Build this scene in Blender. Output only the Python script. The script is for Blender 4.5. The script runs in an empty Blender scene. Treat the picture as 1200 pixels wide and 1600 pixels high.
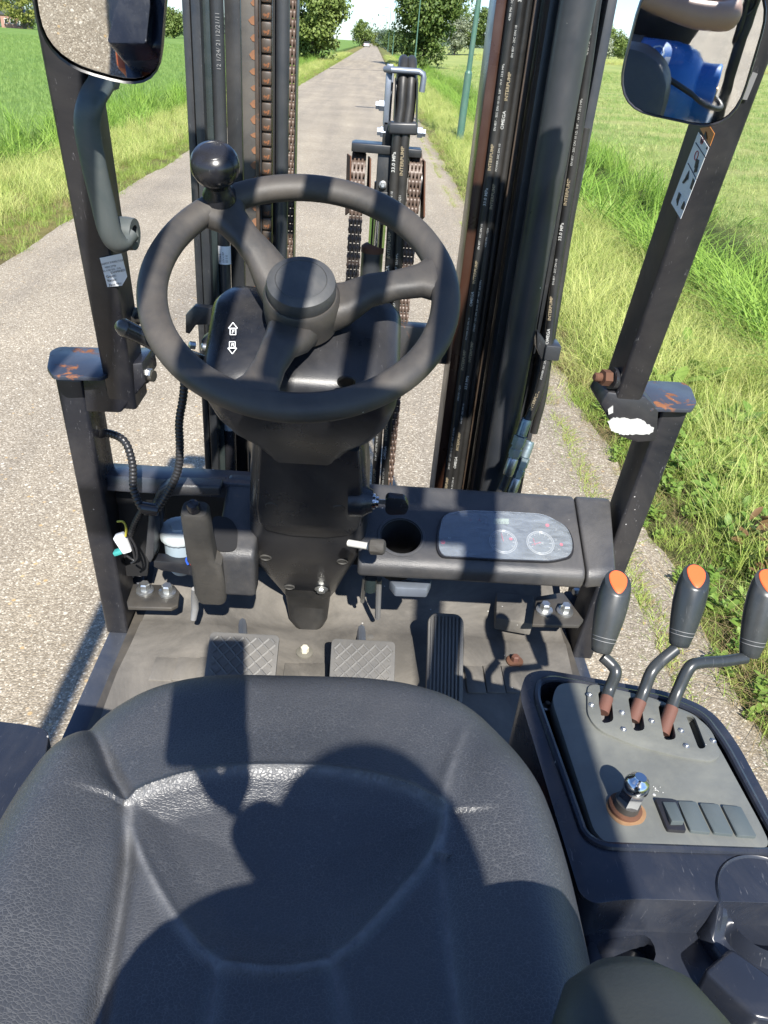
import bpy, bmesh, math, random
import numpy as np
from mathutils import Vector, Matrix, Euler, noise

random.seed(7)
np.random.seed(7)
SC = bpy.context.scene
COL = SC.collection
PI = math.pi
R = math.radians

# ------------------------------------------------------------------ camera, sky, sun, exposure
FPX, PCX, PCY = 1202.0, 600.0, 800.0          # focal length and centre of the 1200 x 1600 photograph
CAM_H = 1.66                                  # lens above the road


def cam_basis(roll):
    """rows = world X (right), Y (along the road), Z (up) in camera axes (right, down, forward)"""
    y = np.array([585 - PCX, 64 - PCY, FPX]); y /= np.linalg.norm(y)
    p2 = np.array([585 + 1000 - PCX, 64 + 1000 * roll - PCY, FPX])
    d = np.cross(y, p2); d /= np.linalg.norm(d)
    if d[1] < 0: d = -d
    return np.array([np.cross(y, -d), y, -d])


RE = cam_basis(0.062)                         # road and fields
RF = cam_basis(0.090)                         # the truck leans a little with the road
cam_data = bpy.data.cameras.new('camera')
cam = bpy.data.objects.new('camera', cam_data)
COL.objects.link(cam)
m3 = np.column_stack([RE @ [1, 0, 0], RE @ [0, -1, 0], RE @ [0, 0, -1]])
M4 = Matrix([list(m3[i]) + [0] for i in range(3)] + [[0, 0, 0, 1]])
M4.translation = Vector((0, 0, CAM_H))
cam.matrix_world = M4
cam_data.sensor_fit = 'VERTICAL'
cam_data.sensor_height = 24.0
cam_data.sensor_width = 18.0
cam_data.lens = 24.0 * FPX / 1600.0
cam_data.clip_start = 0.01
cam_data.clip_end = 5000
SC.camera = cam

SUN = Vector((0.19, -1.04, 1.0)).normalized()  # towards the sun: behind the truck, a little to the right
sun_data = bpy.data.lights.new('sun', 'SUN')
sun_data.energy = 4.8
sun_data.angle = R(0.53)
sun_data.color = (1.0, 0.955, 0.88)
sun = bpy.data.objects.new('sun', sun_data)
COL.objects.link(sun)
sun.rotation_euler = SUN.to_track_quat('Z', 'Y').to_euler()
sun.location = (3, -12, 12)

world = bpy.data.worlds.new('World')
SC.world = world
world.use_nodes = True
wt = world.node_tree
wt.nodes.clear()
wo = wt.nodes.new('ShaderNodeOutputWorld')
wb = wt.nodes.new('ShaderNodeBackground')
sky = wt.nodes.new('ShaderNodeTexSky')
sky.sky_type = 'NISHITA'
sky.sun_disc = False
sky.sun_elevation = math.asin(SUN.z)
sky.sun_rotation = math.atan2(SUN.x, SUN.y)
sky.air_density = 1.0
sky.dust_density = 0.3
sky.ozone_density = 1.3
wb.inputs['Strength'].default_value = 0.13
tc = wt.nodes.new('ShaderNodeTexCoord')
mp = wt.nodes.new('ShaderNodeMapping'); mp.inputs['Scale'].default_value = (1, 1, 3.2)
cn = wt.nodes.new('ShaderNodeTexNoise')
cn.inputs['Scale'].default_value = 2.6; cn.inputs['Detail'].default_value = 9; cn.inputs['Roughness'].default_value = 0.58
cr = wt.nodes.new('ShaderNodeValToRGB')
cr.color_ramp.elements[0].position = 0.54; cr.color_ramp.elements[0].color = (0, 0, 0, 1)
cr.color_ramp.elements[1].position = 0.74; cr.color_ramp.elements[1].color = (0.8, 0.8, 0.8, 1)
cm = wt.nodes.new('ShaderNodeMix'); cm.data_type = 'RGBA'
cm.inputs[7].default_value = (3.3, 3.5, 3.8, 1)   # sunlit cumulus against the physical sky values
wt.links.new(tc.outputs['Generated'], mp.inputs['Vector'])
wt.links.new(mp.outputs['Vector'], cn.inputs['Vector'])
wt.links.new(cn.outputs['Fac'], cr.inputs['Fac'])
wt.links.new(cr.outputs['Color'], cm.inputs[0])
tint = wt.nodes.new('ShaderNodeMix'); tint.data_type = 'RGBA'; tint.blend_type = 'MULTIPLY'
tint.inputs[0].default_value = 1.0; tint.inputs[7].default_value = (0.48, 0.61, 0.81, 1)   # a clear deep blue day
wt.links.new(sky.outputs['Color'], tint.inputs[6])
wt.links.new(tint.outputs[2], cm.inputs[6])
wt.links.new(cm.outputs[2], wb.inputs['Color'])
wt.links.new(wb.outputs['Background'], wo.inputs['Surface'])
SC.view_settings.view_transform = 'Standard'
SC.view_settings.look = 'None'
SC.view_settings.gamma = 1.0
SC.view_settings.exposure = 1.05
SC.view_settings.use_curve_mapping = False
try:
    SC.cycles.max_bounces = 8
    SC.cycles.transparent_max_bounces = 12
    SC.cycles.caustics_reflective = False
    SC.cycles.caustics_refractive = False
except Exception:
    pass


# ------------------------------------------------------------------ from the photograph to real positions
def _ray(px, py, M):
    return Vector(M @ np.array([(px - PCX) / FPX, (py - PCY) / FPX, 1.0]))


CAMP = Vector((0, 0, CAM_H))


def P(px, py, Y=None, Z=None, X=None, pl=None, M=None):
    """where the sight line through a photo pixel meets a plane of the truck (its own axes)"""
    d = _ray(px, py, RF if M is None else M)
    if pl is not None:
        t = (pl[0] - CAMP).dot(pl[1]) / d.dot(pl[1])
    elif Y is not None: t = Y / d.y
    elif Z is not None: t = (Z - CAM_H) / d.z
    else: t = X / d.x
    return CAMP + d * t


def G(px, py, Z=0.0):
    return P(px, py, Z=Z, M=RE)


def GY(px, py, Y):
    return P(px, py, Y=Y, M=RE)


def proj(p):
    c = RF.T @ np.array([p[0], p[1], p[2] - CAM_H])
    return PCX + FPX * c[0] / c[2], PCY + FPX * c[1] / c[2]


# ------------------------------------------------------------------ materials
def _n(nt, t, **kw):
    n = nt.nodes.new(t)
    for k, v in kw.items(): setattr(n, k, v)
    return n


def mixc(nt, fac, a, b, mode='MIX'):
    n = _n(nt, 'ShaderNodeMix', data_type='RGBA', blend_type=mode)
    for sock, val in ((n.inputs[0], fac), (n.inputs[6], a), (n.inputs[7], b)):
        if hasattr(val, 'is_output') or isinstance(val, bpy.types.NodeSocket): nt.links.new(val, sock)
        elif isinstance(val, (int, float)): sock.default_value = val
        else: sock.default_value = tuple(val) + ((1,) if len(val) == 3 else ())
    return n.outputs[2]


def ramp(nt, fac, p0, p1, c0=(0, 0, 0), c1=(1, 1, 1)):
    r = _n(nt, 'ShaderNodeValToRGB')
    r.color_ramp.elements[0].position = p0; r.color_ramp.elements[0].color = tuple(c0) + (1,)
    r.color_ramp.elements[1].position = p1; r.color_ramp.elements[1].color = tuple(c1) + (1,)
    nt.links.new(fac, r.inputs['Fac'])
    return r.outputs['Color']


def tnoise(nt, vec, scale, detail=4, rough=0.55, dist=0.0):
    n = _n(nt, 'ShaderNodeTexNoise')
    n.inputs['Scale'].default_value = scale; n.inputs['Detail'].default_value = detail
    n.inputs['Roughness'].default_value = rough; n.inputs['Distortion'].default_value = dist
    nt.links.new(vec, n.inputs['Vector'])
    return n.outputs['Fac']


def tvor(nt, vec, scale, feature='F1', out='Distance', rnd=1.0):
    n = _n(nt, 'ShaderNodeTexVoronoi', feature=feature)
    n.inputs['Scale'].default_value = scale
    n.inputs['Randomness'].default_value = rnd
    nt.links.new(vec, n.inputs['Vector'])
    return n.outputs[out]


def stretch(nt, vec, s):
    m = _n(nt, 'ShaderNodeMapping'); m.inputs['Scale'].default_value = s
    nt.links.new(vec, m.inputs['Vector'])
    return m.outputs['Vector']


MATS = {}


def pm(name, col, rough=0.5, metal=0.0, var=0.18, vs=9.0, bump=0.0, bs=300.0, bkind='noise', dust=0.0, dustcol=(0.30, 0.27, 0.23),
       specks=0.0, rust=0.0, rs=14.0, scratch=0.0, rvar=0.12, spec=0.5, coat=0.0, grain=None):
    if name in MATS: return MATS[name]
    m = bpy.data.materials.new(name); m.use_nodes = True
    nt = m.node_tree; b = nt.nodes['Principled BSDF']
    vec = _n(nt, 'ShaderNodeTexCoord').outputs['Object']
    n1 = tnoise(nt, vec, vs, 6, 0.6)
    c = mixc(nt, n1, [x * (1 - var) for x in col], [x * (1 + var) for x in col])
    r = _n(nt, 'ShaderNodeMapRange'); nt.links.new(n1, r.inputs[0])
    r.inputs[1].default_value = 0.3; r.inputs[2].default_value = 0.7
    r.inputs[3].default_value = max(0.03, rough - rvar); r.inputs[4].default_value = min(1, rough + rvar)
    rout = r.outputs[0]
    if dust > 0:
        f = tnoise(nt, vec, 5.0, 8, 0.7, 0.6)
        f = ramp(nt, f, 0.42, 0.75, (0, 0, 0), (dust, dust, dust))
        c = mixc(nt, f, c, dustcol)
        rm = _n(nt, 'ShaderNodeMix', data_type='FLOAT'); nt.links.new(f, rm.inputs[0]); nt.links.new(rout, rm.inputs[2]); rm.inputs[3].default_value = 0.85
        rout = rm.outputs[0]
    if scratch > 0:
        w = tnoise(nt, stretch(nt, vec, (55, 7, 9)), 6, 3, 0.5, 2.0)
        f = ramp(nt, w, 0.69, 0.73, (0, 0, 0), (scratch,) * 3)
        c = mixc(nt, f, c, (0.22, 0.22, 0.23))
    if rust > 0:
        f = tnoise(nt, vec, rs, 8, 0.65, 0.5)
        t0 = 0.72 - 0.3 * rust
        f = ramp(nt, f, t0, t0 + 0.07)
        rc = mixc(nt, tnoise(nt, vec, 60, 4), (0.10, 0.035, 0.014), (0.34, 0.13, 0.045))
        c = mixc(nt, f, c, rc)
        rm = _n(nt, 'ShaderNodeMix', data_type='FLOAT'); nt.links.new(f, rm.inputs[0]); nt.links.new(rout, rm.inputs[2]); rm.inputs[3].default_value = 0.85
        rout = rm.outputs[0]
        mm = _n(nt, 'ShaderNodeMix', data_type='FLOAT'); nt.links.new(f, mm.inputs[0]); mm.inputs[2].default_value = metal; mm.inputs[3].default_value = 0
        nt.links.new(mm.outputs[0], b.inputs['Metallic'])
    else:
        b.inputs['Metallic'].default_value = metal
    if specks > 0:
        d = tvor(nt, vec, 42, 'F1', 'Distance')
        cc = tvor(nt, vec, 42, 'F1', 'Color')
        sx = _n(nt, 'ShaderNodeSeparateColor'); nt.links.new(cc, sx.inputs[0])
        size = _n(nt, 'ShaderNodeMath', operation='MULTIPLY'); nt.links.new(sx.outputs[0], size.inputs[0]); size.inputs[1].default_value = 0.075
        keep = _n(nt, 'ShaderNodeMath', operation='GREATER_THAN'); nt.links.new(sx.outputs[1], keep.inputs[0]); keep.inputs[1].default_value = 1 - 0.45 * specks
        lt = _n(nt, 'ShaderNodeMath', operation='LESS_THAN'); nt.links.new(d, lt.inputs[0]); nt.links.new(size.outputs[0], lt.inputs[1])
        mu = _n(nt, 'ShaderNodeMath', operation='MULTIPLY'); nt.links.new(lt.outputs[0], mu.inputs[0]); nt.links.new(keep.outputs[0], mu.inputs[1])
        c = mixc(nt, mu.outputs[0], c, (0.45, 0.44, 0.42))
    if bkind == 'leather':
        v3 = stretch(nt, vec, (1, 1.3, 1))
        ns = _n(nt, 'ShaderNodeTexNoise'); ns.inputs['Scale'].default_value = 90; nt.links.new(v3, ns.inputs['Vector'])
        v3 = mixc(nt, 0.0035, v3, ns.outputs['Color'], 'LINEAR_LIGHT')
        crease = tvor(nt, v3, bs, 'DISTANCE_TO_EDGE')
        wear = ramp(nt, tnoise(nt, vec, 7, 5, 0.6), 0.35, 0.7, (0.25,) * 3, (0.8,) * 3)
        cf = mixc(nt, 1.0, ramp(nt, crease, 0.015, 0.07, (1, 1, 1), (0, 0, 0)), wear, 'MULTIPLY')
        c = mixc(nt, cf, c, (0.115, 0.118, 0.122))
        aw = _n(nt, 'ShaderNodeAttribute', attribute_name='wear')
        wn = ramp(nt, tnoise(nt, vec, 34, 6, 0.7), 0.3, 0.6, (0.25,) * 3, (1,) * 3)
        c = mixc(nt, mixc(nt, 1.0, aw.outputs['Fac'], wn, 'MULTIPLY'), c, (0.17, 0.172, 0.175))
    nt.links.new(c, b.inputs['Base Color'])
    nt.links.new(rout, b.inputs['Roughness'])
    b.inputs['Specular IOR Level'].default_value = spec
    if coat: b.inputs['Coat Weight'].default_value = coat; b.inputs['Coat Roughness'].default_value = 0.12
    if bump > 0:
        if bkind == 'noise': h = tnoise(nt, vec, bs, 3, 0.6)
        elif bkind == 'leather':
            h = ramp(nt, crease, 0.0, 0.2)
        else: h = tvor(nt, vec, bs)
        bp = _n(nt, 'ShaderNodeBump'); bp.inputs['Strength'].default_value = bump; bp.inputs['Distance'].default_value = 0.002
        nt.links.new(h, bp.inputs['Height']); nt.links.new(bp.outputs['Normal'], b.inputs['Normal'])
    MATS[name] = m
    return m


BLACK = pm('black_painted_steel', (0.013, 0.014, 0.019), 0.34, dust=0.12, specks=0.9, scratch=0.6, rust=0.03, rs=9, bump=0.05, bs=120)
NAVY = pm('blue_black_painted_steel', (0.032, 0.039, 0.055), 0.30, dust=0.16, specks=0.35, scratch=0.45, rust=0.12, rs=20)
PLAST = pm('grained_dash_plastic', (0.036, 0.038, 0.043), 0.36, dust=0.22, specks=0.5, bump=0.34, bs=560)
COLM = pm('smooth_column_plastic', (0.012, 0.0135, 0.018), 0.30, dust=0.12, specks=0.5, bump=0.10, bs=700, scratch=0.2)
RUB = pm('worn_wheel_rubber', (0.038, 0.036, 0.034), 0.50, var=0.3, vs=12, dust=0.6, dustcol=(0.12, 0.10, 0.08), specks=0.4, bump=0.08, bs=500)
GLOSSB = pm('glossy_black_plastic', (0.018, 0.018, 0.021), 0.27, scratch=0.4, specks=0.3)
LEATH = pm('black_seat_leatherette', (0.040, 0.043, 0.049), 0.42, var=0.15, rvar=0.05, bump=0.22, bs=300, bkind='leather', dust=0.10, dustcol=(0.15, 0.14, 0.13), specks=0.2, spec=0.65)
MATM = pm('dusty_rubber_mat', (0.105, 0.098, 0.088), 0.7, var=0.35, vs=5, dust=0.9, dustcol=(0.24, 0.22, 0.19), specks=0.5, bump=0.2, bs=160, spec=0.3)
PEDM = pm('worn_pedal_rubber', (0.10, 0.098, 0.094), 0.42, var=0.3, dust=0.4, dustcol=(0.22, 0.2, 0.17), bump=0.1)
CONSO = pm('satin_console_plastic', (0.020, 0.024, 0.035), 0.27, dust=0.14, specks=0.5, scratch=0.35)
PLATE = pm('faded_grey_plate', (0.125, 0.13, 0.12), 0.48, var=0.22, vs=11, dust=0.65, dustcol=(0.26, 0.26, 0.215), specks=0.2, bump=0.05, bs=400)
BLANK = pm('grey_green_blank_plastic', (0.075, 0.092, 0.095), 0.42, dust=0.3, dustcol=(0.2, 0.2, 0.19), specks=0.2)
GRIP = pm('lever_grip_plastic', (0.026, 0.031, 0.034), 0.34, dust=0.18, specks=0.15, scratch=0.25)
HAND = pm('grey_green_grab_handle', (0.045, 0.062, 0.066), 0.48, dust=0.25, specks=0.4, bump=0.06)
ORANGE = pm('orange_plastic', (0.80, 0.13, 0.035), 0.5, var=0.06, bump=0.03)
ORPAINT = pm('orange_body_paint', (0.62, 0.12, 0.03), 0.35, dust=0.2)
ZINC = pm('zinc_plated_steel', (0.50, 0.51, 0.50), 0.34, metal=0.9, var=0.25, vs=40, dust=0.2)
ZINCB = pm('blue_zinc_fitting', (0.30, 0.38, 0.42), 0.35, metal=0.75, var=0.3, vs=60, dust=0.2)
CHROME = pm('chrome', (0.62, 0.63, 0.64), 0.09, metal=1.0, var=0.05)
RUST = pm('rusty_steel', (0.10, 0.044, 0.024), 0.85, var=0.5, vs=30, bump=0.3, bs=150)
RUSTRED = pm('rusty_lever_root', (0.12, 0.052, 0.036), 0.75, var=0.3, vs=40, bump=0.1)
CHAINM = pm('oily_chain_steel', (0.095, 0.064, 0.048), 0.5, metal=0.1, var=0.4, vs=60, rust=0.15, rs=40)
MAST = pm('mast_black_steel', (0.017, 0.019, 0.022), 0.34, dust=0.08, specks=0.35, scratch=0.3, rust=0.05)
MASTG = pm('mast_greenish_black_steel', (0.018, 0.027, 0.028), 0.30, dust=0.08, specks=0.3)
RAILB = pm('greasy_brown_rail', (0.050, 0.036, 0.026), 0.38, var=0.5, vs=20, rust=0.3, rs=18)
RAILD = pm('dark_brown_rail', (0.040, 0.018, 0.011), 0.32, var=0.3)
CYL = pm('cylinder_grey_paint', (0.026, 0.029, 0.034), 0.38, dust=0.08, specks=0.4)
HOSE = pm('hydraulic_hose_rubber', (0.015, 0.015, 0.015), 0.42, dust=0.1, specks=0.1, bump=0.06, bs=800)
PRINT = pm('white_hose_print', (0.50, 0.50, 0.47), 0.6, var=0.3, vs=90)
PRINTY = pm('yellowed_hose_print', (0.34, 0.28, 0.18), 0.6, var=0.4, vs=90)
WHITE = pm('white_sticker', (0.72, 0.74, 0.76), 0.4, var=0.05)
INK = pm('black_ink', (0.02, 0.02, 0.025), 0.5)
REDINK = pm('red_ink', (0.55, 0.05, 0.05), 0.5)
STORANGE = pm('orange_sticker', (0.60, 0.22, 0.05), 0.45, var=0.1)
RESV = pm('milky_reservoir_plastic', (0.34, 0.42, 0.48), 0.4, var=0.12, dust=0.2)
RESC = pm('milky_reservoir_cap', (0.50, 0.56, 0.58), 0.42, var=0.12, dust=0.3, dustcol=(0.5, 0.47, 0.4))
CONDUIT = pm('corrugated_conduit', (0.020, 0.020, 0.022), 0.42)
CHIP = pm('chipped_white_paint', (0.46, 0.46, 0.44), 0.75, var=0.3, vs=120, bump=0.5, bs=150, scratch=0.9)
BLUEGAS = pm('blue_gas_cylinder_paint', (0.03, 0.17, 0.52), 0.27, dust=0.06, scratch=0.2)
GREYP = pm('grey_release_handle', (0.20, 0.20, 0.20), 0.5)
GALV = pm('galvanised_bracket', (0.20, 0.23, 0.28), 0.42, metal=0.5, var=0.15, vs=20)
FOAM = pm('worn_brake_grip', (0.036, 0.034, 0.031), 0.75, dust=0.4, dustcol=(0.13, 0.115, 0.095), bump=0.35, bs=220)
REDL = pm('red_warning_icon', (0.75, 0.05, 0.12), 0.4, var=0.02)
LCD = pm('lcd_display', (0.42, 0.52, 0.40), 0.3, var=0.05)
DIALF = pm('gauge_face', (0.13, 0.15, 0.175), 0.5, var=0.1)
DIALR = pm('gauge_ring', (0.55, 0.57, 0.6), 0.3, var=0.1)
HOLE = pm('dark_cavity', (0.008, 0.008, 0.009), 0.7)  # near-black, also painted in for the shade of gaps and recesses
GREASE = pm('greasy_dirty_steel', (0.045, 0.042, 0.038), 0.5, var=0.5, vs=18, rust=0.12, rs=24, dust=0.35, dustcol=(0.2, 0.165, 0.12))
WIREB = pm('blue_wire', (0.03, 0.10, 0.5), 0.4); WIRER = pm('red_wire', (0.5, 0.03, 0.03), 0.4); WIREW = pm('white_wire', (0.6, 0.6, 0.58), 0.4)
WIREY = pm('yellow_wire', (0.45, 0.40, 0.05), 0.4)


def glass_mat():
    m = bpy.data.materials.new('mirror_glass'); m.use_nodes = True
    nt = m.node_tree; b = nt.nodes['Principled BSDF']
    vec = _n(nt, 'ShaderNodeTexCoord').outputs['Object']
    b.inputs['Metallic'].default_value = 1.0
    f = ramp(nt, tnoise(nt, vec, 16, 8, 0.7), 0.45, 0.8, (0, 0, 0), (0.35, 0.35, 0.35))
    nt.links.new(mixc(nt, f, (0.86, 0.88, 0.88), (0.6, 0.6, 0.58)), b.inputs['Base Color'])
    rr = ramp(nt, tnoise(nt, vec, 30, 8, 0.7), 0.5, 0.85, (0.015,) * 3, (0.10,) * 3)
    nt.links.new(rr, b.inputs['Roughness'])
    return m


MIRG = glass_mat()


def lens_mat():
    m = bpy.data.materials.new('scratched_lens_painted_sheen'); m.use_nodes = True
    nt = m.node_tree; nt.nodes.clear()
    o = _n(nt, 'ShaderNodeOutputMaterial'); mx = _n(nt, 'ShaderNodeMixShader'); mx2 = _n(nt, 'ShaderNodeMixShader')
    t = _n(nt, 'ShaderNodeBsdfTransparent'); g = _n(nt, 'ShaderNodeBsdfGlossy'); d = _n(nt, 'ShaderNodeBsdfDiffuse')
    vec = _n(nt, 'ShaderNodeTexCoord').outputs['Object']
    g.inputs['Roughness'].default_value = 0.12
    d.inputs['Color'].default_value = (0.42, 0.47, 0.52, 1)
    fr = _n(nt, 'ShaderNodeFresnel'); fr.inputs[0].default_value = 1.5
    haze = ramp(nt, tnoise(nt, stretch(nt, vec, (6, 20, 20)), 5, 8, 0.7, 1.0), 0.3, 0.75, (0.08,) * 3, (0.34,) * 3)  # scratch haze, with the sky's reflection painted in as pale blue
    nt.links.new(haze, mx.inputs[0]); nt.links.new(t.outputs[0], mx.inputs[1]); nt.links.new(d.outputs[0], mx.inputs[2])
    nt.links.new(fr.outputs[0], mx2.inputs[0]); nt.links.new(mx.outputs[0], mx2.inputs[1]); nt.links.new(g.outputs[0], mx2.inputs[2])
    nt.links.new(mx2.outputs[0], o.inputs[0])
    return m


LENS = lens_mat()


# ------------------------------------------------------------------ mesh builder
class MB:
    def __init__(s):
        s.v = []; s.f = []; s.sm = []

    def add(s, vs, fs, smooth=False):
        o = len(s.v)
        s.v += [tuple(v) for v in vs]
        for f in fs: s.f.append(tuple(i + o for i in f)); s.sm.append(smooth)

    def addbm(s, bm, smooth=False):
        bm.verts.index_update()
        s.add([v.co for v in bm.verts], [[v.index for v in f.verts] for f in bm.faces], smooth)
        bm.free()

    def poly(s, pts, ext, bevel=0.0, seg=2, smooth=False):
        """prism: polygon pts swept by ext"""
        bm = bmesh.new()
        a = [bm.verts.new(Vector(p)) for p in pts]; ext = Vector(ext)
        b = [bm.verts.new(Vector(p) + ext) for p in pts]
        n = len(a)
        bm.faces.new(a); bm.faces.new(b[::-1])
        for i in range(n): bm.faces.new((a[i], b[i], b[(i + 1) % n], a[(i + 1) % n]))
        bmesh.ops.recalc_face_normals(bm, faces=bm.faces)
        if bevel > 0:
            bmesh.ops.bevel(bm, geom=list(bm.edges), offset=bevel, segments=seg, profile=0.5, affect='EDGES', clamp_overlap=True)
        s.addbm(bm, smooth or bevel > 0)

    def hexa(s, c8, bevel=0.0, seg=2):
        """box from 8 corners: 4 bottom ccw, 4 top ccw"""
        bm = bmesh.new()
        v = [bm.verts.new(Vector(c)) for c in c8]
        for f in ((0, 3, 2, 1), (4, 5, 6, 7), (0, 1, 5, 4), (1, 2, 6, 5), (2, 3, 7, 6), (3, 0, 4, 7)): bm.faces.new([v[i] for i in f])
        bmesh.ops.recalc_face_normals(bm, faces=bm.faces)
        if bevel > 0: bmesh.ops.bevel(bm, geom=list(bm.edges), offset=bevel, segments=seg, profile=0.5, affect='EDGES', clamp_overlap=True)
        s.addbm(bm, bevel > 0)

    def box(s, c, size, bevel=0.0, rot=None, seg=2):
        c = Vector(c); h = Vector(size) / 2
        rot = rot if rot is not None else Matrix.Identity(3)
        k = [(-1, -1, -1), (1, -1, -1), (1, 1, -1), (-1, 1, -1), (-1, -1, 1), (1, -1, 1), (1, 1, 1), (-1, 1, 1)]
        s.hexa([c + rot @ Vector((a * h.x, b * h.y, d * h.z)) for a, b, d in k], bevel, seg)

    def rings(s, rings, cap=True, smooth=True, closed=True):
        n = len(rings[0]); fs = []; vs = [p for r in rings for p in r]
        for i in range(len(rings) - 1):
            for j in range(n if closed else n - 1):
                k = (j + 1) % n
                fs.append((i * n + j, i * n + k, (i + 1) * n + k, (i + 1) * n + j))
        if cap:
            fs.append(tuple(range(n))[::-1]); fs.append(tuple((len(rings) - 1) * n + j for j in range(n)))
        s.add(vs, fs, smooth)

    def tube(s, pts, r, n=12, cap=True, sx=1.0, up=None):
        pts = [Vector(p) for p in pts]
        rr = r if isinstance(r, (list, tuple)) else [r] * len(pts)
        out = []; nrm = None
        for i, p in enumerate(pts):
            d = (pts[min(i + 1, len(pts) - 1)] - pts[max(i - 1, 0)])
            d = d.normalized() if d.length > 1e-9 else Vector((0, 0, 1))
            if nrm is None:
                a = Vector(up) if up is not None else (Vector((0, 0, 1)) if abs(d.z) < 0.9 else Vector((0, 1, 0)))
                nrm = (a - d * a.dot(d)).normalized()
            else:
                nrm = (nrm - d * nrm.dot(d)).normalized()
            bi = d.cross(nrm)
            out.append([p + (nrm * math.cos(2 * PI * k / n) * sx + bi * math.sin(2 * PI * k / n)) * rr[i] for k in range(n)])
        s.rings(out, cap)

    def lathe(s, o, axis, prof, n=24, cap=True, ref=None):
        o = Vector(o); d = Vector(axis).normalized()
        a = Vector(ref) if ref is not None else (Vector((1, 0, 0)) if abs(d.x) < 0.9 else Vector((0, 1, 0)))
        u = (a - d * a.dot(d)).normalized(); w = d.cross(u)
        s.rings([[o + d * h + (u * math.cos(2 * PI * k / n) + w * math.sin(2 * PI * k / n)) * max(r, 1e-5) for k in range(n)] for r, h in prof], cap)

    def build(s, name, mat, parent=None, angle=38):
        me = bpy.data.meshes.new(name)
        me.from_pydata(s.v, [], s.f)
        bm = bmesh.new(); bm.from_mesh(me)
        bmesh.ops.recalc_face_normals(bm, faces=bm.faces)
        ca = R(angle)
        for f in bm.faces: f.smooth = True
        for e in bm.edges:
            if len(e.link_faces) == 2 and e.calc_face_angle(0) > ca: e.smooth = False
        bm.to_mesh(me); bm.free()
        me.materials.append(mat)
        o = bpy.data.objects.new(name, me)
        COL.objects.link(o)
        if parent is not None: o.parent = parent
        return o


def cut(o, *cutters):
    """boolean holes, then throw the cutter away"""
    for mb in cutters:
        c = mb.build('cutter', HOLE)
        md = o.modifiers.new('hole', 'BOOLEAN'); md.operation = 'DIFFERENCE'; md.solver = 'EXACT'; md.object = c
        po = o.parent; o.parent = None
        bpy.context.view_layer.update()
        dg = bpy.context.evaluated_depsgraph_get()
        me = bpy.data.meshes.new_from_object(o.evaluated_get(dg), depsgraph=dg)
        o.modifiers.clear()
        old = o.data; o.data = me; bpy.data.meshes.remove(old)
        o.parent = po
        cm_ = c.data; bpy.data.objects.remove(c); bpy.data.meshes.remove(cm_)
    bm = bmesh.new(); bm.from_mesh(o.data)
    for f in bm.faces: f.smooth = True
    for e in bm.edges: e.smooth = not (len(e.link_faces) == 2 and e.calc_face_angle(0) > R(38))
    bm.to_mesh(o.data); bm.free()
    return o


def tag(o, label=None, cat=None, group=None, kind=None):
    if label: o['label'] = label
    if cat: o['category'] = cat
    if group: o['group'] = group
    if kind: o['kind'] = kind
    return o


def empty(name, loc=(0, 0, 0), parent=None):
    o = bpy.data.objects.new(name, None); COL.objects.link(o); o.location = loc
    o.empty_display_size = 0.1
    if parent is not None: o.parent = parent
    return o


def text(name, body, o, xd, yd, size, mat, parent, sx=1.0, lift=0.0, align='LEFT', bold=0.0):
    cu = bpy.data.curves.new(name, 'FONT'); cu.body = body; cu.size = 1.0; cu.align_x = align; cu.resolution_u = 2; cu.offset = bold
    t = bpy.data.objects.new(name, cu); COL.objects.link(t)
    bpy.context.view_layer.update()
    dg = bpy.context.evaluated_depsgraph_get()
    me = bpy.data.meshes.new_from_object(t.evaluated_get(dg), depsgraph=dg)
    bpy.data.objects.remove(t); bpy.data.curves.remove(cu)
    xd = Vector(xd).normalized(); yd = Vector(yd); yd = (yd - xd * yd.dot(xd)).normalized(); nd = xd.cross(yd)
    o = Vector(o) + nd * lift
    for v in me.vertices: v.co = o + xd * v.co.x * size * sx + yd * v.co.y * size
    me.materials.clear(); me.materials.append(mat)
    me.name = name
    ob = bpy.data.objects.new(name, me); COL.objects.link(ob)
    if parent is not None: ob.parent = parent
    return ob


def smooth_path(pts, k=6):
    """Catmull-Rom through the points"""
    p = [Vector(q) for q in pts]; out = []
    for i in range(len(p) - 1):
        a = p[max(i - 1, 0)]; b = p[i]; c = p[i + 1]; d = p[min(i + 2, len(p) - 1)]
        for j in range(k):
            t = j / k
            out.append(0.5 * ((2 * b) + (c - a) * t + (2 * a - 5 * b + 4 * c - d) * t * t + (3 * b - a - 3 * c + d) * t ** 3))
    out.append(p[-1]); return out


def rrect(w, h, r, n=5):
    out = []
    for cx, cy, a0 in ((w / 2 - r, h / 2 - r, 0), (-w / 2 + r, h / 2 - r, 90), (-w / 2 + r, -h / 2 + r, 180), (w / 2 - r, -h / 2 + r, 270)):
        for i in range(n + 1):
            a = R(a0 + 90 * i / n); out.append((cx + r * math.cos(a), cy + r * math.sin(a)))
    return out


def roundpoly(pts, r, n=5):
    """round the corners of a 3-D polygon"""
    p = [Vector(q) for q in pts]; out = []
    for i in range(len(p)):
        a, b, c = p[i - 1], p[i], p[(i + 1) % len(p)]
        da = (a - b); dc = (c - b)
        k = min(r, da.length * 0.48, dc.length * 0.48)
        s0 = b + da.normalized() * k; s1 = b + dc.normalized() * k
        for j in range(n + 1):
            t = j / n
            out.append(s0 * (1 - t) ** 2 + b * 2 * t * (1 - t) + s1 * t * t)
    return out


# ================================================================== THE TRUCK
FL = empty('forklift')
tag(FL, 'forklift truck with black seat, steering wheel and mast standing on the road', 'forklift')
MF = Matrix((RE @ RF.T).tolist())
FL.matrix_world = Matrix.Translation(CAMP - MF @ CAMP) @ MF.to_4x4()
FLOOR = 0.65


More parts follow.
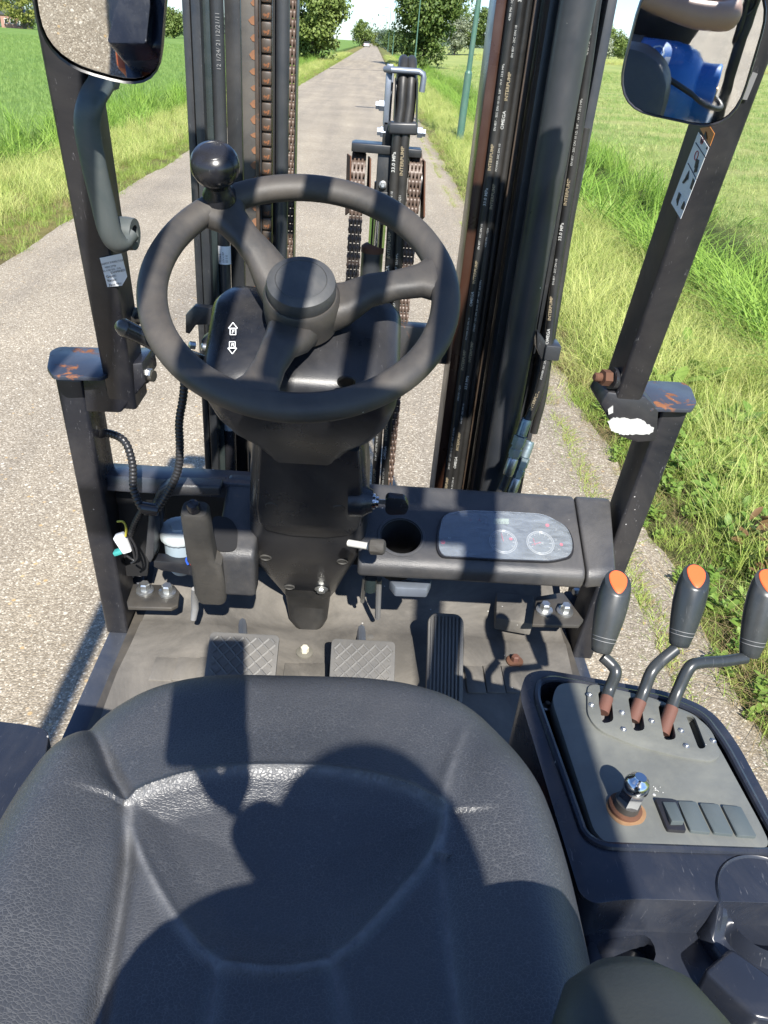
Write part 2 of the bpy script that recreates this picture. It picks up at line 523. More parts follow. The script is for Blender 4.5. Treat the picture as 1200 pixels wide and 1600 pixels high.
def screw(name, p, n, r, parent, mat=ZINC, hexh=True, h=0.006):
    n = Vector(n).normalized(); mb = MB()
    mb.lathe(p, n, [(r, 0), (r, h * 0.35), (r * 0.72, h * 0.5)], 18)
    mb.lathe(Vector(p) + n * h * 0.5, n, [(r * 0.62, 0), (r * 0.62, h * 0.8), (r * 0.5, h)], 6)
    return mb.build(name, mat, parent, 25)


# ---- floor, mat and sills
mb = MB()
prof = [(0.86, FLOOR - 0.004), (1.235, FLOOR - 0.004), (1.47, 0.745), (1.47, 0.60), (0.86, 0.60)]
mb.poly([(-0.41, y, z) for y, z in prof], (0.88, 0, 0))
base = mb.build('floor_plate', GREASE, FL)
# rubber mat: flat part, then the sloping toe board, edges slightly uneven
mb = MB()
rows = [0.88, 0.96, 1.04, 1.12, 1.178, 1.186, 1.21, 1.245, 1.29, 1.335, 1.343, 1.40, 1.45]
zz = lambda y: FLOOR if y < 1.235 else FLOOR + (y - 1.235) * 0.405
nx = 45
vs = []; fs = []
for i, y in enumerate(rows):
    for j in range(nx):
        x = -0.392 + 0.845 * j / (nx - 1)
        z = zz(y) + 0.0022 * noise.noise(Vector((x * 7, y * 7, 1))) + (0.004 if y in (1.178, 1.335) else 0) + 0.003
        vs.append((x + 0.004 * math.sin(y * 17), y, z))
for i in range(len(rows) - 1):
    for j in range(nx - 1): fs.append((i * nx + j, i * nx + j + 1, (i + 1) * nx + j + 1, (i + 1) * nx + j))
mb.add(vs, fs, True)
mat_o = mb.build('floor_mat', MATM, base)
def mat_block(px, py, w, d):
    c = P(px, py, Z=FLOOR + 0.004); mb = MB()
    mb.box((c.x, c.y, FLOOR + 0.004), (w, d, 0.005), 0.0015)
    return mb.build('mat_rib', MATM, base)
for px in (256, 292, 326): mat_block(px, 1046, 0.042, 0.06)
for px in (455, 478, 500): mat_block(px, 1052, 0.028, 0.05)
for px in (742, 772, 801): mat_block(px, 1062, 0.035, 0.07)
# raised flap round the column foot and the brake rods
mb = MB(); mb.poly([P(x, y, Y=1.37) for x, y in ((540, 950), (548, 922), (585, 928), (592, 960), (588, 985), (540, 985))], (0, -0.02, 0.004), 0.004); mb.build('mat_flap', MATM, base)
mb = MB()
a, b_, c, d = [P(x, y, Z=0.70) for x, y in ((776, 925), (835, 930), (832, 975), (775, 965))]
mb.poly([a, b_, c, d], (0, 0, -0.03), 0.003); mb.build('mat_flap', MATM, base)
for px, py in ((476, 1020), (804, 1034)):
    c = P(px, py, Z=FLOOR + 0.004)
    mb = MB(); mb.lathe(c, (0, 0, 1), [(0.0165, 0), (0.0165, 0.003), (0.013, 0.004)], 20); mb.build('washer', pm('dusty_washer', (0.2, 0.19, 0.16), 0.6, metal=0.3) if px < 600 else RUST, base)
    mb = MB(); mb.lathe(c + Vector((0, 0, 0.003)), (0, 0, 1), [(0.008, 0), (0.008, 0.011), (0.006, 0.013)], 6); mb.build('bolt_head', pm('cream_bolt', (0.62, 0.58, 0.46), 0.6) if px < 600 else RUSTRED, base)
mb = MB(); c = P(578, 995, Z=FLOOR + 0.004); mb.lathe(c, (0, 0, 1), [(0.008, 0), (0.008, 0.002), (0.004, 0.003)], 16); mb.build('mat_stud', PEDM, base)
# sills
for sx, x0, x1 in ((-1, -0.452, -0.405), (1, 0.47, 0.50)):
    mb = MB(); mb.poly([(x0, y, z) for y, z in ((0.55, 0.63), (1.22, 0.63), (1.30, 0.70), (1.30, 0.55), (1.22, 0.40), (0.55, 0.40))], (x1 - x0, 0, 0), 0.004)
    mb.build('sill', NAVY, FL)

# ---- pedals
def pedal(name, px, w, d, cy, style):
    c = P(px, cy, Z=FLOOR + 0.065)
    q = Matrix.Rotation(R(30 if style else 42), 3, 'X')
    mb = MB()
    mb.poly([c + q @ Vector((x, y, -0.006)) for x, y in rrect(w, d, 0.008 if style else 0.018)], q @ Vector((0, 0, 0.012)), 0.0025)
    p = mb.build(name, PEDM, FL)
    if style:                                                # diamond grip ribs
        n = 5
        mbr = MB()
        for k in range(-n, n + 1):
            for sg in (1, -1):
                pts = []
                for t in np.linspace(-0.5, 0.5, 25):
                    x = k * w / n * 0.92 + sg * t * d * 0.82; y = t * d * 0.84
                    if abs(x) < w * 0.455: pts.append(Vector((x, y, 0.0068)))
                if len(pts) > 2: mbr.tube([c + q @ pts[0], c + q @ pts[-1]], 0.0022, 4)
        mbr.build('grip_pattern', PEDM, p)
    else:
        for k in range(-4, 5):
            m2 = MB(); m2.box(c + q @ Vector((k * w / 10, 0, 0.0075)), (w / 19, d * 0.92, 0.004), 0.001, q); m2.build('grip_rib', PEDM, p)
    arm = MB()
    top = P(px - 3, cy - 110, Y=1.40) if style else c + Vector((0, 0.1, -0.03))
    arm.tube([c + q @ Vector((0, 0.02, -0.012)), (c + top) / 2 + Vector((0, 0.02, -0.005)), top], 0.0085, 8); arm.build('pedal_arm', GALV, p)
    return p
pedal('clutch_pedal', 378, 0.122, 0.105, 1036, True)
pedal('brake_pedal', 566, 0.114, 0.105, 1046, True)
pedal('accelerator_pedal', 695, 0.066, 0.17, 1032, False)

# ---- A pillars: lower post, offset bracket with plate, upper post
def slab(c0, c1, w, d):
    """square tube between two points (centre of the face towards the driver), w across, d deep"""
    c0 = Vector(c0); c1 = Vector(c1)
    return [c0 + Vector((-w / 2, 0, 0)), c0 + Vector((w / 2, 0, 0)), c0 + Vector((w / 2, d, 0)), c0 + Vector((-w / 2, d, 0)),
            c1 + Vector((-w / 2, 0, 0)), c1 + Vector((w / 2, 0, 0)), c1 + Vector((w / 2, d, 0)), c1 + Vector((-w / 2, d, 0))]

LP0 = P(184, 990, Y=1.17); LP1 = P(107, 592, Y=1.12)
RP0 = P(908, 1030, Y=1.17); RP1 = P(1056, 640, Y=1.12)
UL0 = P(192, 640, Y=1.105); UL1 = P(92, 70, Y=0.975)
UR0 = P(976, 640, Y=1.105); UR1 = P(1172, 100, Y=0.985)
def extend(a, b, z): return a + (b - a) * ((z - a.z) / (b.z - a.z))
UL2 = extend(UL0, UL1, 2.11); UR2 = extend(UR0, UR1, 2.11)
pillars = []
for nm, a, b_, u0, u1, pts, brk in (
        ('L', LP0, LP1, UL0, UL2, ((78, 548), (92, 541), (165, 543), (176, 557), (174, 580), (160, 589), (82, 587), (73, 574)),
         ((128, 588), (176, 572), (222, 566), (228, 598), (188, 646), (134, 644))),
        ('R', RP0, RP1, UR0, UR2, ((999, 606), (1014, 594), (1068, 597), (1080, 605), (1089, 628), (1082, 639), (1012, 637), (998, 622)),
         ((938, 632), (950, 612), (1010, 620), (1030, 640), (1026, 690), (996, 692), (968, 682)))):
    mb = MB(); mb.hexa(slab(a, b_, 0.043, 0.075), 0.005, 3)
    p = mb.build('front_pillar', BLACK, FL)
    m2 = MB(); m2.hexa(slab(u0, u1, 0.043, 0.07), 0.005, 3); m2.build('upper_post', BLACK, p)
    m2 = MB(); m2.poly([P(x, y, Y=1.10) for x, y in brk], (0, 0.075, 0), 0.004); m2.build('offset_bracket', BLACK, p)
    m2 = MB(); m2.poly(roundpoly([P(x, y, Z=1.208) for x, y in pts], 0.008, 3), (0, 0, -0.007), 0.0015); m2.build('bracket_plate', pm('rust_edged_plate', (0.030, 0.037, 0.055), 0.36, rust=0.5, rs=26, dust=0.15, specks=0.4), p)
    pillars.append(p)
# bolts, washer, nut and chipped paint patches
pr, pl_ = pillars[1], pillars[0]
c = P(944, 590, Y=1.11)
mb = MB(); mb.lathe(c + Vector((0.012, 0, 0)), (-1, -0.25, 0.1), [(0.017, -0.006), (0.017, 0.002)], 20); mb.build('washer', BLACK, pr)
mb = MB(); mb.lathe(c + Vector((0.008, 0, 0)), (-1, -0.25, 0.1), [(0.0125, 0), (0.0125, 0.013)], 6); mb.lathe(c + Vector((-0.004, 0, 0)), (-1, -0.25, 0.1), [(0.007, 0), (0.007, 0.011), (0.005, 0.013)], 14); mb.build('rusty_bolt', RUST, pr)
for px, py in ((226, 585), (210, 495)):
    c = P(px, py, Y=1.12); mb = MB(); mb.lathe(c, (1, -0.3, 0), [(0.014, -0.01), (0.014, 0.004), (0.009, 0.006), (0.009, 0.016)], 14); mb.build('side_bolt', GREASE if py > 550 else RUB, pl_)
mb = MB(); c = P(222, 582, Y=1.115); mb.lathe(c, (1, -0.2, 0), [(0.008, 0), (0.008, 0.016)], 6); mb.build('nut', ZINC, pl_)
dense = smooth_path([(x, y, 0) for x, y in ((950, 660), (962, 653), (982, 655), (1002, 656), (1013, 664), (1021, 669), (1014, 678), (985, 679), (968, 678), (955, 672), (950, 660))], 6)[:-1]
mb = MB(); mb.poly([P(p.x + random.uniform(-1.3, 1.3), p.y + random.uniform(-1.2, 1.2), Y=1.0985) for p in dense], (0, 0.002, 0)); mb.build('chipped_paint_patch', CHIP, pr)
mb = MB(); mb.poly([P(x, y, Y=1.097) for x, y in ((950, 640), (958, 634), (958, 645), (951, 648))], (0, 0.002, 0)); mb.build('chipped_paint_patch', CHIP, pr)
# foot plates with two bolts each
for pts, bolts, side in ((((198, 940), (208, 912), (272, 914), (281, 925), (278, 945), (268, 950), (200, 948)), ((227, 924), (262, 927)), (203, 893)),
                         (((832, 975), (838, 932), (880, 925), (912, 968), (905, 977)), ((850, 955), (882, 957)), (914, 925))):
    z = 0.735
    mb = MB(); mb.poly([P(x, y, Z=z) for x, y in pts], (0, 0, -0.008), 0.0015); fp = mb.build('foot_plate', GREASE, FL)
    for x, y in bolts: screw('bolt', P(x, y, Z=z), (0, -0.05, 1), 0.0165, fp, ZINC, h=0.014)
    s = -1 if side[0] > 600 else 1
    c = P(side[0], side[1], Y=1.28); screw('bolt', c, (s, -0.2, 0.1), 0.014, fp, ZINC, h=0.018)
    mb = MB(); mb.box(c + Vector((-s * 0.012, 0.04, -0.03)), (0.010, 0.16, 0.16), 0.002); mb.build('gusset', GREASE, fp)

# labels on the posts
lf = UL1 - UL0
def onpost(u0, u1, px, py, Yn=None):
    n = Vector((0, -1, (u1.y - u0.y) / (u1.z - u0.z))).normalized() * 1.0
    n = (Vector((0, -1, 0)) - (u1 - u0).normalized() * Vector((0, -1, 0)).dot((u1 - u0).normalized())).normalized()
    return P(px, py, pl=(u0 + n * 0.0012, n)), n
corners = [onpost(UL0, UL2, x, y)[0] for x, y in ((156, 403), (190, 396), (199, 432), (191, 446), (168, 448))]
mb = MB(); mb.poly(corners, onpost(UL0, UL2, 170, 420)[1] * 0.0006); lb = mb.build('inspection_label', WHITE, pl_)
xd = (corners[1] - corners[0]).normalized(); yd = (corners[0] - corners[4]).normalized()
for (px, py), s, z in (((159, 414), 'SAFETY INSPECTION', 0.0036), ((165, 419), 'NEN 2758', 0.0036), ((160, 425), 'TEL 0182 555 - 018', 0.0034), ((174, 427), 'EXAMINED', 0.0042), ((167, 434), 'Getest:', 0.005), ((169, 440), 'Retest:', 0.005), ((171, 447), 'Akte No:', 0.005)):
    text('label_text', s, onpost(UL0, UL2, px, py)[0], xd, yd, z, INK, lb, lift=0.0012)
# pictogram strip on the inner side of the right post
def onside(px, py, off=0.0012):
    n = Vector((-1, 0, 0)); a = UR0 + Vector((-0.0215 - off, 0, 0)); d = (UR2 - UR0)
    n = d.cross(Vector((0, 1, 0))).normalized()
    if n.x > 0: n = -n
    return P(px, py, pl=(UR0 + Vector((-0.0215, 0, 0)) + n * off, n)), n
for nm, mt, pts in (('warning_decal', STORANGE, ((1094, 200), (1110, 198), (1117, 209), (1110, 228))), ('warning_decal', WHITE, ((1092, 206), (1108, 231), (1064, 342), (1049, 317)))):
    q = [onside(x, y) for x, y in pts]
    mb = MB(); mb.poly([a for a, n in q], q[0][1] * 0.0006); mb.build(nm, mt, pr)
mbk = MB()
for pts in (((1099, 214), (1103, 205), (1105, 218)), ((1094, 222), (1097, 217), (1098, 224)), ((1103, 232), (1106, 228), (1106, 235)),
            ((1085, 262), (1088, 248), (1092, 250), (1090, 262)), ((1086, 262), (1090, 256), (1089, 268), (1084, 270)), ((1072, 275), (1077, 266), (1075, 280), (1070, 283)),
            ((1066, 285), (1074, 274), (1073, 281), (1068, 287)), ((1078, 294), (1083, 278), (1085, 283), (1081, 297)), ((1057, 312), (1061, 300), (1064, 304), (1060, 314), (1058, 322)),
            ((1065, 322), (1069, 314), (1070, 320), (1068, 328), (1064, 326))):
    q = [onside(x, y, 0.0024)[0] for x, y in pts]; mbk.poly(q, onside(*pts[0])[1] * 0.0004)
mbk.build('pictogram', INK, pr)
for (x0, y0), (x1, y1) in (((1087, 223), (1102, 246)), ((1075, 255), (1088, 280))):
    mb = MB(); mb.tube([onside(x0, y0, 0.0022)[0], onside(x1, y1, 0.0022)[0]], 0.0006, 4); mb.build('divider_line', INK, pr)
for px, py, r in ((1097, 219, 0.004), (1088, 243, 0.005)):
    c, n = onside(px, py, 0.0023); mb = MB(); u = Vector((0, 1, 0)); w = n.cross(u)
    pts = [c + (u * math.cos(a) + w * math.sin(a)) * r for a in np.linspace(0, 2 * PI, 17)]; mb.tube(pts, 0.0005, 4); mb.build('prohibition_ring', REDINK, pr)
mb = MB(); q = [onpost(UR0, UR2, x, y)[0] for x, y in ((1175, 112), (1183, 115), (1166, 156), (1157, 155))]; mb.poly(q, (0, -0.002, 0)); mb.build('worn_strip_label', GREYP, pr)

# ---- left grab handle
mb = MB()
path = smooth_path([P(166, 85, Y=1.01), P(160, 125, Y=0.985), P(144, 155, Y=0.955), P(136, 195, Y=0.95), P(146, 255, Y=0.955), P(160, 315, Y=0.965), P(172, 362, Y=0.975), P(187, 381, Y=0.985), P(203, 366, Y=1.0)], 6)
n = len(path); mb.tube(path, [0.0155 if 3 < i < n - 4 else 0.0145 for i in range(n)], 14, sx=0.72, up=(0, 1, 0))
hd = mb.build('grab_handle', HAND, FL)
mb = MB(); c = P(203, 365, Y=1.005); mb.lathe(c + Vector((-0.012, 0, 0)), (1, -0.1, 0), [(0.019, -0.004), (0.02, 0.008), (0.019, 0.019), (0.011, 0.019), (0.011, 0.010)], 18, cap=True); mb.build('handle_boss', HAND, hd)
mb = MB(); c = P(166, 112, Y=1.02); mb.box(c, (0.02, 0.05, 0.04), 0.008); mb.build('handle_mount', HAND, hd)

# ---- mirrors (convex glass in a black rim)
def mirror(corn, Y, nrm, tilt_r, crv):
    n = Vector(nrm).normalized()
    c0 = P(sum(a for a, b in corn) / len(corn), sum(b for a, b in corn) / len(corn), Y=Y)
    outl = roundpoly([P(x, y, pl=(c0, n)) for x, y in corn], 0.045, 7)
    cen = sum(outl, Vector()) / len(outl)
    mb = MB()
    rg = []
    for sc, dz in ((0.90, -0.022), (0.985, -0.016), (1.0, -0.004), (1.0, 0.003), (0.985, 0.006), (0.965, 0.004)):
        rg.append([cen + (p - cen) * sc + n * dz for p in outl])
    mb.rings(rg, False); mb.add(rg[0], [tuple(range(len(outl)))])
    ho = mb.build('mirror', BLACK, FL)
    g = MB(); rg = []
    rmax = max((p - cen).length for p in outl)
    for k in range(0, 13):
        s = max(0.001, k / 12 * 0.968)
        rg.append([cen + (p - cen) * s + n * (0.0035 - ((p - cen).length * s) ** 2 / (2 * crv)) for p in outl])
    g.rings(rg, False); g.build('mirror_glass', MIRG, ho, 80)
    return ho, cen, n
def nrm_for(px, py, Y, tgt):
    m = P(px, py, Y=Y); di = (m - CAMP).normalized(); do = (Vector(tgt) - m).normalized()
    return do - di
RM = mirror(((1014, -60), (956, 168), (1145, 208), (1216, -30)), 0.93, nrm_for(1075, 90, 0.93, (0.25, -0.45, 1.36)), 0, 2.2)
LM = mirror(((40, -95), (70, 92), (250, 142), (270, -100)), 0.83, (0.035, -0.82, -0.55), 0, 1.4)
mb = MB(); mb.tube([RM[1] - RM[2] * 0.02, RM[1] + Vector((0.05, 0.08, 0.06)), extend(UR0, UR2, RM[1].z + 0.1) + Vector((0, 0.02, 0))], 0.009, 10); mb.build('mirror_arm', BLACK, RM[0])
mb = MB(); mb.tube([LM[1] - LM[2] * 0.02, LM[1] + Vector((-0.03, 0.08, 0.06)), extend(UL0, UL2, LM[1].z + 0.1) + Vector((0, 0.02, 0))], 0.009, 10); mb.build('mirror_arm', BLACK, LM[0])

# ---- steering wheel
WC = Vector((-0.066, 0.88, 1.414)); WN = Vector((0, -0.512, 0.859)).normalized(); WU = Vector((1, 0, 0)); WV = WN.cross(WU)   # WV: away from the driver
def wp(a, r, h=0): return WC + (WU * math.cos(a) + WV * math.sin(a)) * r + WN * h
mb = MB(); rg = []
RW = 0.1655
for i in range(97):
    a = 2 * PI * i / 96; rad = WU * math.cos(a) + WV * math.sin(a)
    ring = []
    for k in range(18):
        t = 2 * PI * k / 18
        rr = 0.0164 * (1 + 0.03 * math.sin(3 * t))
        ring.append(WC + rad * (RW + math.cos(t) * rr * 1.02) + WN * math.sin(t) * rr * 0.92)
    rg.append(ring)
mb.rings(rg, False); wheel = mb.build('steering_wheel', RUB, FL)
def spoke(ang, name):
    mb = MB(); rg = []
    for r, w, t, h in ((0.030, 0.030, 0.017, -0.022), (0.052, 0.026, 0.016, -0.017), (0.08, 0.0195, 0.0125, -0.011), (0.11, 0.0172, 0.011, -0.006), (0.138, 0.0205, 0.0115, -0.002), (0.156, 0.032, 0.013, 0.0), (0.167, 0.046, 0.012, 0.0)):
        c = wp(ang, r, h - 0.012 * (r < 0.06)); tg = -WU * math.sin(ang) + WV * math.cos(ang)
        rg.append([c + tg * x * w + WN * y * t for x, y in ((-1, -0.5), (-0.92, -0.85), (-0.6, -1), (0.6, -1), (0.92, -0.85), (1, -0.5), (1, 0.2), (0.8, 0.75), (0.45, 0.95), (-0.45, 0.95), (-0.8, 0.75), (-1, 0.2))])
    mb.rings(rg); return mb.build(name, RUB, wheel, 50)
def wang(px, py):
    q = P(px, py, pl=(WC, WN)) - WC
    return math.atan2(q.dot(WV), q.dot(WU))
for px, py in ((345, 325), (690, 432), (405, 600)): spoke(wang(px, py), 'spoke')
mb = MB(); mb.lathe(WC, WN, [(0.036, -0.058), (0.043, -0.052), (0.045, -0.03), (0.044, -0.010), (0.041, -0.006)], 40); mb.build('hub', RUB, wheel)
mb = MB(); mb.lathe(WC - WN * 0.016, WN, [(0.0385, 0.008), (0.0395, 0.011), (0.040, 0.021), (0.0385, 0.027), (0.033, 0.030), (0.0295, 0.0307), (0.0290, 0.0299), (0.0282, 0.0307), (0.012, 0.0318), (0.0, 0.0318)], 48); mb.build('hub_cap', pm('grey_hub_cap', (0.042, 0.045, 0.048), 0.5, dust=0.25, specks=0.5, bump=0.05), wheel)
mb = MB(); c = P(345, 321, pl=(WC, WN)); ax = WN
kb = c + WN * 0.014
mb.lathe(kb, ax, [(a_, h_ if h_ < 0.005 else 0.004 + (h_ - 0.004) * 0.78) for a_, h_ in [(0.020, -0.012), (0.0195, 0.004), (0.0155, 0.012), (0.0135, 0.02), (0.016, 0.028), (0.024, 0.036), (0.0275, 0.046), (0.0280, 0.055), (0.0265, 0.065), (0.022, 0.0735), (0.0155, 0.0775), (0.0148, 0.077), (0.0140, 0.0778), (0.0, 0.0795)]], 36); mb.build('spinner_knob', GLOSSB, wheel)

# ---- steering column: shrouds lofted along the column axis
AX = -WN; WW = Vector((0, AX.z, -AX.y))                       # WW points at the driver and up
if WW.y > 0: WW = -WW
def col_at(py, w):
    """distance down the column where the line offset by w shows at image row py"""
    lo, hi = -0.05, 1.0
    for _ in range(40):
        m = (lo + hi) / 2
        if proj(WC + AX * m + WW * w)[1] < py: lo = m
        else: hi = m
    return (lo + hi) / 2
def col_sec(px0, px1, py, wf, wb, rr=0.03, n=6):
    s = col_at(py, wf); c = WC + AX * s
    pl = (c + WW * wf, WW)
    x0 = P(px0, py, pl=pl).x; x1 = P(px1, py, pl=pl).x
    w = x1 - x0; h = wf - wb
    return [Vector(((x0 + x1) / 2 + a, c.y, c.z)) + WW * ((wf + wb) / 2 + b) for a, b in rrect(w, h, min(rr, w * 0.45, h * 0.45), n)]
# upper shroud with top face
mb = MB()
S0 = []
ctr = WC + AX * 0.058
def shroud(s, x0, x1, wf, wb, r): 
    c = WC + AX * s
    return [Vector(((x0 + x1) / 2 + a, c.y, c.z)) + WW * ((wf + wb) / 2 + b) for a, b in rrect(x1 - x0, wf - wb, r, 7)]
xl = P(331, 520, Y=0.94).x; xr = P(624, 540, Y=0.94).x; xm = (xl + xr) / 2
rg = [shroud(0.060, xl + 0.045, xr - 0.045, 0.055, -0.030, 0.03), shroud(0.064, xl + 0.022, xr - 0.022, 0.075, -0.055, 0.03), shroud(0.070, xl + 0.008, xr - 0.008, 0.088, -0.064, 0.03),
      shroud(0.082, xl, xr, 0.094, -0.068, 0.03), shroud(0.115, xl + 0.001, xr - 0.001, 0.095, -0.068, 0.028), shroud(0.150, xl + 0.010, xr - 0.008, 0.093, -0.066, 0.026), shroud(0.185, xl + 0.024, xr - 0.022, 0.088, -0.06, 0.026),
      shroud(0.215, xl + 0.046, xr - 0.046, 0.082, -0.055, 0.026), shroud(0.245, xl + 0.057, xr - 0.058, 0.077, -0.05, 0.026), shroud(0.30, xl + 0.060, xr - 0.062, 0.073, -0.05, 0.026)]
mb.rings(rg); column = mb.build('steering_column', COLM, FL, 50)
# column front panel and knee cover
mb = MB()
rg = [col_sec(392, 566, 690, 0.071, -0.05, 0.028), col_sec(389, 572, 760, 0.074, -0.05, 0.028), col_sec(388, 576, 800, 0.078, -0.05, 0.03), col_sec(388, 574, 840, 0.082, -0.05, 0.032), col_sec(388, 568, 868, 0.083, -0.05, 0.034),
      col_sec(392, 556, 888, 0.080, -0.05, 0.034), col_sec(412, 540, 910, 0.074, -0.048, 0.032), col_sec(432, 528, 930, 0.066, -0.045, 0.03), col_sec(445, 516, 942, 0.06, -0.04, 0.024)]
mb.rings(rg); kn = mb.build('knee_cover', COLM, column, 50)
mb = MB()
rg = [col_sec(404, 562, 700, 0.0745, 0.055, 0.006), col_sec(401, 566, 760, 0.0782, 0.055, 0.006), col_sec(399, 568, 800, 0.0812, 0.055, 0.006), col_sec(402, 564, 820, 0.0838, 0.055, 0.006), col_sec(415, 550, 832, 0.0848, 0.055, 0.006), col_sec(450, 515, 838, 0.0846, 0.055, 0.006)]
mb.rings(rg); mb.build('column_front_panel', COLM, column, 50)
mb = MB()
rg = []
for px0, px1, py, z, dp, r_ in ((444, 516, 934, 0.735, 0.085, 0.014), (447, 514, 950, 0.70, 0.085, 0.014), (450, 511, 972, 0.67, 0.08, 0.016), (458, 504, 985, 0.652, 0.07, 0.02), (458, 504, 986, 0.64, 0.07, 0.02)):
    a, b_ = P(px0, py, Z=z), P(px1, py, Z=z)
    rg.append([Vector(((a.x + b_.x) / 2 + q, (a.y + b_.y) / 2 + dp / 2 + t, z)) for q, t in rrect(b_.x - a.x, dp, r_, 4)])
mb.rings(rg); mb.build('column_boot', HOSE, column, 30)
def colp(px, py, w): 
    s = col_at(py, w); return P(px, py, pl=(WC + AX * s + WW * w, WW))
for px, py, w, open_ in ((424, 790, 0.080, 0), (530, 794, 0.080, 0), (415, 872, 0.0835, 0), (535, 878, 0.0835, 0), (452, 918, 0.0735, 0), (502, 920, 0.0735, 1), (541, 598, 0.0955, 0)):
    c = colp(px, py, w)
    if open_: screw('screw', c, WW, 0.013, column, ZINC, h=0.006)
    else:
        m2 = MB(); m2.lathe(c - WW * 0.002, WW, [(0.0105, 0), (0.0105, 0.0022), (0.0085, 0.003), (0.008, 0.0012), (0.0, 0.0012)], 22); m2.build('screw_recess', HOLE if py < 600 else pm('dusty_recess', (0.06, 0.058, 0.054), 0.7, var=0.5, vs=80), column)
# forward / reverse marks on the shroud
topn = None
sp = (WC + AX * 0.0605 + WW * 0.02, None)
def on_top(px, py):                                           # lie on the sloping left shoulder of the shroud
    return P(px, py, pl=(WC + AX * 0.069 + WW * 0.066, (WN * 0.95 + WW * 0.55).normalized()))
def arrow(cx, cy, up):
    mb = MB(); s = -1 if up else 1
    pts = [on_top(cx, cy + s * 10), on_top(cx - 7, cy + s * 1), on_top(cx + 7, cy + s * 1)]
    for i in range(3): mb.tube([pts[i], pts[(i + 1) % 3]], 0.00055, 5)
    q = [on_top(cx - 4.5, cy + s * 0), on_top(cx + 4.5, cy + s * 0), on_top(cx + 4.5, cy - s * 9), on_top(cx - 4.5, cy - s * 9)]
    for i in range(4): mb.tube([q[i], q[(i + 1) % 4]], 0.0005, 5)
    o = mb.build('direction_mark', WHITE, column)
    text('mark_letter', 'F' if up else 'R', on_top(cx - 2.5, cy + (7.5 if up else -1.5)), (1, 0, 0), WV, 0.0075, WHITE, column, lift=0.0005)
arrow(364, 514, True); arrow(363, 543, False)
# direction lever on the left of the column
mb = MB()
pts = smooth_path([P(182, 508, Y=0.86), P(196, 513, Y=0.865), P(225, 527, Y=0.875), P(262, 546, Y=0.89), P(320, 565, Y=0.93)], 5)
rr = [0.006 + 0.0095 * min(1, i / 4) - 0.004 * i / len(pts) for i in range(len(pts))]
mb.tube(pts, rr, 14, sx=0.72, up=(0, 0.3, 1)); mb.build('direction_lever', pm('worn_gloss_lever', (0.03, 0.031, 0.032), 0.2, scratch=0.6, dust=0.2), column)
# ignition switch, key and light knob on the right of the column
c = P(583, 783, Y=1.0); d = Vector((1, -0.12, 0.05)).normalized()
mb = MB(); mb.lathe(c - d * 0.035, d, [(0.026, 0), (0.026, 0.02), (0.019, 0.03), (0.017, 0.035)], 22); sw = mb.build('ignition_switch', COLM, column)
mb = MB(); mb.lathe(c, d, [(0.0125, 0), (0.0125, 0.004), (0.009, 0.005), (0.009, 0.009)], 22); mb.build('switch_collar', CHROME, column)
mb = MB(); mb.box(c + d * 0.013, (0.014, 0.002, 0.008), 0.0, None); mb.build('key_blade', ZINC, column)
mb = MB(); mb.poly(roundpoly([P(x, y, Y=0.99) for x, y in ((602, 783), (606, 777), (632, 780), (639, 792), (634, 804), (608, 805), (602, 800))], 0.004, 3), (0, 0.010, 0.003), 0.003); mb.build('key_head', GLOSSB, column)
mb = MB(); a = P(566, 852, Y=1.0); b_ = P(584, 855, Y=0.99); mb.tube([a - (b_ - a) * 1.2, b_], 0.0058, 10); kn_ = mb.build('knob_stem', pm('ivory_stem', (0.55, 0.54, 0.5), 0.5), column)
mb = MB(); a = P(577, 854, Y=0.985); b_ = P(601, 855, Y=0.98); mb.lathe(a, b_ - a, [(0.009, 0), (0.0125, 0.003), (0.0125, 0.021), (0.010, 0.0245)], 8); mb.build('light_knob', FOAM, column)
# bracket behind the column to the mast side
mb = MB(); mb.poly([P(x, y, Y=1.36) for x, y in ((290, 492), (303, 479), (330, 482), (330, 507), (306, 508), (296, 522), (290, 520))], (0, 0.02, 0), 0.001); mb.build('side_bracket', MAST, column)
mb = MB(); mb.poly([P(x, y, Y=1.33) for x, y in ((314, 532), (325, 524), (340, 526), (340, 552), (316, 550))], (0, 0.03, 0), 0.002); mb.build('side_bracket', MAST, column)
for px, py in ((305, 540), (324, 543)):
    mb = MB(); mb.lathe(P(px, py, Y=1.33), (-1, -0.4, 0.2), [(0.007, 0), (0.007, 0.01), (0.003, 0.012)], 12); mb.build('bracket_bolt', ZINC, column)

# ---- dashboard
def smooth_step(t): t = min(1, max(0, t)); return t * t * (3 - 2 * t)
DA = P(788, 771, Y=1.185); DB = P(788, 884, Y=1.045)
DN = Vector((0, -(DA.z - DB.z), DA.y - DB.y)).normalized()
if DN.z < 0: DN = -DN
def onD(px, py, off=0.0): return P(px, py, pl=(DB + DN * off, DN))
def dash_prof(x):
    return [Vector((x, 1.20, DA.z - 0.004)), Vector((x, DA.y, DA.z)), Vector((x, DB.y, DB.z)), Vector((x, 1.036, DB.z - 0.012)), Vector((x, 1.040, DB.z - 0.034)), Vector((x, 1.06, DB.z - 0.042)), Vector((x, 1.20, DB.z - 0.03))]
xs0 = onD(560, 840).x; xs1 = onD(908, 840).x
xd0 = onD(560, 870).x
mb = MB(); mb.poly(dash_prof(xd0), (xs1 - xd0, 0, 0), 0.007, 3)
dash = mb.build('dashboard', PLAST, FL, 30)
hc = onD(627, 838); hol = MB(); hol.lathe(hc - DN * 0.11, DN, [(0.030, 0), (0.0345, 0.09), (0.0345, 0.16)], 32)
cut(dash, hol)
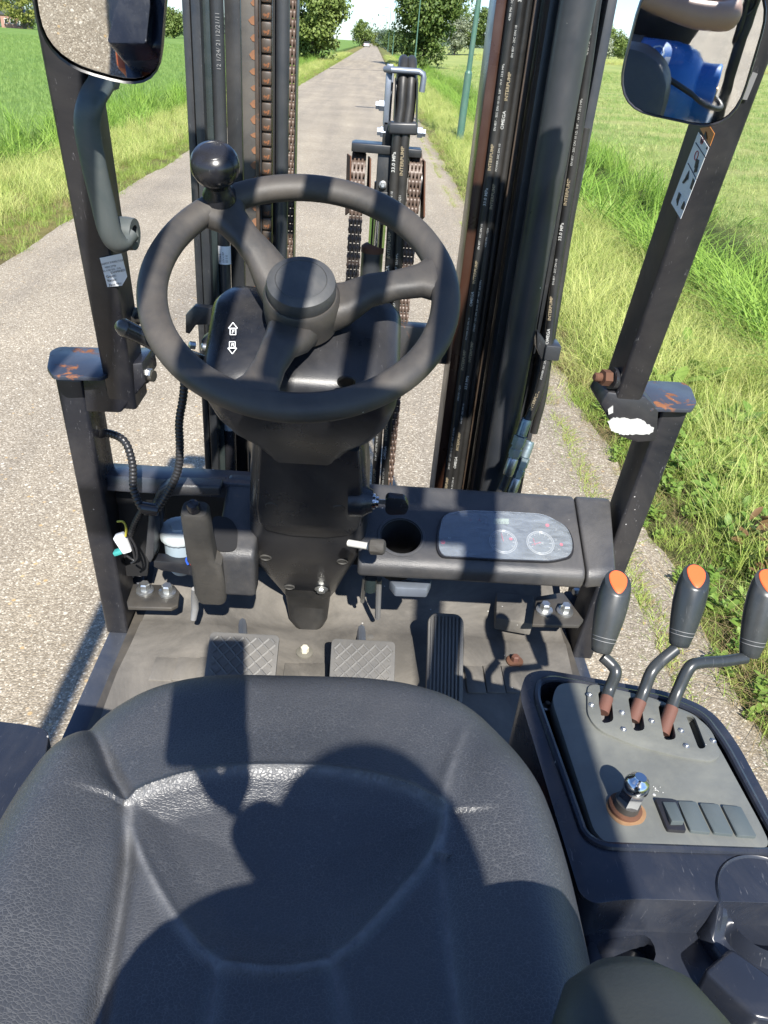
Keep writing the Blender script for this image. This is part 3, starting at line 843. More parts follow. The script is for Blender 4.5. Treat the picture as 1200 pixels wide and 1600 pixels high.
mb = MB(); mb.lathe(hc, DN, [(0.0365, 0.0015), (0.0405, 0.0012), (0.042, -0.001), (0.0425, -0.004)], 40, cap=False); mb.build('cup_ring', PLAST, dash)
mb = MB(); mb.lathe(hc - DN * 0.10, DN, [(0.0, 0), (0.0305, 0.0), (0.0340, 0.098), (0.0366, 0.1015)], 32, cap=False); mb.build('cup_liner', HOLE, dash)
# right end piece
mb = MB()
e0 = [Vector((xs1 + 0.002, p.y, p.z)) for p in dash_prof(0)]
xe = onD(968, 850).x
e1 = [Vector((xe - (0.0 if i in (0, 1) else 0.012), p.y + (0.0 if i < 2 else 0.012), p.z)) for i, p in enumerate(e0)]
bm = bmesh.new(); va = [bm.verts.new(p) for p in e0]; vb = [bm.verts.new(p) for p in e1]
bm.faces.new(va); bm.faces.new(vb[::-1])
for i in range(len(va)): bm.faces.new((va[i], vb[i], vb[(i + 1) % len(va)], va[(i + 1) % len(va)]))
bmesh.ops.recalc_face_normals(bm, faces=bm.faces); bmesh.ops.bevel(bm, geom=list(bm.edges), offset=0.006, segments=3, profile=0.5, affect='EDGES')
mb.addbm(bm, True); mb.build('dash_end', PLAST, dash, 30)
# cross bar on the left, fairing with brake lever slot
xa = P(168, 750, Y=1.19).x; xb = -0.055
mb = MB(); mb.poly([Vector((xa, y, z)) for y, z in ((1.215, DA.z - 0.003), (1.165, DA.z - 0.001), (1.160, DA.z - 0.03), (1.215, DA.z - 0.03))], (xb - xa, 0, 0), 0.003)
mb.build('cross_bar', NAVY, dash)
xl0 = onD(338, 850).x; xl1 = onD(400, 850).x
mb = MB(); mb.poly([Vector((xl0, p.y, p.z + 0.002)) for p in dash_prof(0)[:4]] + [Vector((xl0, 1.045, DB.z - 0.095)), Vector((xl0, 1.085, DB.z - 0.10)), Vector((xl0, 1.10, DB.z - 0.03)), Vector((xl0, 1.2, DA.z - 0.06))], (xl1 - xl0, 0, 0), 0.009, 3)
fair = mb.build('left_fairing', PLAST, dash, 30)
mb = MB(); mb.poly([onD(x, y, 0.0025) for x, y in roundpoly([(336, 806, 0), (362, 812, 0), (372, 850, 0), (345, 862, 0)], 10, 4) for x, y in [(x, y)]] if False else [onD(p.x, p.y, 0.003) for p in roundpoly([(330, 806, 0), (358, 808, 0), (372, 826, 0), (370, 862, 0), (336, 862, 0)], 12, 4)], DN * 0.0008); mb.build('lever_slot_shade', HOLE, dash)  # uncut: a flat dark patch paints the shade of the slot
mb = MB()                                                     # bridge over the reservoir
mb.poly([P(x, y, Y=1.14) for x, y in ((236, 788), (246, 766), (262, 757), (345, 760), (345, 775), (268, 776), (254, 790), (246, 868), (232, 868))], (0, 0.03, 0), 0.005, 3)
mb.build('left_fairing', PLAST, dash, 30)
mb = MB(); mb.poly([P(x, y, Y=1.10) for x, y in ((226, 868), (232, 800), (243, 798), (240, 872), (234, 882))], (0, 0.05, 0), 0.004); mb.build('left_fairing', PLAST, dash)
mb = MB(); mb.poly([P(x, y, Y=1.12) for x, y in ((240, 876), (302, 882), (306, 930), (300, 900), (262, 893), (252, 892), (240, 886))], (0, 0.025, 0), 0.002); mb.build('tray_edge', COLM, dash)
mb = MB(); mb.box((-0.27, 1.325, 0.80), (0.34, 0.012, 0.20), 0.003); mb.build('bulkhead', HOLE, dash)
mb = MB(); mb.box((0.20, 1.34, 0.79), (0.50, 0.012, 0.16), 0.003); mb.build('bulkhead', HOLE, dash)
mb = MB(); mb.poly([P(x, y, Z=0.86) for x, y in ((608, 905), (675, 905), (668, 920), (618, 918))], (0, 0, -0.02), 0.003); mb.build('under_dash_handle', GALV, dash)
for x0, y0, x1, y1, r in ((592, 905, 590, 965, 0.0055), (570, 903, 566, 940, 0.004)):
    mb = MB(); mb.tube([P(x0, y0, Y=1.12), P(x1, y1, Y=1.18)], r, 8); mb.build('release_rod', GREYP if x0 > 580 else ZINC, dash)
mb = MB(); mb.lathe(P(579, 912, Y=1.10), (0, 0, -1), [(0.011, -0.012), (0.011, 0.014), (0.006, 0.018)], 14); mb.build('grommet', MASTG, dash)
# instrument panel
outl = [onD(p.x, p.y, 0.0) for p in roundpoly([(683, 838, 0), (690, 806, 0), (728, 800, 0), (800, 803, 0), (850, 806, 0), (886, 826, 0), (895, 850, 0), (893, 872, 0), (860, 880, 0), (780, 877, 0), (690, 872, 0), (683, 860, 0)], 14, 5)]
mb = MB(); mb.poly([p - DN * 0.001 for p in outl], DN * 0.0026); gp = mb.build('gauge_panel', pm('gauge_background', (0.055, 0.065, 0.085), 0.4, dust=0.2, dustcol=(0.25, 0.26, 0.27)), FL)
ccen = sum(outl, Vector()) / len(outl)
mb = MB(); mb.rings([[ccen + (p - ccen) * 1.02 + DN * 0.0005 for p in outl], [ccen + (p - ccen) * 1.012 + DN * 0.0045 for p in outl], [ccen + (p - ccen) * 0.985 + DN * 0.0045 for p in outl], [ccen + (p - ccen) * 0.98 + DN * 0.001 for p in outl]], False); mb.build('panel_rim', GLOSSB, gp)
mb = MB(); mb.poly([ccen + (p - ccen) * 0.985 + DN * 0.0068 for p in outl], DN * 0.0005); mb.build('panel_lens', LENS, gp)
du = Vector((1, 0, 0)); dv = DN.cross(du)
for gx, gy, kind in ((786, 847, 0), (844, 849, 1)):
    c = onD(gx, gy, 0.0018); r = 0.0235
    mb = MB(); mb.lathe(c, DN, [(r, 0), (r, 0.0012)], 40); d_ = mb.build('dial', DIALF, gp)
    for rr in (r, r * 0.88):
        mb = MB(); pts = [c + DN * 0.0016 + (du * math.cos(a) + dv * math.sin(a)) * rr for a in np.linspace(0, 2 * PI, 49)]; mb.tube(pts, 0.0007, 6, False); mb.build('dial_ring', DIALR, gp)
    for a in np.linspace(R(-30), R(210), 9):
        mb = MB(); q = lambda k: c + DN * 0.0018 + (du * math.cos(a) + dv * math.sin(a)) * r * k
        mb.tube([q(0.66), q(0.82)], 0.0005, 4); mb.build('dial_mark', WHITE, gp)
    a = R(200 if kind else 100); mb = MB()
    mb.tube([c + DN * 0.003, c + DN * 0.003 + (du * math.cos(a) + dv * math.sin(a)) * r * 0.7], [0.0009, 0.0004], 6); mb.build('needle', REDL, gp)
    if kind:
        mb = MB(); mb.tube([c + DN * 0.003 + (du * math.cos(R(150)) + dv * math.sin(R(150))) * r * 0.6, c + DN * 0.003 + (du * math.cos(R(215)) + dv * math.sin(R(215))) * r * 0.5], 0.0006, 6); mb.build('needle', REDL, gp)
        text('dial_letter', 'OK', c + DN * 0.002 - du * 0.004 - dv * 0.003, du, dv, 0.007, WHITE, gp)
    else:
        mb = MB(); mb.lathe(onD(gx + 12, gy - 5, 0.003), DN, [(0.003, 0), (0.003, 0.0006)], 12); mb.build('warning_lamp', REDL, gp)
mb = MB(); mb.poly([onD(x, y, 0.0025) for x, y in ((771, 811), (795, 811), (795, 819), (771, 819))], DN * 0.001); mb.build('hour_display', LCD, gp)
text('display_digits', '8.4:13', onD(774, 818, 0.0036), du, dv, 0.0075, INK, gp)
for x, y, r in ((692, 847, 0.0042), (855, 821, 0.0036), (877, 851, 0.003), (735, 813, 0.0026), (749, 813, 0.0026)):
    mb = MB(); mb.lathe(onD(x, y, 0.002), DN, [(r, 0), (r, 0.0008)], 14); mb.build('warning_lamp', REDL if r > 0.0028 else pm('dull_red_icon', (0.3, 0.06, 0.09), 0.5), gp)
for x, y, s in ((868, 829, 'E'), (868, 845, 'P'), (872, 860, 'H'), (700, 842, 'N'), (830, 815, '- + -')):
    text('panel_icon', s, onD(x, y, 0.0024), du, dv, 0.006, DIALR, gp)

# ---- brake fluid reservoir, parking brake, wiring on the left
c = P(281, 842, Y=1.16); ax = Vector((0.04, -0.12, 1)).normalized()
mb = MB(); mb.lathe(c - ax * 0.075, ax, [(0.018, 0), (0.025, 0.012), (0.027, 0.05), (0.028, 0.085)], 26); rv = mb.build('fluid_reservoir', RESV, FL)
mb = MB(); k = 48
mb.rings([[c + ax * h + (Vector((1, 0, 0)) * math.cos(2 * PI * i / k) + ax.cross(Vector((1, 0, 0))) * math.sin(2 * PI * i / k)) * (r + (0.0009 if i % 2 else 0) * (r > 0.03)) for i in range(k)] for r, h in ((0.028, 0.008), (0.0335, 0.009), (0.0345, 0.012), (0.0345, 0.022), (0.032, 0.026), (0.024, 0.028), (0.001, 0.029))])
mb.build('cap', RESC, rv)
mb = MB(); mb.lathe(c + ax * 0.028, ax, [(0.017, 0), (0.0155, 0.004)], 6); mb.build('cap_hexagon', RESC, rv)
# parking brake: boxy grip with a black push button
mb = MB()
def pb(px, py, Y, w, d, r):
    c = P(px, py, Y=Y); return [c + Vector((a, b * 0.9, b * 0.35)) for a, b in rrect(w, d, r, 4)]
rg = [pb(304, 795, 0.985, 0.036, 0.030, 0.009), pb(305, 799, 0.988, 0.041, 0.036, 0.011), pb(311, 838, 1.015, 0.043, 0.040, 0.012), pb(316, 866, 1.032, 0.045, 0.042, 0.011), pb(324, 870, 1.036, 0.050, 0.046, 0.010), pb(331, 915, 1.06, 0.054, 0.050, 0.012), pb(333, 928, 1.066, 0.048, 0.044, 0.012)]
mb.rings(rg); pbk = mb.build('parking_brake', FOAM, FL, 45)
c = P(303, 790, Y=0.98); mb = MB(); mb.lathe(c - Vector((0, 0, 0.006)), Vector((-0.05, -0.35, 1)), [(0.010, 0), (0.010, 0.009), (0.0085, 0.0125), (0.005, 0.014)], 18); mb.build('release_button', GLOSSB, pbk)
mb = MB(); mb.poly([P(x, y, Y=1.05) for x, y in ((300, 862), (310, 868), (322, 925), (312, 926), (302, 900))], (0, 0.03, 0), 0.004); mb.build('lever_guide', COLM, pbk)
mb = MB(); mb.poly([P(x, y, Y=1.05) for x, y in ((346, 896), (374, 900), (372, 915), (362, 930), (348, 930))], (0, 0.04, 0), 0.004); mb.build('lever_guide', COLM, pbk)
mb = MB(); pts = [P(303, 920, Y=1.08), P(304, 935, Y=1.10), P(305, 950, Y=1.105), P(302, 968, Y=1.10)]; mb.tube(pts, [0.004, 0.0065, 0.0068, 0.0055], 12); mb.build('hood_release', GREYP, pbk)
def conduit(name, pts, r, parent, k=14):
    sp = smooth_path(pts, k); L = [0]
    for a, b in zip(sp, sp[1:]): L.append(L[-1] + (b - a).length)
    n = max(8, int(L[-1] / 0.0016)); q = []; j = 0
    for i in range(n):
        t = L[-1] * i / (n - 1)
        while j < len(L) - 2 and L[j + 1] < t: j += 1
        u = (t - L[j]) / max(1e-9, L[j + 1] - L[j]); q.append(sp[j].lerp(sp[j + 1], u))
    mb = MB(); mb.tube(q, [r * (1.0 if i % 4 < 2 else 0.84) for i in range(n)], 12); return mb.build(name, CONDUIT, parent, 70)
loom = conduit('wiring_loom', [P(152, 680, Y=1.17), P(170, 677, Y=1.15), P(195, 690, Y=1.13), P(207, 725, Y=1.12), P(209, 765, Y=1.11), P(224, 796, Y=1.10), P(243, 797, Y=1.10), P(262, 770, Y=1.10), P(278, 735, Y=1.10), P(281, 700, Y=1.10), P(280, 660, Y=1.10), P(286, 622, Y=1.10), P(289, 590, Y=1.10)], 0.0068, FL)
conduit('conduit_branch', [P(224, 794, Y=1.11), P(212, 815, Y=1.12), P(203, 838, Y=1.13)], 0.006, loom)
mb = MB(); mb.tube([P(222, 793, Y=1.10), P(248, 797, Y=1.10)], 0.0105, 10); mb.build('tape_wrap', GLOSSB, loom)
mb = MB(); c = P(193, 848, Y=1.12); mb.box(c, (0.018, 0.018, 0.036), 0.003, Matrix.Rotation(R(-24), 3, 'Y')); mb.build('plug', WHITE, loom)
mb = MB(); c = P(185, 862, Y=1.12); mb.box(c, (0.016, 0.014, 0.008), 0.002, Matrix.Rotation(R(-24), 3, 'Y')); mb.build('plug_seal', pm('teal_seal', (0.05, 0.32, 0.30), 0.5), loom)
for pts, m_ in (([(203, 838), (212, 855), (214, 872), (205, 880)], CONDUIT), ([(200, 838), (208, 860), (210, 875), (198, 868)], CONDUIT), ([(183, 815), (192, 815), (197, 824), (196, 838)], WIREY),
                ([(322, 850), (300, 866), (291, 874), (294, 882)], WIREB), ([(322, 854), (304, 866), (295, 874), (299, 882)], WIRER), ([(322, 858), (306, 868), (299, 874), (304, 882)], WIREW), ([(316, 846), (303, 856), (292, 866)], CONDUIT)):
    mb = MB(); mb.tube(smooth_path([P(x, y, Y=1.115) for x, y in pts], 5), 0.0020, 6); mb.build('wire', m_, loom)
mb = MB(); mb.poly([P(x, y, Y=1.20) for x, y in ((172, 760), (240, 764), (240, 800), (230, 900), (175, 900))], (0, 0.01, 0)); mb.build('side_recess_shade', HOLE, dash)  # flat dark sheet standing in for the shade of the open side

# ---- seat: one moulded cushion
SXC, SYF = -0.034, 0.618
def sp_(px, py): p = P(px, py, Z=1.085); return (p.x, p.y)
def resample(pts, n):
    pts = [Vector((a[0], a[1], 0)) for a in pts]; L = [0]
    for a, b in zip(pts, pts[1:]): L.append(L[-1] + (b - a).length)
    out = []; j = 0
    for i in range(n):
        t = L[-1] * i / (n - 1)
        while j < len(L) - 2 and L[j + 1] < t: j += 1
        out.append(pts[j].lerp(pts[j + 1], (t - L[j]) / max(1e-9, L[j + 1] - L[j])))
    return np.array([(p.x, p.y) for p in out])
PAN = [sp_(*p) for p in ((200, 1248), (240, 1232), (300, 1215), (375, 1205), (450, 1202), (530, 1208), (610, 1224), (660, 1244), (690, 1266), (692, 1290), (672, 1335), (630, 1385), (580, 1440), (540, 1478), (500, 1497), (440, 1506), (380, 1502), (338, 1492), (300, 1462), (255, 1400), (220, 1335), (200, 1280), (200, 1248))]
PANs = resample([tuple(v[:2]) for v in smooth_path([(x, y, 0) for x, y in PAN], 5)], 260)
CRL = [sp_(*p) for p in ((128, 1092), (155, 1150), (176, 1205), (198, 1252), (196, 1330), (180, 1430), (160, 1520), (140, 1610), (120, 1700))]
CRR = [sp_(*p) for p in ((755, 1090), (730, 1140), (708, 1200), (692, 1266), (692, 1330), (698, 1420), (710, 1520), (722, 1610), (735, 1700))]
BLp = resample([sp_(*p) for p in ((338, 1492), (330, 1540), (322, 1600), (316, 1660))], 60)
BRp = resample([sp_(*p) for p in ((520, 1492), (530, 1540), (540, 1600), (548, 1660))], 60)
CRLs = resample([tuple(v[:2]) for v in smooth_path([(x, y, 0) for x, y in CRL], 5)], 140)
CRRs = resample([tuple(v[:2]) for v in smooth_path([(x, y, 0) for x, y in CRR], 5)], 140)
def crx(C, y):
    o = np.argsort(C[:, 1]); return np.interp(y, C[o, 1], C[o, 0])
def dist(C, x, y): return np.sqrt(((C[None, :, 0] - x[:, None]) ** 2 + (C[None, :, 1] - y[:, None]) ** 2).min(1))
def inside(C, x, y):
    r = np.zeros(len(x), bool); n = len(C)
    for i in range(n - 1):
        a, b = C[i], C[i + 1]
        k = ((a[1] > y) != (b[1] > y)); 
        with np.errstate(divide='ignore', invalid='ignore'):
            r ^= k & (x < (b[0] - a[0]) * (y - a[1]) / (b[1] - a[1] + 1e-12) + a[0])
    return r
def sst(t): t = np.clip(t, 0, 1); return t * t * (3 - 2 * t)
# outline: flat rounded front, nearly straight sides
ol = []
NS = 560
for i in range(NS):
    a = 2 * PI * i / NS
    ca, sa = math.cos(a), math.sin(a)
    if sa >= 0: ex, hw, hl = 3.4, 0.250, 0.282
    else: ex, hw, hl = 5.0, 0.250, 0.262
    k = (abs(ca / hw) ** ex + abs(sa / hl) ** ex) ** (-1 / ex)
    x, y = ca * k, sa * k
    x *= 1 - 0.05 * sst(np.array([(y - 0.0) / 0.25]))[0]
    ol.append((SXC + x, 0.358 + y + 0.008 * x / 0.236))
ol = np.array(ol)
OLs = np.vstack([ol, ol[:1]])
NR = 140
X = []; Y = []; 
for k in range(NR + 1):
    f = (k / NR) ** 0.86
    X.append(SXC + (ol[:, 0] - SXC) * f); Y.append(0.358 + (ol[:, 1] - 0.358) * f)
X = np.concatenate(X); Y = np.concatenate(Y)
Zs = np.empty(len(X)); WEAR = np.zeros(len(X))
for s in range(0, len(X), 4000):
    x, y = X[s:s + 4000], Y[s:s + 4000]
    de = dist(OLs, x, y)
    z = np.full(len(x), 1.082)
    rr = 0.062
    t = np.clip((rr - de) / rr, 0, 1); z -= 0.060 * (1 - np.sqrt(np.maximum(0, 1 - t ** 2.3)))
    z -= 0.014 * sst((0.46 - y) / 0.30)                       # seat dips towards the back
    fade = sst((0.575 - y) / 0.10)
    xl = crx(CRLs, y); xr = crx(CRRs, y)
    el = np.maximum(0.02, xl - (SXC - 0.236)); er = np.maximum(0.02, (SXC + 0.236) - xr)
    ul = np.clip((xl - x) / el, 0, 1); ur = np.clip((x - xr) / er, 0, 1)
    z += fade * 0.029 * (np.sin(np.minimum(ul * 1.25, 1) * PI / 2) + np.sin(np.minimum(ur * 1.25, 1) * PI / 2) * 0.62)
    dl = dist(CRLs, x, y); dr = dist(CRRs, x, y)
    z -= fade * 0.008 * (np.exp(-(dl / 0.007) ** 2) + 0.3 * np.exp(-(dr / 0.007) ** 2))
    z += fade * 0.0065 * np.exp(-(dr / 0.009) ** 2) * (y > 0.40)
    ins = inside(PANs, x, y); dp = dist(PANs, x, y)
    z += np.where(ins, -0.008 * sst(dp / 0.034) - 0.008 * sst(dp / 0.09), 0)
    z += 0.0046 * np.exp(-(dp / 0.0050) ** 2)
    z += 0.0050 * sst((0.06 - dp) / 0.06) * (~ins) * (y > 0.44)
    for C in (BLp, BRp): z += -0.004 * np.exp(-(dist(C, x, y) / 0.007) ** 2)
    Zs[s:s + 4000] = z
    WEAR[s:s + 4000] = np.clip(0.75 * np.exp(-(dp / 0.0035) ** 2) + fade * 0.55 * np.exp(-(dr / 0.004) ** 2) + fade * 0.4 * np.exp(-(dl / 0.004) ** 2) + 0.5 * sum(np.exp(-(dist(C, x, y) / 0.004) ** 2) for C in (BLp, BRp)), 0, 0.8)
NZ = [noise.noise(Vector((X[i] * 9, Y[i] * 9, 3.3))) * 0.0022 + noise.noise(Vector((X[i] * 26, Y[i] * 26, 7))) * 0.0006 for i in range(len(X))]
Zs += np.array(NZ)
rg = [[Vector((X[k * NS + i], Y[k * NS + i], Zs[k * NS + i])) for i in range(NS)] for k in range(NR + 1)]
bot = rg[-1]
rg.append([Vector((p.x, p.y, p.z - 0.03)) for p in bot]); rg.append([Vector((SXC + (p.x - SXC) * 0.96, 0.358 + (p.y - 0.358) * 0.96, 0.97)) for p in bot])
mb = MB(); mb.rings(rg[1:], True)
seat = mb.build('seat', LEATH, FL, 70)
wa = seat.data.attributes.new('wear', 'FLOAT', 'POINT'); wv = np.zeros(len(seat.data.vertices)); wv[:NS * NR] = WEAR[NS:]; wa.data.foreach_set('value', wv.astype(np.float32))
# seat pan and back rest
mb = MB(); mb.box((SXC, 0.33, 0.95), (0.40, 0.46, 0.06), 0.015); mb.build('seat_pan', BLACK, seat)
mb = MB()
rg = []
for k, (s, dy) in enumerate(((0.90, 0.055), (0.97, 0.045), (1.0, 0.02), (1.0, -0.02), (0.97, -0.045), (0.90, -0.055))):
    rg.append([Vector((0.07 + a * s, 0.02 - (b + 0.22) * 0.20 + dy, 1.26 + b * s)) for a, b in rrect(0.36, 0.40, 0.14, 8)])
mb.rings(rg); mb.build('seat_back', LEATH, seat)
mb = MB(); mb.poly([P(x, y, Z=1.05) for x, y in ((860, 1560), (880, 1545), (905, 1575), (890, 1600), (862, 1600))], (0, 0, -0.03), 0.004); mb.build('belt_buckle', GREYP, seat)
mb = MB(); mb.tube([Vector((SXC + 0.235, 0.20, 1.06)), Vector((SXC + 0.25, 0.16, 1.14)), Vector((SXC + 0.24, 0.08, 1.16)), Vector((SXC + 0.235, 0.02, 1.12))], 0.012, 10); mb.build('hip_restraint', BLACK, seat)
# arm rest close under the camera
mb = MB(); c0 = P(1055, 1672, Z=1.235)
rg = []
for t, k in ((-1.0, 0.02), (-0.97, 0.35), (-0.88, 0.66), (-0.7, 0.88), (-0.4, 0.98), (0, 1.0), (0.4, 0.98), (0.7, 0.88), (0.88, 0.66), (0.97, 0.35), (1.0, 0.02)):
    rg.append([Vector((c0.x + math.cos(a) * 0.058 * k, c0.y - 0.055 + t * 0.125, c0.z - 0.03 + math.sin(a) * 0.032 * k)) for a in np.linspace(0, 2 * PI, 25)[:-1]])
mb.rings(rg); ar = mb.build('armrest', pm('armrest_vinyl', (0.032, 0.036, 0.034), 0.55, bump=0.12, bs=500), FL)
mb = MB(); mb.box((c0.x, c0.y - 0.10, c0.z - 0.12), (0.03, 0.05, 0.16), 0.006); mb.build('armrest_bracket', BLACK, ar)

# ---- hood under the seat and its left shoulder
mb = MB(); mb.poly([(x, 0, z) for x, z in ((-0.44, 0.62), (0.22, 0.62), (0.22, 0.93), (-0.30, 0.93), (-0.44, 0.86))], (0, 0.585, 0), 0.02, 3)
hood = mb.build('engine_hood', CONSO, FL)
mb = MB(); mb.poly(roundpoly([P(x, y, Z=0.985) for x, y in ((-60, 1120), (40, 1131), (78, 1140), (60, 1250), (-30, 1420), (-120, 1500))], 0.012, 4), (0, 0, -0.14), 0.028, 4); mb.build('hood_shoulder', CONSO, hood)

# ---- console with control levers, to the right of the seat
ZC = 1.038
outer = [(811, 1085), (822, 1052), (850, 1046), (1045, 1080), (1112, 1108), (1152, 1160), (1222, 1290), (1260, 1380), (1260, 1412), (1110, 1408), (985, 1404), (928, 1412), (906, 1398)]
mb = MB(); mb.poly(roundpoly([P(x, y, Z=ZC) for x, y in outer], 0.022, 5), (0, 0, -0.34), 0.011, 4)
con = mb.build('lever_console', CONSO, FL, 30)
inner = [(838, 1090), (842, 1066), (862, 1060), (1040, 1092), (1098, 1116), (1134, 1165), (1196, 1282), (1226, 1332), (942, 1322), (914, 1306)]
cutm = MB(); cutm.poly(roundpoly([P(x, y, Z=ZC) for x, y in inner], 0.016, 4) and [p + Vector((0, 0, 0.02)) for p in roundpoly([P(x, y, Z=ZC) for x, y in inner], 0.014, 4)], (0, 0, -0.085))
cut(con, cutm)
rim_path = [P(x, y, Z=ZC + 0.001) for x, y in inner]
rp = roundpoly(rim_path, 0.016, 5); mb = MB(); mb.tube(rp + [rp[0]], 0.0040, 8, False); mb.build('console_rim', CONSO, con)
# grey plate: flat with a soft crest, in one loft front to back
ZP = ZC + 0.004
pl_pts = [(862, 1092), (872, 1068), (900, 1066), (1020, 1090), (1090, 1118), (1122, 1165), (1190, 1290), (1206, 1325), (946, 1317), (928, 1298)]
mb = MB(); mb.poly(roundpoly([P(x, y, Z=ZP) for x, y in pl_pts], 0.012, 4), (0, 0, -0.02), 0.0045, 3); plate = mb.build('console_plate', PLATE, con, 30)
pan = [(918, 1066), (1010, 1088), (1085, 1117), (1112, 1140), (1127, 1180), (1112, 1190), (1060, 1182), (985, 1162), (935, 1140), (918, 1118)]
mb = MB(); mb.poly(roundpoly([P(x, y, Z=ZP + 0.003) for x, y in pan], 0.014, 5), (0, 0, -0.008), 0.0015, 2); lp = mb.build('lever_panel', PLATE, con)
slots = [((934, 1079), (955, 1083), (959, 1127), (941, 1131)), ((981, 1088), (1001, 1092), (1008, 1141), (990, 1143)), ((1028, 1100), (1047, 1104), (1057, 1155), (1038, 1157)), ((1071, 1116), (1085, 1119), (1104, 1168), (1092, 1171))]
cs = []
for s in slots:
    q = [P(x, y, Z=ZP + 0.003) for x, y in s]
    m2 = MB(); m2.poly([p + Vector((0, 0, 0.01)) for p in roundpoly(q, 0.006, 3)], (0, 0, -0.035)); cs.append(m2)
    m3_ = MB(); m3_.poly([p + Vector((0, 0, 0.01)) for p in roundpoly(q, 0.006, 3)], (0, 0, -0.05))
    cut(plate, m3_)
cut(lp, *cs)
for s in slots:
    q = [P(x, y, Z=ZP - 0.012) for x, y in s]; c_ = sum(q, Vector()) / 4
    m2 = MB(); m2.poly([c_ + (p - c_) * 1.15 + Vector((-0.002, -0.004, 0)) for p in q], (0, 0, -0.003)); m2.build('slot_slider', pm('light_slider', (0.20, 0.20, 0.20), 0.5, dust=0.2), con)
for x, y in ((924, 1102), (972, 1114), (1018, 1127), (1064, 1142), (1114, 1158), (974, 1140), (1072, 1166), (921, 1086)):
    screw('screw', P(x, y, Z=ZP + 0.003), (0, 0, 1), 0.0034, con, ZINC, h=0.002)
screw('screw', P(854, 1106, Z=ZC - 0.03), (0, 0, 1), 0.006, con, ZINC)
# turning knob with rusty washer
c = P(976, 1263, Z=ZP); ax = Vector((0.10, 0.0, 1)).normalized()
mb = MB(); mb.lathe(c, ax, [(0.0165, 0), (0.0165, 0.003), (0.014, 0.004)], 24); kn = mb.build('knob_washer', RUST, con)
mb = MB(); mb.lathe(c + ax * 0.003, ax, [(0.013, 0), (0.0125, 0.008)], 16); mb.build('knob_nut', GREASE, con)
mb = MB(); mb.lathe(c + ax * 0.006, ax, [(0.0118, 0), (0.0118, 0.027), (0.011, 0.029)], 6); mb.lathe(c + ax * 0.028, ax, [(0.0112, 0), (0.0122, 0.003), (0.0120, 0.009), (0.0095, 0.014), (0.006, 0.0165), (0.0055, 0.018), (0.0, 0.018)], 28); mb.build('lock_knob', CHROME, con)
mb = MB()
for i in range(14):
    pass
mb.poly([c + Vector((math.cos(a), math.sin(a) - 0.12, 0)) * (0.0185 + 0.0022 * noise.noise(Vector((math.cos(a) * 1.5, math.sin(a) * 1.5, 4)))) for a in np.linspace(0, 2 * PI, 49)[:-1]], (0, 0, 0.0006))
mb.build('rust_ring', pm('orange_rust_stain', (0.26, 0.15, 0.075), 0.85, var=0.4, vs=80), con)
# rocker switch and three blanks
def swq(pts, z0, h, m_, nm, bev=0.0015):
    mb = MB(); mb.poly(roundpoly([P(x, y, Z=z0) for x, y in pts], 0.002, 2), (0, 0, -h), bev, 2); return mb.build(nm, m_, con)
swq(((1023, 1246), (1058, 1249), (1073, 1298), (1043, 1296)), ZP + 0.004, 0.012, GLOSSB, 'rocker_frame')
q = [P(x, y, Z=ZP + 0.006) for x, y in ((1035, 1252), (1056, 1253), (1068, 1287), (1048, 1287))]
mb = MB(); mb.hexa([p - Vector((0, 0, 0.012)) for p in q[::-1]] + [q[3] + Vector((0, 0, 0.004)), q[2] + Vector((0, 0, 0.004)), q[1], q[0]], 0.001); mb.build('rocker_switch', BLANK, con)
for pts in (((1059, 1251), (1088, 1252), (1111, 1301), (1079, 1298)), ((1093, 1254), (1123, 1256), (1147, 1304), (1116, 1301)), ((1128, 1257), (1158, 1260), (1183, 1307), (1152, 1305))):
    swq(pts, ZP + 0.0035, 0.01, BLANK, 'blanking_plate')
for i in range(9):
    x, y = 1024 + random.uniform(-4, 14), 1234 + random.uniform(-5, 10)
    mb = MB(); mb.lathe(P(x, y, Z=ZP + 0.0006), (0, 0, 1), [(random.uniform(0.0005, 0.0018), 0), (0.0003, 0.0005)], 6); mb.build('paint_fleck', CHIP, con)
# lower tray with cup holder
ZT = ZC - 0.05
tray = [(905, 1398), (985, 1400), (1110, 1404), (1260, 1408), (1300, 1750), (940, 1750)]
mb = MB(); mb.poly([P(x, y, Z=ZT) for x, y in tray], (0, 0, -0.28), 0.006, 3)
tr = mb.build('console_tray', CONSO, con)
t2 = MB(); t2.poly([p + Vector((0, 0, 0.01)) for p in roundpoly([P(x, y, Z=ZT) for x, y in ((925, 1470), (1015, 1458), (1030, 1500), (960, 1530))], 0.012, 3)], (0, 0, -0.035)); cut(tr, t2)
c = P(1178, 1462, Z=ZT)
mb = MB(); mb.lathe(c, (0, 0, 1), [(0.054, 0), (0.051, 0.02), (0.0495, 0.044), (0.0485, 0.050), (0.0465, 0.052), (0.0445, 0.050), (0.043, 0.041), (0.038, 0.039), (0.037, 0.030), (0.031, 0.028), (0.030, 0.019), (0.019, 0.015), (0.0, 0.0145)], 48, cap=False)
cup = mb.build('cup_holder', CONSO, con, 50)
for v in cup.data.vertices:                                   # the near wall is cut away
    d_ = Vector((v.co.x - c.x, v.co.y - c.y)); r_ = d_.length
    if r_ > 0.036:
        k_ = smooth_step((d_.normalized().dot(Vector((-0.45, -0.89))) - 0.45) / 0.25)
        v.co.z = min(v.co.z, ZT + 0.052 - k_ * 0.040)
mb = MB(); mb.poly([P(x, y, Z=ZT + 0.03) for x, y in ((1100, 1515), (1142, 1478), (1160, 1490), (1230, 1540), (1230, 1600), (1180, 1590))], (0, 0, -0.04), 0.007, 3); mb.build('tray_rib', CONSO, con)

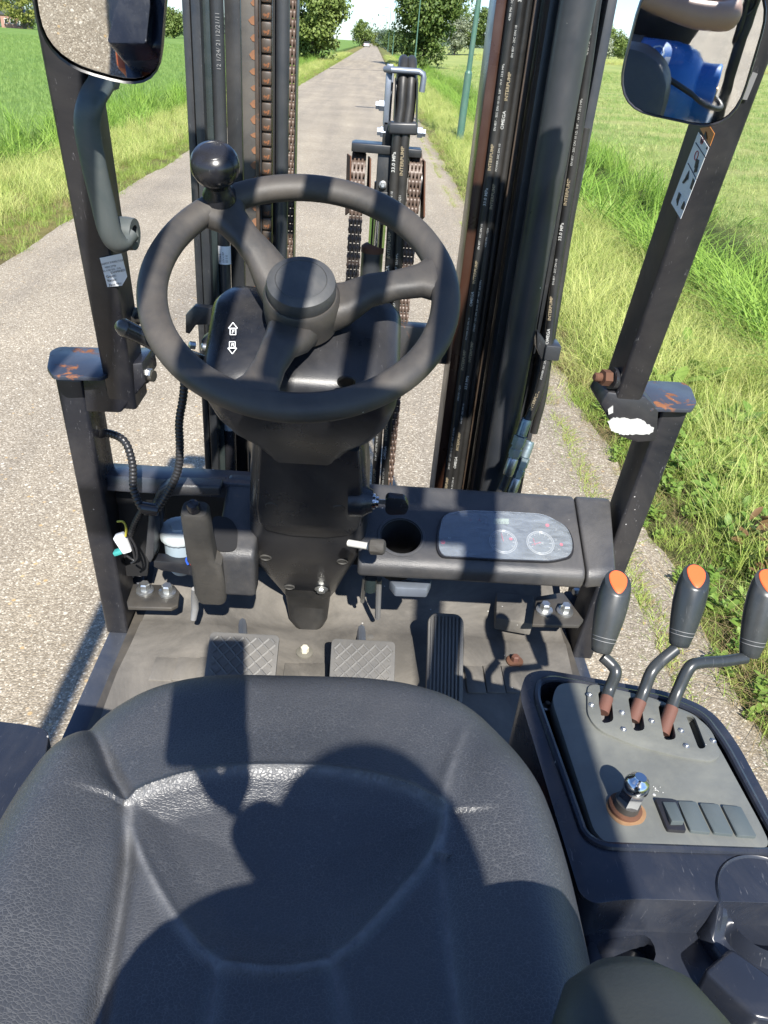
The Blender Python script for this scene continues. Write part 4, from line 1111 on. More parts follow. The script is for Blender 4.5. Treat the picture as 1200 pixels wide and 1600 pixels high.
# ---- control levers
def lever(path, g0, g1, Y0, Y1):
    pts = [P(x, y, Z=z) if z is not None else P(x, y, Y=yy) for x, y, z, yy in path]
    mb = MB(); mb.tube(smooth_path(pts, 5), 0.0068, 12)
    o = mb.build('control_lever', GRIP, FL)
    mb = MB(); mb.tube([pts[0] - (pts[1] - pts[0]) * 0.35, pts[0].lerp(pts[1], 0.55)], 0.0073, 12); mb.build('rusty_root', RUSTRED, o)
    a = P(g0[0], g0[1], Y=Y0); b = P(g1[0], g1[1], Y=Y1); ax = (b - a); L = ax.length; ax.normalize()
    u = Vector((1, 0, 0)); u = (u - ax * u.dot(ax)).normalized(); w = ax.cross(u)
    prof = ((0, 0.0085), (0.02, 0.0112), (0.08, 0.0122), (0.165, 0.0136), (0.167, 0.0131), (0.178, 0.0131), (0.18, 0.0139), (0.215, 0.0143), (0.217, 0.0138), (0.228, 0.0138), (0.23, 0.0146), (0.40, 0.0166), (0.60, 0.0182), (0.80, 0.0183), (0.95, 0.0166), (1.05, 0.0140), (1.13, 0.010), (1.17, 0.004))
    mb = MB()
    mb.rings([[a + ax * (t * L) + (u * math.cos(k) * 1.0 + w * math.sin(k) * 0.9) * r for k in np.linspace(0, 2 * PI, 29)[:-1]] for t, r in prof])
    for t in (0.172, 0.222):
        i_ = 0.0136 if t < 0.2 else 0.0141
        mr_ = MB(); mr_.rings([[a + ax * ((t + dt) * L) + (u * math.cos(k) + w * math.sin(k) * 0.9) * (i_ + 0.0003) for k in np.linspace(0, 2 * PI, 29)[:-1]] for dt in (0, 0.012)], False)
        mr_.build('grip_ring', GREYP, o)
    # slanted top facing the driver
    bm = bmesh.new(); me = bpy.data.meshes.new('t'); me.from_pydata(mb.v, [], mb.f); bm.from_mesh(me); bpy.data.meshes.remove(me)
    vdir = (CAMP - b).normalized(); vdir = Vector((vdir.x * 0.3, vdir.y, 0)).normalized()
    n = (ax * 0.80 + vdir * 0.60).normalized(); pc = b + ax * L * 0.015 + vdir * 0.002
    r = bmesh.ops.bisect_plane(bm, geom=bm.verts[:] + bm.edges[:] + bm.faces[:], plane_co=pc, plane_no=n, clear_outer=True)
    ce = [e for e in r['geom_cut'] if isinstance(e, bmesh.types.BMEdge)]
    bmesh.ops.contextual_create(bm, geom=ce)
    cv = list({v for e in ce for v in e.verts}); cen = sum((v.co for v in cv), Vector()) / len(cv)
    t1 = n.cross(u).normalized(); t2 = t1.cross(n)
    rim = sorted([v.co.copy() for v in cv], key=lambda p: math.atan2((p - cen).dot(t1), (p - cen).dot(t2)))
    mb2 = MB(); mb2.addbm(bm, True); mb2.build('grip', GRIP, o, 50)
    m3_ = MB()
    upv = (ax - n * ax.dot(n)).normalized(); sdv = n.cross(upv); am = max(abs((p - cen).dot(upv)) for p in rim)
    def shp(p, k):
        q_ = p - cen; a_ = q_.dot(upv) / am
        return cen + (upv * q_.dot(upv) * (0.95 if a_ > 0 else 0.98) + sdv * q_.dot(sdv) * (0.74 + 0.26 * a_)) * k
    m3_.rings([[shp(p, 0.95) - n * 0.001 for p in rim], [shp(p, 0.95) + n * 0.0006 for p in rim], [shp(p, 0.89) + n * 0.0014 for p in rim]])
    m3_.build('orange_cap', ORANGE, o)
    return o
lever(((944, 1104, ZP, 0), (952, 1078, None, 0.640), (962, 1052, None, 0.648), (957, 1040, None, 0.655), (942, 1026, None, 0.662)), (938, 1020), (965, 907), 0.665, 0.705)
lever(((993, 1114, ZP, 0), (1006, 1080, None, 0.634), (1018, 1050, None, 0.645), (1034, 1032, None, 0.656), (1056, 1014, None, 0.665)), (1060, 1010), (1087, 898), 0.668, 0.705)
lever(((1041, 1130, ZP, 0), (1057, 1085, None, 0.628), (1076, 1045, None, 0.642), (1092, 1036, None, 0.648), (1130, 1033, None, 0.655), (1165, 1028, None, 0.662)), (1170, 1026), (1200, 906), 0.664, 0.700)

# ---- mast
mast = empty('mast', (0, 0, 0), FL)
MZ0, MZ1 = 0.32, 2.20
def vbar(name, mat, px0, px1, py, Y, d, z0=MZ0, z1=MZ1, bev=0.0015, parent=None):
    x0 = P(px0, py, Y=Y).x; x1 = P(px1, py, Y=Y).x
    mb = MB(); mb.hexa([(x0, Y, z0), (x1, Y, z0), (x1, Y + d, z0), (x0, Y + d, z0), (x0, Y, z1), (x1, Y, z1), (x1, Y + d, z1), (x0, Y + d, z1)], bev)
    return mb.build(name, mat, parent or mast)
def vtube(name, mat, px0, px1, py, Y, z0=MZ0, z1=MZ1, n=28, parent=None):
    a = P(px0, py, Y=Y); b = P(px1, py, Y=Y); r = (b.x - a.x) / 2; x = (a.x + b.x) / 2
    mb = MB(); mb.tube([(x, Y, z0), (x, Y, z1)], r, n); return mb.build(name, mat, parent or mast), x, r
# left upright, from outside in
vbar('outer_rail', MAST, 290, 301.5, 125, 1.585, 0.13)
vbar('outer_rail', MAST, 303, 317, 125, 1.575, 0.12)
vbar('rail_flange', MASTG, 318.5, 331, 125, 1.60, 0.10)
lc, lx, lr = vtube('lift_cylinder', CYL, 331, 352, 100, 1.615, 1.06, MZ1)
mb = MB(); mb.tube([(lx, 1.615, MZ0), (lx, 1.615, 1.10)], lr * 1.12, 28); mb.build('cylinder_sleeve', GLOSSB, lc)
mb = MB(); mb.tube([(lx, 1.615, 0.875), (lx, 1.615, 0.945)], lr * 1.16, 28); mb.build('cylinder_collar', pm('pale_collar', (0.30, 0.34, 0.35), 0.5, dust=0.2), lc)
mb = MB(); mb.tube([(lx, 1.615, 1.095), (lx, 1.615, 1.12)], lr * 1.3, 28); mb.build('cylinder_collar', BLANK, lc)
zl = P(354, 400, Y=1.6).z
mb = MB(); mb.rings([[Vector((lx + math.sin(a) * lr * 1.17, 1.615 - math.cos(a) * lr * 1.17, z)) for a in np.linspace(-1.35, 1.35, 15)] for z in (zl - 0.018, zl + 0.018)], False, True, False); mb.build('cylinder_label', WHITE, lc)
for k in range(3): text('label_text', ('TS 04-2', 'S/N 6187', '|||| || |||')[k], Vector((lx - 0.004 + 0.006 * k, 1.615 - lr * 1.19, zl - 0.014)), (0, 0, 1), (-1, 0, 0), 0.0055, INK, lc)
text('paint_marks', '12 1/24/ 21 12/21/11', (lx + 0.006, 1.615 - lr - 0.001, P(340, 110, Y=1.6).z), (0, 0, 1), (-1, 0, 0), 0.0105, GREYP, lc)
vbar('inner_rail_web', MAST, 353, 377, 125, 1.66, 0.08)
vbar('inner_rail', GREASE, 378, 400, 125, 1.635, 0.012)
vbar('rail_edge_or_gap_shade', RAILB, 398, 404, 125, 1.632, 0.016)
vbar('rail_edge_or_gap_shade', HOLE, 404, 408, 125, 1.66, 0.02)  # dark strip painting the shade of the gap beside the rail
vbar('rail_back_or_gap_shade', RAILB, 407, 425, 125, 1.672, 0.02)
xr0 = P(408, 125, Y=1.66).x; xr1 = P(424, 125, Y=1.66).x
me_sl = None
zb0 = MZ0
for i in range(52):                                           # worn rollway segments, rusty
    z = 0.72 + i * 0.0262
    if me_sl is None:
        mb = MB(); mb.box((0, 0, 0), (xr1 - xr0, 0.010, 0.0235), 0.003); ob = mb.build('rollway_segment', pm('rusty_segment', (0.045, 0.034, 0.026), 0.5, rust=0.55, rs=38, var=0.5), mast); me_sl = ob
    else:
        ob = me_sl.copy(); COL.objects.link(ob); ob.parent = mast
    ob.location = ((xr0 + xr1) / 2, 1.667, z)
me_r = None
for i in range(48):                                           # rust tongues along the rail edge
    z = 0.80 + i * 0.0265; x = P(399, 125, Y=1.634).x
    if me_r is None:
        mb = MB(); mb.poly([(0.004, 0, -0.008), (0.004, 0, 0.009), (-0.005, 0, 0.006), (-0.011, 0, 0.000), (-0.006, 0, -0.006)], (0, -0.0006, 0)); ob = mb.build('rust_tongue', pm('orange_rust', (0.19, 0.09, 0.045), 0.85, var=0.6, vs=30), mast); me_r = ob
    else:
        ob = me_r.copy(); COL.objects.link(ob); ob.parent = mast
    ob.location = (x, 1.6345, z); ob.scale = (random.uniform(0.6, 1.1), 1, random.uniform(0.6, 1.15))
vtube('oil_pipe', CYL, 431, 452, 125, 1.66)
vbar('rail_back_or_gap_shade', HOLE, 424, 432, 125, 1.70, 0.03)  # no rail here: dark strip for the shaded gap before the pipe
# right upright
vbar('inner_rail', RAILD, 750, 768, 200, 1.645, 0.10)
vbar('rail_edge_or_gap_shade', GREASE, 767.5, 770, 200, 1.642, 0.02)
vbar('inner_rail_web', MAST, 772, 812, 200, 1.69, 0.05)
vbar('rail_edge_or_gap_shade', RAILB, 806, 816, 200, 1.66, 0.012)
vbar('rail_edge_or_gap_shade', HOLE, 816, 820, 200, 1.69, 0.02)  # dark strip painting the shade between two rail strips
vbar('rail_edge_or_gap_shade', RAILB, 821, 827, 200, 1.64, 0.012)
vbar('outer_rail', MAST, 828, 846, 200, 1.60, 0.13)
rc, rx, rr_ = vtube('lift_cylinder', CYL, 842, 895, 200, 1.545, MZ0, MZ1, 36)
vbar('outer_rail', MAST, 896, 904, 200, 1.62, 0.10)
vbar('outer_rail', CYL, 912, 926, 200, 1.60, 0.11)
vbar('rail_flange', MASTG, 908, 913, 200, 1.625, 0.09)
me_t = None
for i in range(24):                                           # tooth-like wear marks low on the right rail
    z = 0.70 + i * 0.021; x = P(738, 640, Y=1.655).x
    if me_t is None:
        mb = MB(); mb.poly([(-0.009, 0, -0.003), (0.006, 0, -0.004), (0.006, 0, 0.004), (0.002, 0, 0.001), (-0.006, 0, 0.003)], (0, -0.0006, 0)); ob = mb.build('rust_tongue', MATS['orange_rust'], mast); me_t = ob
    else:
        ob = me_t.copy(); COL.objects.link(ob); ob.parent = mast
    ob.location = (x, 1.687, z); ob.scale = (random.uniform(0.7, 1.2), 1, random.uniform(0.7, 1.2))
# cross member between the uprights, low
xa = P(615, 520, Y=1.70).x; xb = P(720, 545, Y=1.70).x; z1 = P(660, 516, Y=1.70).z; z0 = P(660, 572, Y=1.70).z
mb = MB(); mb.hexa([(-0.30, 1.72, z0), (xb + 0.02, 1.72, z0), (xb + 0.02, 1.76, z0), (-0.30, 1.76, z0), (-0.30, 1.72, z1), (xb + 0.02, 1.72, z1), (xb + 0.02, 1.76, z1), (-0.30, 1.76, z1)], 0.003); mb.build('cross_member', pm('rusty_cross_member', (0.03, 0.03, 0.032), 0.4, rust=0.4, rs=9, dust=0.15), mast)
mb = MB(); mb.hexa([(-0.33, 1.66, 0.34), (0.40, 1.66, 0.34), (0.40, 1.74, 0.34), (-0.33, 1.74, 0.34), (-0.33, 1.66, 0.46), (0.40, 1.66, 0.46), (0.40, 1.74, 0.46), (-0.33, 1.74, 0.46)], 0.003); mb.build('cross_member', MAST, mast)

# ---- hoses with print
PR1 = ['INTERPUMP', 'EN 857 - 2SC DN 10 I.D. 3/8" - W.P. 33.0 MPa', '4780 PSI - 1Q21', 'INTERPUMP', 'POWER 2SC DN 10', 'OMEGA', 'INTERPUMP', 'EN 857 - 2SC DN 10', '33.0 MPa']
def hose(pts, r, parent, prints=True, face=(0, -1, 0), start=0, size=0.0072, up=True, k=8):
    sp = smooth_path(pts, k) if len(pts) > 2 else [Vector(p) for p in pts]
    mb = MB(); mb.tube(sp, r, 14); o = mb.build('hydraulic_hose', HOSE, parent)
    if prints:
        L = 0; nx_ = 0.03; idx = start; LT = sum((q2 - q1).length for q1, q2 in zip(sp, sp[1:]) if abs((q2 - q1).normalized().z) > 0.93) - 0.10
        for a, b in zip(sp, sp[1:]):
            seg = (b - a).length
            while nx_ < L + seg and seg > 0.001:
                t = (nx_ - L) / seg; p = a.lerp(b, t); d = (b - a).normalized()
                if nx_ > LT: break
                f = (CAMP - p); f = (f - d * f.dot(d)).normalized()
                d2 = d if d.z > 0 else -d
                yd = f.cross(d2)
                s = PR1[idx % len(PR1)]; sz = size * (1.25 if len(s) < 12 else 0.8)
                side = f * math.cos(0.35) + yd * math.sin(0.35)
                text('hose_print', s, p + side * (r + 0.0005) - side.cross(d2) * sz * 0.36, d2, side.cross(d2), sz, PRINT if idx % 3 else PRINTY, o, 1.0, 0, 'LEFT', 0.012 if len(s) < 12 else 0.0)
                nx_ += sz * len(s) * 0.62 + 0.02; idx += 1
            L += seg
    return o
def vh(px, py, Y): return P(px, py, Y=Y)
h1x = P(775, 200, Y=1.63).x; h2x = P(785, 200, Y=1.63).x
hose([(h1x + 0.002, 1.632, 0.70), (h1x, 1.63, 2.18)], 0.0085, mast, start=0)
hose([(h2x + 0.004, 1.632, 0.70), (h2x + 0.001, 1.63, 2.18)], 0.0085, mast, start=4)
hose([(h2x + 0.018, 1.64, 0.70), (h2x + 0.016, 1.64, 2.18)], 0.0075, mast, prints=False)
oh = hose([vh(940, -60, 1.56), vh(904, 200, 1.56), vh(884, 330, 1.56), vh(866, 450, 1.55), vh(856, 545, 1.53), vh(846, 600, 1.52), vh(830, 645, 1.515), vh(822, 660, 1.51)][::-1], 0.0092, mast, start=3)
oh2 = hose([vh(915, 200, 1.60), vh(893, 330, 1.60), vh(874, 450, 1.59), vh(858, 550, 1.565), vh(848, 620, 1.55), vh(838, 660, 1.55), vh(834, 676, 1.55)][::-1], 0.0085, mast, prints=False)
mb = MB(); mb.box(P(860, 546, Y=1.54), (0.032, 0.05, 0.032), 0.003); hb = mb.build('hose_clamp', CYL, mast)
mb = MB(); mb.poly([P(x, y, Y=1.525) for x, y in ((839, 518), (847, 526), (857, 540), (857, 566), (846, 562), (839, 545))], (0, 0.03, 0), 0.002); mb.build('clamp_bracket', MAST, hb)
def fitting(p0, p1, parent):
    a, b = P(*p0[:2], Y=p0[2]), P(*p1[:2], Y=p1[2]); ax = b - a; L = ax.length
    mb = MB(); mb.lathe(a, ax, [(0.0105, 0), (0.0115, 0.006), (0.0115, L * 0.28), (0.009, L * 0.3)], 18)
    mb.lathe(a + ax * 0.30, ax, [(0.0145, 0), (0.0145, L * 0.17)], 6)
    mb.lathe(a + ax * 0.475, ax, [(0.0120, 0), (0.0120, L * 0.05), (0.014, L * 0.055), (0.014, L * 0.16), (0.012, L * 0.165), (0.012, L * 0.21)], 6)
    o = mb.build('hose_fitting', ZINCB, parent, 25)
    m2 = MB(); m2.lathe(a + ax * 0.69, ax, [(0.0105, 0), (0.0122, 0.004), (0.0122, L * 0.26), (0.0105, L * 0.31)], 18); m2.build('ferrule', ZINC, parent)
fitting((823, 655, 1.51), (793, 742, 1.49), mast)
fitting((828, 690, 1.55), (798, 772, 1.52), mast)
hose([P(793, 742, Y=1.49), P(784, 765, Y=1.48), P(765, 800, Y=1.46)], 0.0105, mast, prints=False)
hose([P(798, 772, Y=1.52), P(790, 800, Y=1.50)], 0.0105, mast, prints=False)

# ---- centre lift cylinder with hose roller and chains
YC = 1.78
cen = empty('free_lift', (0, 0, 0), FL)
def cbox(name, mat, px0, px1, py0, py1, Y, d, bev=0.002):
    a = P(px0, (py0 + py1) / 2, Y=Y).x; b = P(px1, (py0 + py1) / 2, Y=Y).x; m_ = (px0 + px1) / 2
    z1 = P(m_, py0, Y=Y).z; z0 = P(m_, py1, Y=Y).z
    mb = MB(); mb.hexa([(a, Y, z0), (b, Y, z0), (b, Y + d, z0), (a, Y + d, z0), (a, Y, z1), (b, Y, z1), (b, Y + d, z1), (a, Y + d, z1)], bev); return mb.build(name, mat, cen)
cyx = P(580, 420, Y=YC).x; ztop = P(580, 385, Y=YC).z; zrod = P(588, 345, Y=YC).z
mb = MB(); mb.tube([(cyx, YC, 0.35), (cyx, YC, ztop - 0.003)], 0.0245, 28); mb.build('free_lift_cylinder', CYL, cen)
mb = MB(); mb.lathe((cyx, YC, ztop - 0.004), (0, 0, 1), [(0.0255, -0.008), (0.0255, 0.004), (0.018, 0.010)], 28); mb.build('gland', RUST, cen)
rx0 = P(589, 365, Y=YC).x
mb = MB(); mb.tube([(rx0, YC, ztop), (rx0, YC, zrod + 0.02)], 0.0185, 24); mb.build('piston_rod', CHROME, cen)
mb = MB(); mb.tube([(rx0, YC, zrod), (rx0, YC, zrod + 0.08)], 0.013, 24); mb.build('rod_head', MAST, cen)
cbox('crosshead', MAST, 549, 622, 226, 240, YC - 0.02, 0.05); cbox('crosshead', MAST, 553, 600, 222, 227, YC + 0.02, 0.03)
cbox('crosshead', MAST, 622, 659, 233, 246, YC - 0.02, 0.05)
cbox('crosshead_plate', MAST, 587, 616, 238, 352, YC - 0.012, 0.03)
cbox('crosshead_plate', MAST, 588, 612, 300, 352, YC - 0.018, 0.03)
screw('bolt', P(598, 289, Y=YC - 0.013), (0, -1, 0.1), 0.0085, cen, ZINC, h=0.01)
# chain pulleys with rusty cheek plates
for px, py, w in ((559, 262, 0.034), (648, 268, 0.030)):
    c = P(px, py + 20, Y=YC + 0.03)
    mb = MB(); mb.lathe(c - Vector((w / 2 - 0.002, 0, 0)), (1, 0, 0), [(0.046, 0), (0.046, w - 0.004)], 32); mb.build('pulley', MAST, cen)
for px0, px1, py0, py1, tilt in ((539, 546, 240, 336, 1), (572, 577, 244, 310, -1), (656, 662, 248, 345, -1)):
    a = [P(px0 + 3, py0, Y=YC + 0.02), P(px1 + 1, py0 + 4, Y=YC - 0.02), P(px1, py1 - 6, Y=YC - 0.03), P(px0, py1, Y=YC + 0.01)]
    mb = MB(); mb.poly(a, (0.003, 0.0, 0)); mb.build('cheek_plate', RUST, cen)
# leaf chain: plates on pins, shared meshes
pitch = 0.019
def plate_outline(L, w):
    pts = []
    for k in range(9): a = R(-90 + 180 * k / 8); pts.append((math.cos(a) * w, L / 2 + math.sin(a) * w) if False else (w * math.cos(R(0 + 180 * k / 8)), L / 2 + w * math.sin(R(180 * k / 8))))
    for k in range(9): pts.append((w * math.cos(R(180 + 180 * k / 8)), -L / 2 + w * math.sin(R(180 + 180 * k / 8))))
    out = []
    for y, z in pts: out.append((y * (0.78 if abs(z) < L * 0.25 else 1.0), z))
    return out
lm = []
for typ in (0, 1):
    mb = MB(); W = 0.0285; nn = 7; th = W / nn
    for k in range(nn):
        if k % 2 == typ:
            x = -W / 2 + (k + 0.5) * th
            mb.poly([(x - th * 0.47, y, z) for y, z in plate_outline(pitch, 0.0085)], (th * 0.94, 0, 0), 0.0)
    mb.tube([(-W / 2 - 0.001, 0, pitch / 2), (W / 2 + 0.001, 0, pitch / 2)], 0.0034, 8)
    me = mb.build('chain_link', CHAINM, cen, 45); lm.append(me)
used = [0, 0]
def chain(path, scale=1.0):
    parent = empty('lift_chain', (0, 0, 0), FL)
    L = [0]
    for a, b in zip(path, path[1:]): L.append(L[-1] + (b - a).length)
    n = int(L[-1] / (pitch * scale)); j = 0
    for i in range(n):
        t = pitch * scale * (i + 0.5)
        while j < len(L) - 2 and L[j + 1] < t: j += 1
        p = path[j].lerp(path[j + 1], (t - L[j]) / (L[j + 1] - L[j])); d = (path[j + 1] - path[j]).normalized()
        k = i % 2
        if used[k] == 0: o = lm[k]; used[k] = 1
        else: o = lm[k].copy(); COL.objects.link(o)
        o.parent = parent; o.location = p
        o.rotation_euler = (math.atan2(-d.y, d.z) if d.z > 0 else math.atan2(d.y, -d.z), 0, 0)
        o.scale = (scale, scale, scale)
def chpath(px0, py0, px1, py1, over=True):
    c = P(px0, py0 + 24, Y=YC + 0.03); x0 = P(px0, py0 + 20, Y=YC - 0.02).x
    b = Vector((x0, YC - 0.022, P(px1, py1, Y=YC - 0.022).z))
    arc = [Vector((x0, YC + 0.03 - math.cos(a) * 0.052, c.z + math.sin(a) * 0.052)) for a in np.linspace(0, PI * 0.95, 9)]
    return [b] + arc
chain(chpath(559, 258, 553, 700))
chain(chpath(648, 262, 632, 760), 0.95)
# edge chain of the left upright
xc = P(457, 125, Y=1.70).x
chain([Vector((xc - 0.004, 1.70, 0.78)), Vector((xc - 0.004, 1.70, 2.15))], 0.8)
vbar('rail_flange', MAST, 461, 463, 125, 1.69, 0.05)
# hose roller carrier
brk = cbox('roller_bracket', GALV, 601, 610, 108, 196, YC - 0.01, 0.03)
cbox('roller_bracket', GALV, 609.5, 613, 112, 192, YC + 0.012, 0.004)
cbox('roller_bracket', MAST, 598, 616, 190, 232, YC - 0.01, 0.02)
mb = MB(); tp = [P(602, 108, Y=YC - 0.005), P(612, 109, Y=YC - 0.02), P(655, 112, Y=YC - 0.02), P(661, 116, Y=YC - 0.02), P(662, 122, Y=YC - 0.02), P(659, 144, Y=YC - 0.02)]
mb.tube(tp, 0.0060, 10); mb.build('guard_rod', GALV, cen)
cbox('rod_end', GALV, 604, 615, 100, 114, YC - 0.012, 0.02)
for px, py in ((597, 165), (599, 206), (655, 207)):
    mb = MB(); mb.lathe(P(px, py, Y=YC), (-1 if px < 620 else 1, 0, 0), [(0.011, -0.004), (0.011, 0.006), (0.008, 0.007), (0.008, 0.013)], 6); mb.build('bolt', GALV, cen)
for px in (617, 651):
    mb = MB(); a = [P(px, 122, Y=YC - 0.03), P(px + 1, 130, Y=YC + 0.05), P(px, 205, Y=YC + 0.05), P(px - 2, 205, Y=YC - 0.03)]; mb.poly(a, (0.0025, 0, 0)); mb.build('roller_cheek', MAST, cen)
zc = P(633, 150, Y=YC).z
mb = MB(); mb.lathe((P(618, 150, Y=YC).x, YC + 0.045, zc), (1, 0, 0), [(0.05, 0), (0.05, 0.042)], 32); mb.build('hose_roller', MAST, cen)
for (px0, px1, px2, st) in ((628, 616, 588, 0), (641, 629, 602, 4)):
    xt = P(px0, 150, Y=YC - 0.02).x; xb = P(px1, 280, Y=YC - 0.03).x; xl_ = P(px2, 740, Y=YC - 0.03).x
    arc = [Vector((xt, YC + 0.045 - math.cos(a) * 0.062, zc + math.sin(a) * 0.062)) for a in np.linspace(0.1, PI * 0.9, 8)]
    lowz = P(px2, 775, Y=YC - 0.03).z
    hose([Vector((xl_, YC - 0.03, lowz)), Vector((xl_ + (xb - xl_) * 0.5, YC - 0.03, (lowz + zc) / 2)), Vector((xb, YC - 0.03, P(px1, 280, Y=YC - 0.03).z)), Vector((xt - 0.004, YC - 0.03, P(px0, 220, Y=YC - 0.03).z)), Vector((xt, YC - 0.022, P(px0, 170, Y=YC).z))] + arc, 0.0102, cen, start=st, size=0.0085)
cl = [P(x, y, Y=YC - 0.045) for x, y in ((607, 191), (653, 192), (653, 212), (607, 210))]
mb = MB(); mb.poly(cl, (0, 0.04, 0), 0.005, 3); mb.build('hose_clamp', CYL, cen)

# ---- overhead guard
OH = empty('overhead_guard', (0, 0, 0), FL)
ZR = 2.13
YF = UL2.y + 0.03; YB = -0.96
for x in (-0.425, 0.425):
    mb = MB(); mb.box((x * 1.0, (YF + YB) / 2, ZR), (0.055, YF - YB, 0.05), 0.006); mb.build('side_rail', BLACK, OH)
for y, w in ((YF, 0.055), (-0.10, 0.06), (YB, 0.06)):
    mb = MB(); mb.box((0, y, ZR), (0.79, w, 0.045), 0.005); mb.build('cross_rail', BLACK, OH)
for k in range(-4, 5):
    mb = MB(); mb.box((0.045 + k * 0.088, (YF - 0.10) / 2, ZR), (0.032, YF - 0.02, 0.02), 0.003); mb.build('guard_bar', BLACK, OH)
for s in (-1, 1):
    mb = MB(); mb.hexa(slab((s * 0.44, -0.88, 0.95), (s * 0.425, -0.96, ZR), 0.05, 0.08), 0.006); rp = mb.build('rear_pillar', BLACK, OH)
    if s > 0:
        mb = MB(); mb.tube(smooth_path([(0.425, -0.90, 1.62), (0.415, -0.84, 1.60), (0.405, -0.82, 1.52), (0.41, -0.83, 1.36), (0.42, -0.88, 1.33)], 6), 0.015, 12); mb.build('grab_handle', BLACK, rp)
        mb = MB(); mb.tube([Vector((0.40 + math.cos(a) * 0.045, -0.82 + 0.01 * math.sin(3 * a), 1.50 + math.sin(a) * 0.05)) for a in np.linspace(0, 4 * PI, 40)], 0.006, 8); mb.build('coiled_cable', HOSE, rp)
# rear body
mb = MB(); mb.poly([(x, -0.10, z) for x, z in ((-0.50, 0.30), (0.50, 0.30), (0.50, 0.93), (0.44, 1.02), (-0.44, 1.02), (-0.50, 0.93))], (0, -0.85, 0), 0.05, 4); mb.build('counterweight', pm('dark_grey_counterweight', (0.035, 0.037, 0.042), 0.4, dust=0.2), FL)
mb = MB(); mb.poly([(-0.42, y, z) for y, z in ((0.55, 0.28), (1.22, 0.28), (1.40, 0.48), (1.40, 0.598), (0.55, 0.598))], (0.84, 0, 0), 0.02, 3); mb.build('body_frame', ORPAINT, FL)
mb = MB(); mb.box((-0.462, 0.10, 0.47), (0.05, 0.95, 0.28), 0.02); mb.build('body_panel', ORPAINT, FL)
for x in (-0.33, 0.33):
    for y, r in ((1.42, 0.30), (-0.55, 0.26)):
        mb = MB(); w = 0.085; mb.lathe((x - w, y, r + (0.0 if x < 0 else 0.0)), (1, 0, 0), [(r * 0.55, 0), (r * 0.9, 0.0), (r, 0.02), (r, 2 * w - 0.02), (r * 0.9, 2 * w), (r * 0.55, 2 * w)], 40)
        t_ = mb.build('wheel', HOSE, FL); mb = MB(); mb.lathe((x - w + 0.01, y, r), (1, 0, 0), [(r * 0.54, 0), (r * 0.54, 2 * w - 0.02)], 32); mb.build('rim', ORPAINT, t_)
mb = MB(); mb.tube([(-0.30, 1.22, 0.52), (-0.30, 1.58, 0.62)], 0.035, 20); mb.build('tilt_cylinder', GREYP, FL)
mb = MB(); mb.box((0.02, -0.36, 1.085), (0.62, 0.22, 0.02), 0.004); cb = mb.build('cylinder_cradle', BLACK, FL)
for x in (-0.16, 0.18):
    mb = MB(); mb.poly([(x, -0.36 + math.cos(a) * 0.165, 1.26 + math.sin(a) * 0.165) for a in np.linspace(R(200), R(340), 15)] + [(x, -0.22, 1.07), (x, -0.50, 1.07)], (0.05, 0, 0)); mb.build('saddle', BLACK, cb)
mb = MB(); mb.box((0.30, -0.20, 1.06), (0.10, 0.10, 0.07), 0.008); mb.build('rear_box', GALV, cb)

# ---- gas cylinder lying on its cradle behind the seat
GC = empty('gas_cylinder', (0, 0, 0))
tag(GC, 'blue gas cylinder strapped down behind the seat, seen in the right-hand mirror', 'gas cylinder')
GC.matrix_world = FL.matrix_world.copy()
go = Vector((-0.38, -0.36, 1.262)); r = 0.152
mb = MB(); mb.lathe(go, (1, 0, 0), [(0.03, 0), (0.09, 0.012), (0.128, 0.045), (0.148, 0.09), (r, 0.13), (r, 0.36), (r + 0.002, 0.365), (r + 0.002, 0.385), (r, 0.39), (r, 0.58), (0.148, 0.625), (0.128, 0.67), (0.09, 0.70), (0.045, 0.712), (0.04, 0.712)], 48); mb.build('cylinder_body', BLUEGAS, GC)
for hx in (0.70,):
    mb = MB(); mb.lathe(go + Vector((hx, 0, 0)), (1, 0, 0), [(0.10, -0.02), (0.105, 0.06), (0.10, 0.065), (0.095, 0.06), (0.09, -0.02)], 32, cap=False); mb.build('valve_collar', BLUEGAS, GC)
mb = MB(); mb.lathe(go + Vector((0.705, 0, 0)), (1, 0, 0), [(0.02, 0), (0.02, 0.05), (0.028, 0.052), (0.028, 0.065)], 12); mb.build('valve', pm('brass', (0.5, 0.33, 0.1), 0.3, metal=0.9), GC)
mb = MB(); sxs = go.x + 0.40
mb.rings([[Vector((sxs + dx, go.y + math.cos(a) * (r + 0.004), go.z + math.sin(a) * (r + 0.004))) for a in np.linspace(R(-40), R(220), 40)] for dx in (0, 0.055)], False, True, False); mb.build('strap', RUB, GC)
txt = text('cylinder_lettering', 'GASAS', (0, 0, 0), (1, 0, 0), (0, 1, 0), 0.085, pm('pale_blue_lettering', (0.5, 0.62, 0.72), 0.5), GC)
for v in txt.data.vertices:                                   # wrap the flat lettering round the cylinder
    a = R(40) - v.co.y / r
    x, y = v.co.x, v.co.y
    ang = R(200) - x / r; v.co = Vector((go.x + 0.515 + y, go.y - math.cos(ang) * (r + 0.0018), go.z - math.sin(ang) * (r + 0.0018))) if False else Vector((go.x + 0.50 + y * 0.9, go.y + math.cos(R(75) - x / r) * (r + 0.0018), go.z + math.sin(R(75) - x / r) * (r + 0.0018)))
mb = MB(); mb.rings([[Vector((go.x + 0.60 + dx, go.y + math.cos(a) * (r + 0.0005 - (dx > 0.03) * 0.003), go.z + math.sin(a) * (r + 0.0005 - (dx > 0.03) * 0.003))) for a in np.linspace(R(20), R(55), 8)] for dx in (-0.04, -0.02)], False, True, False); mb.build('cylinder_label', WHITE, GC)
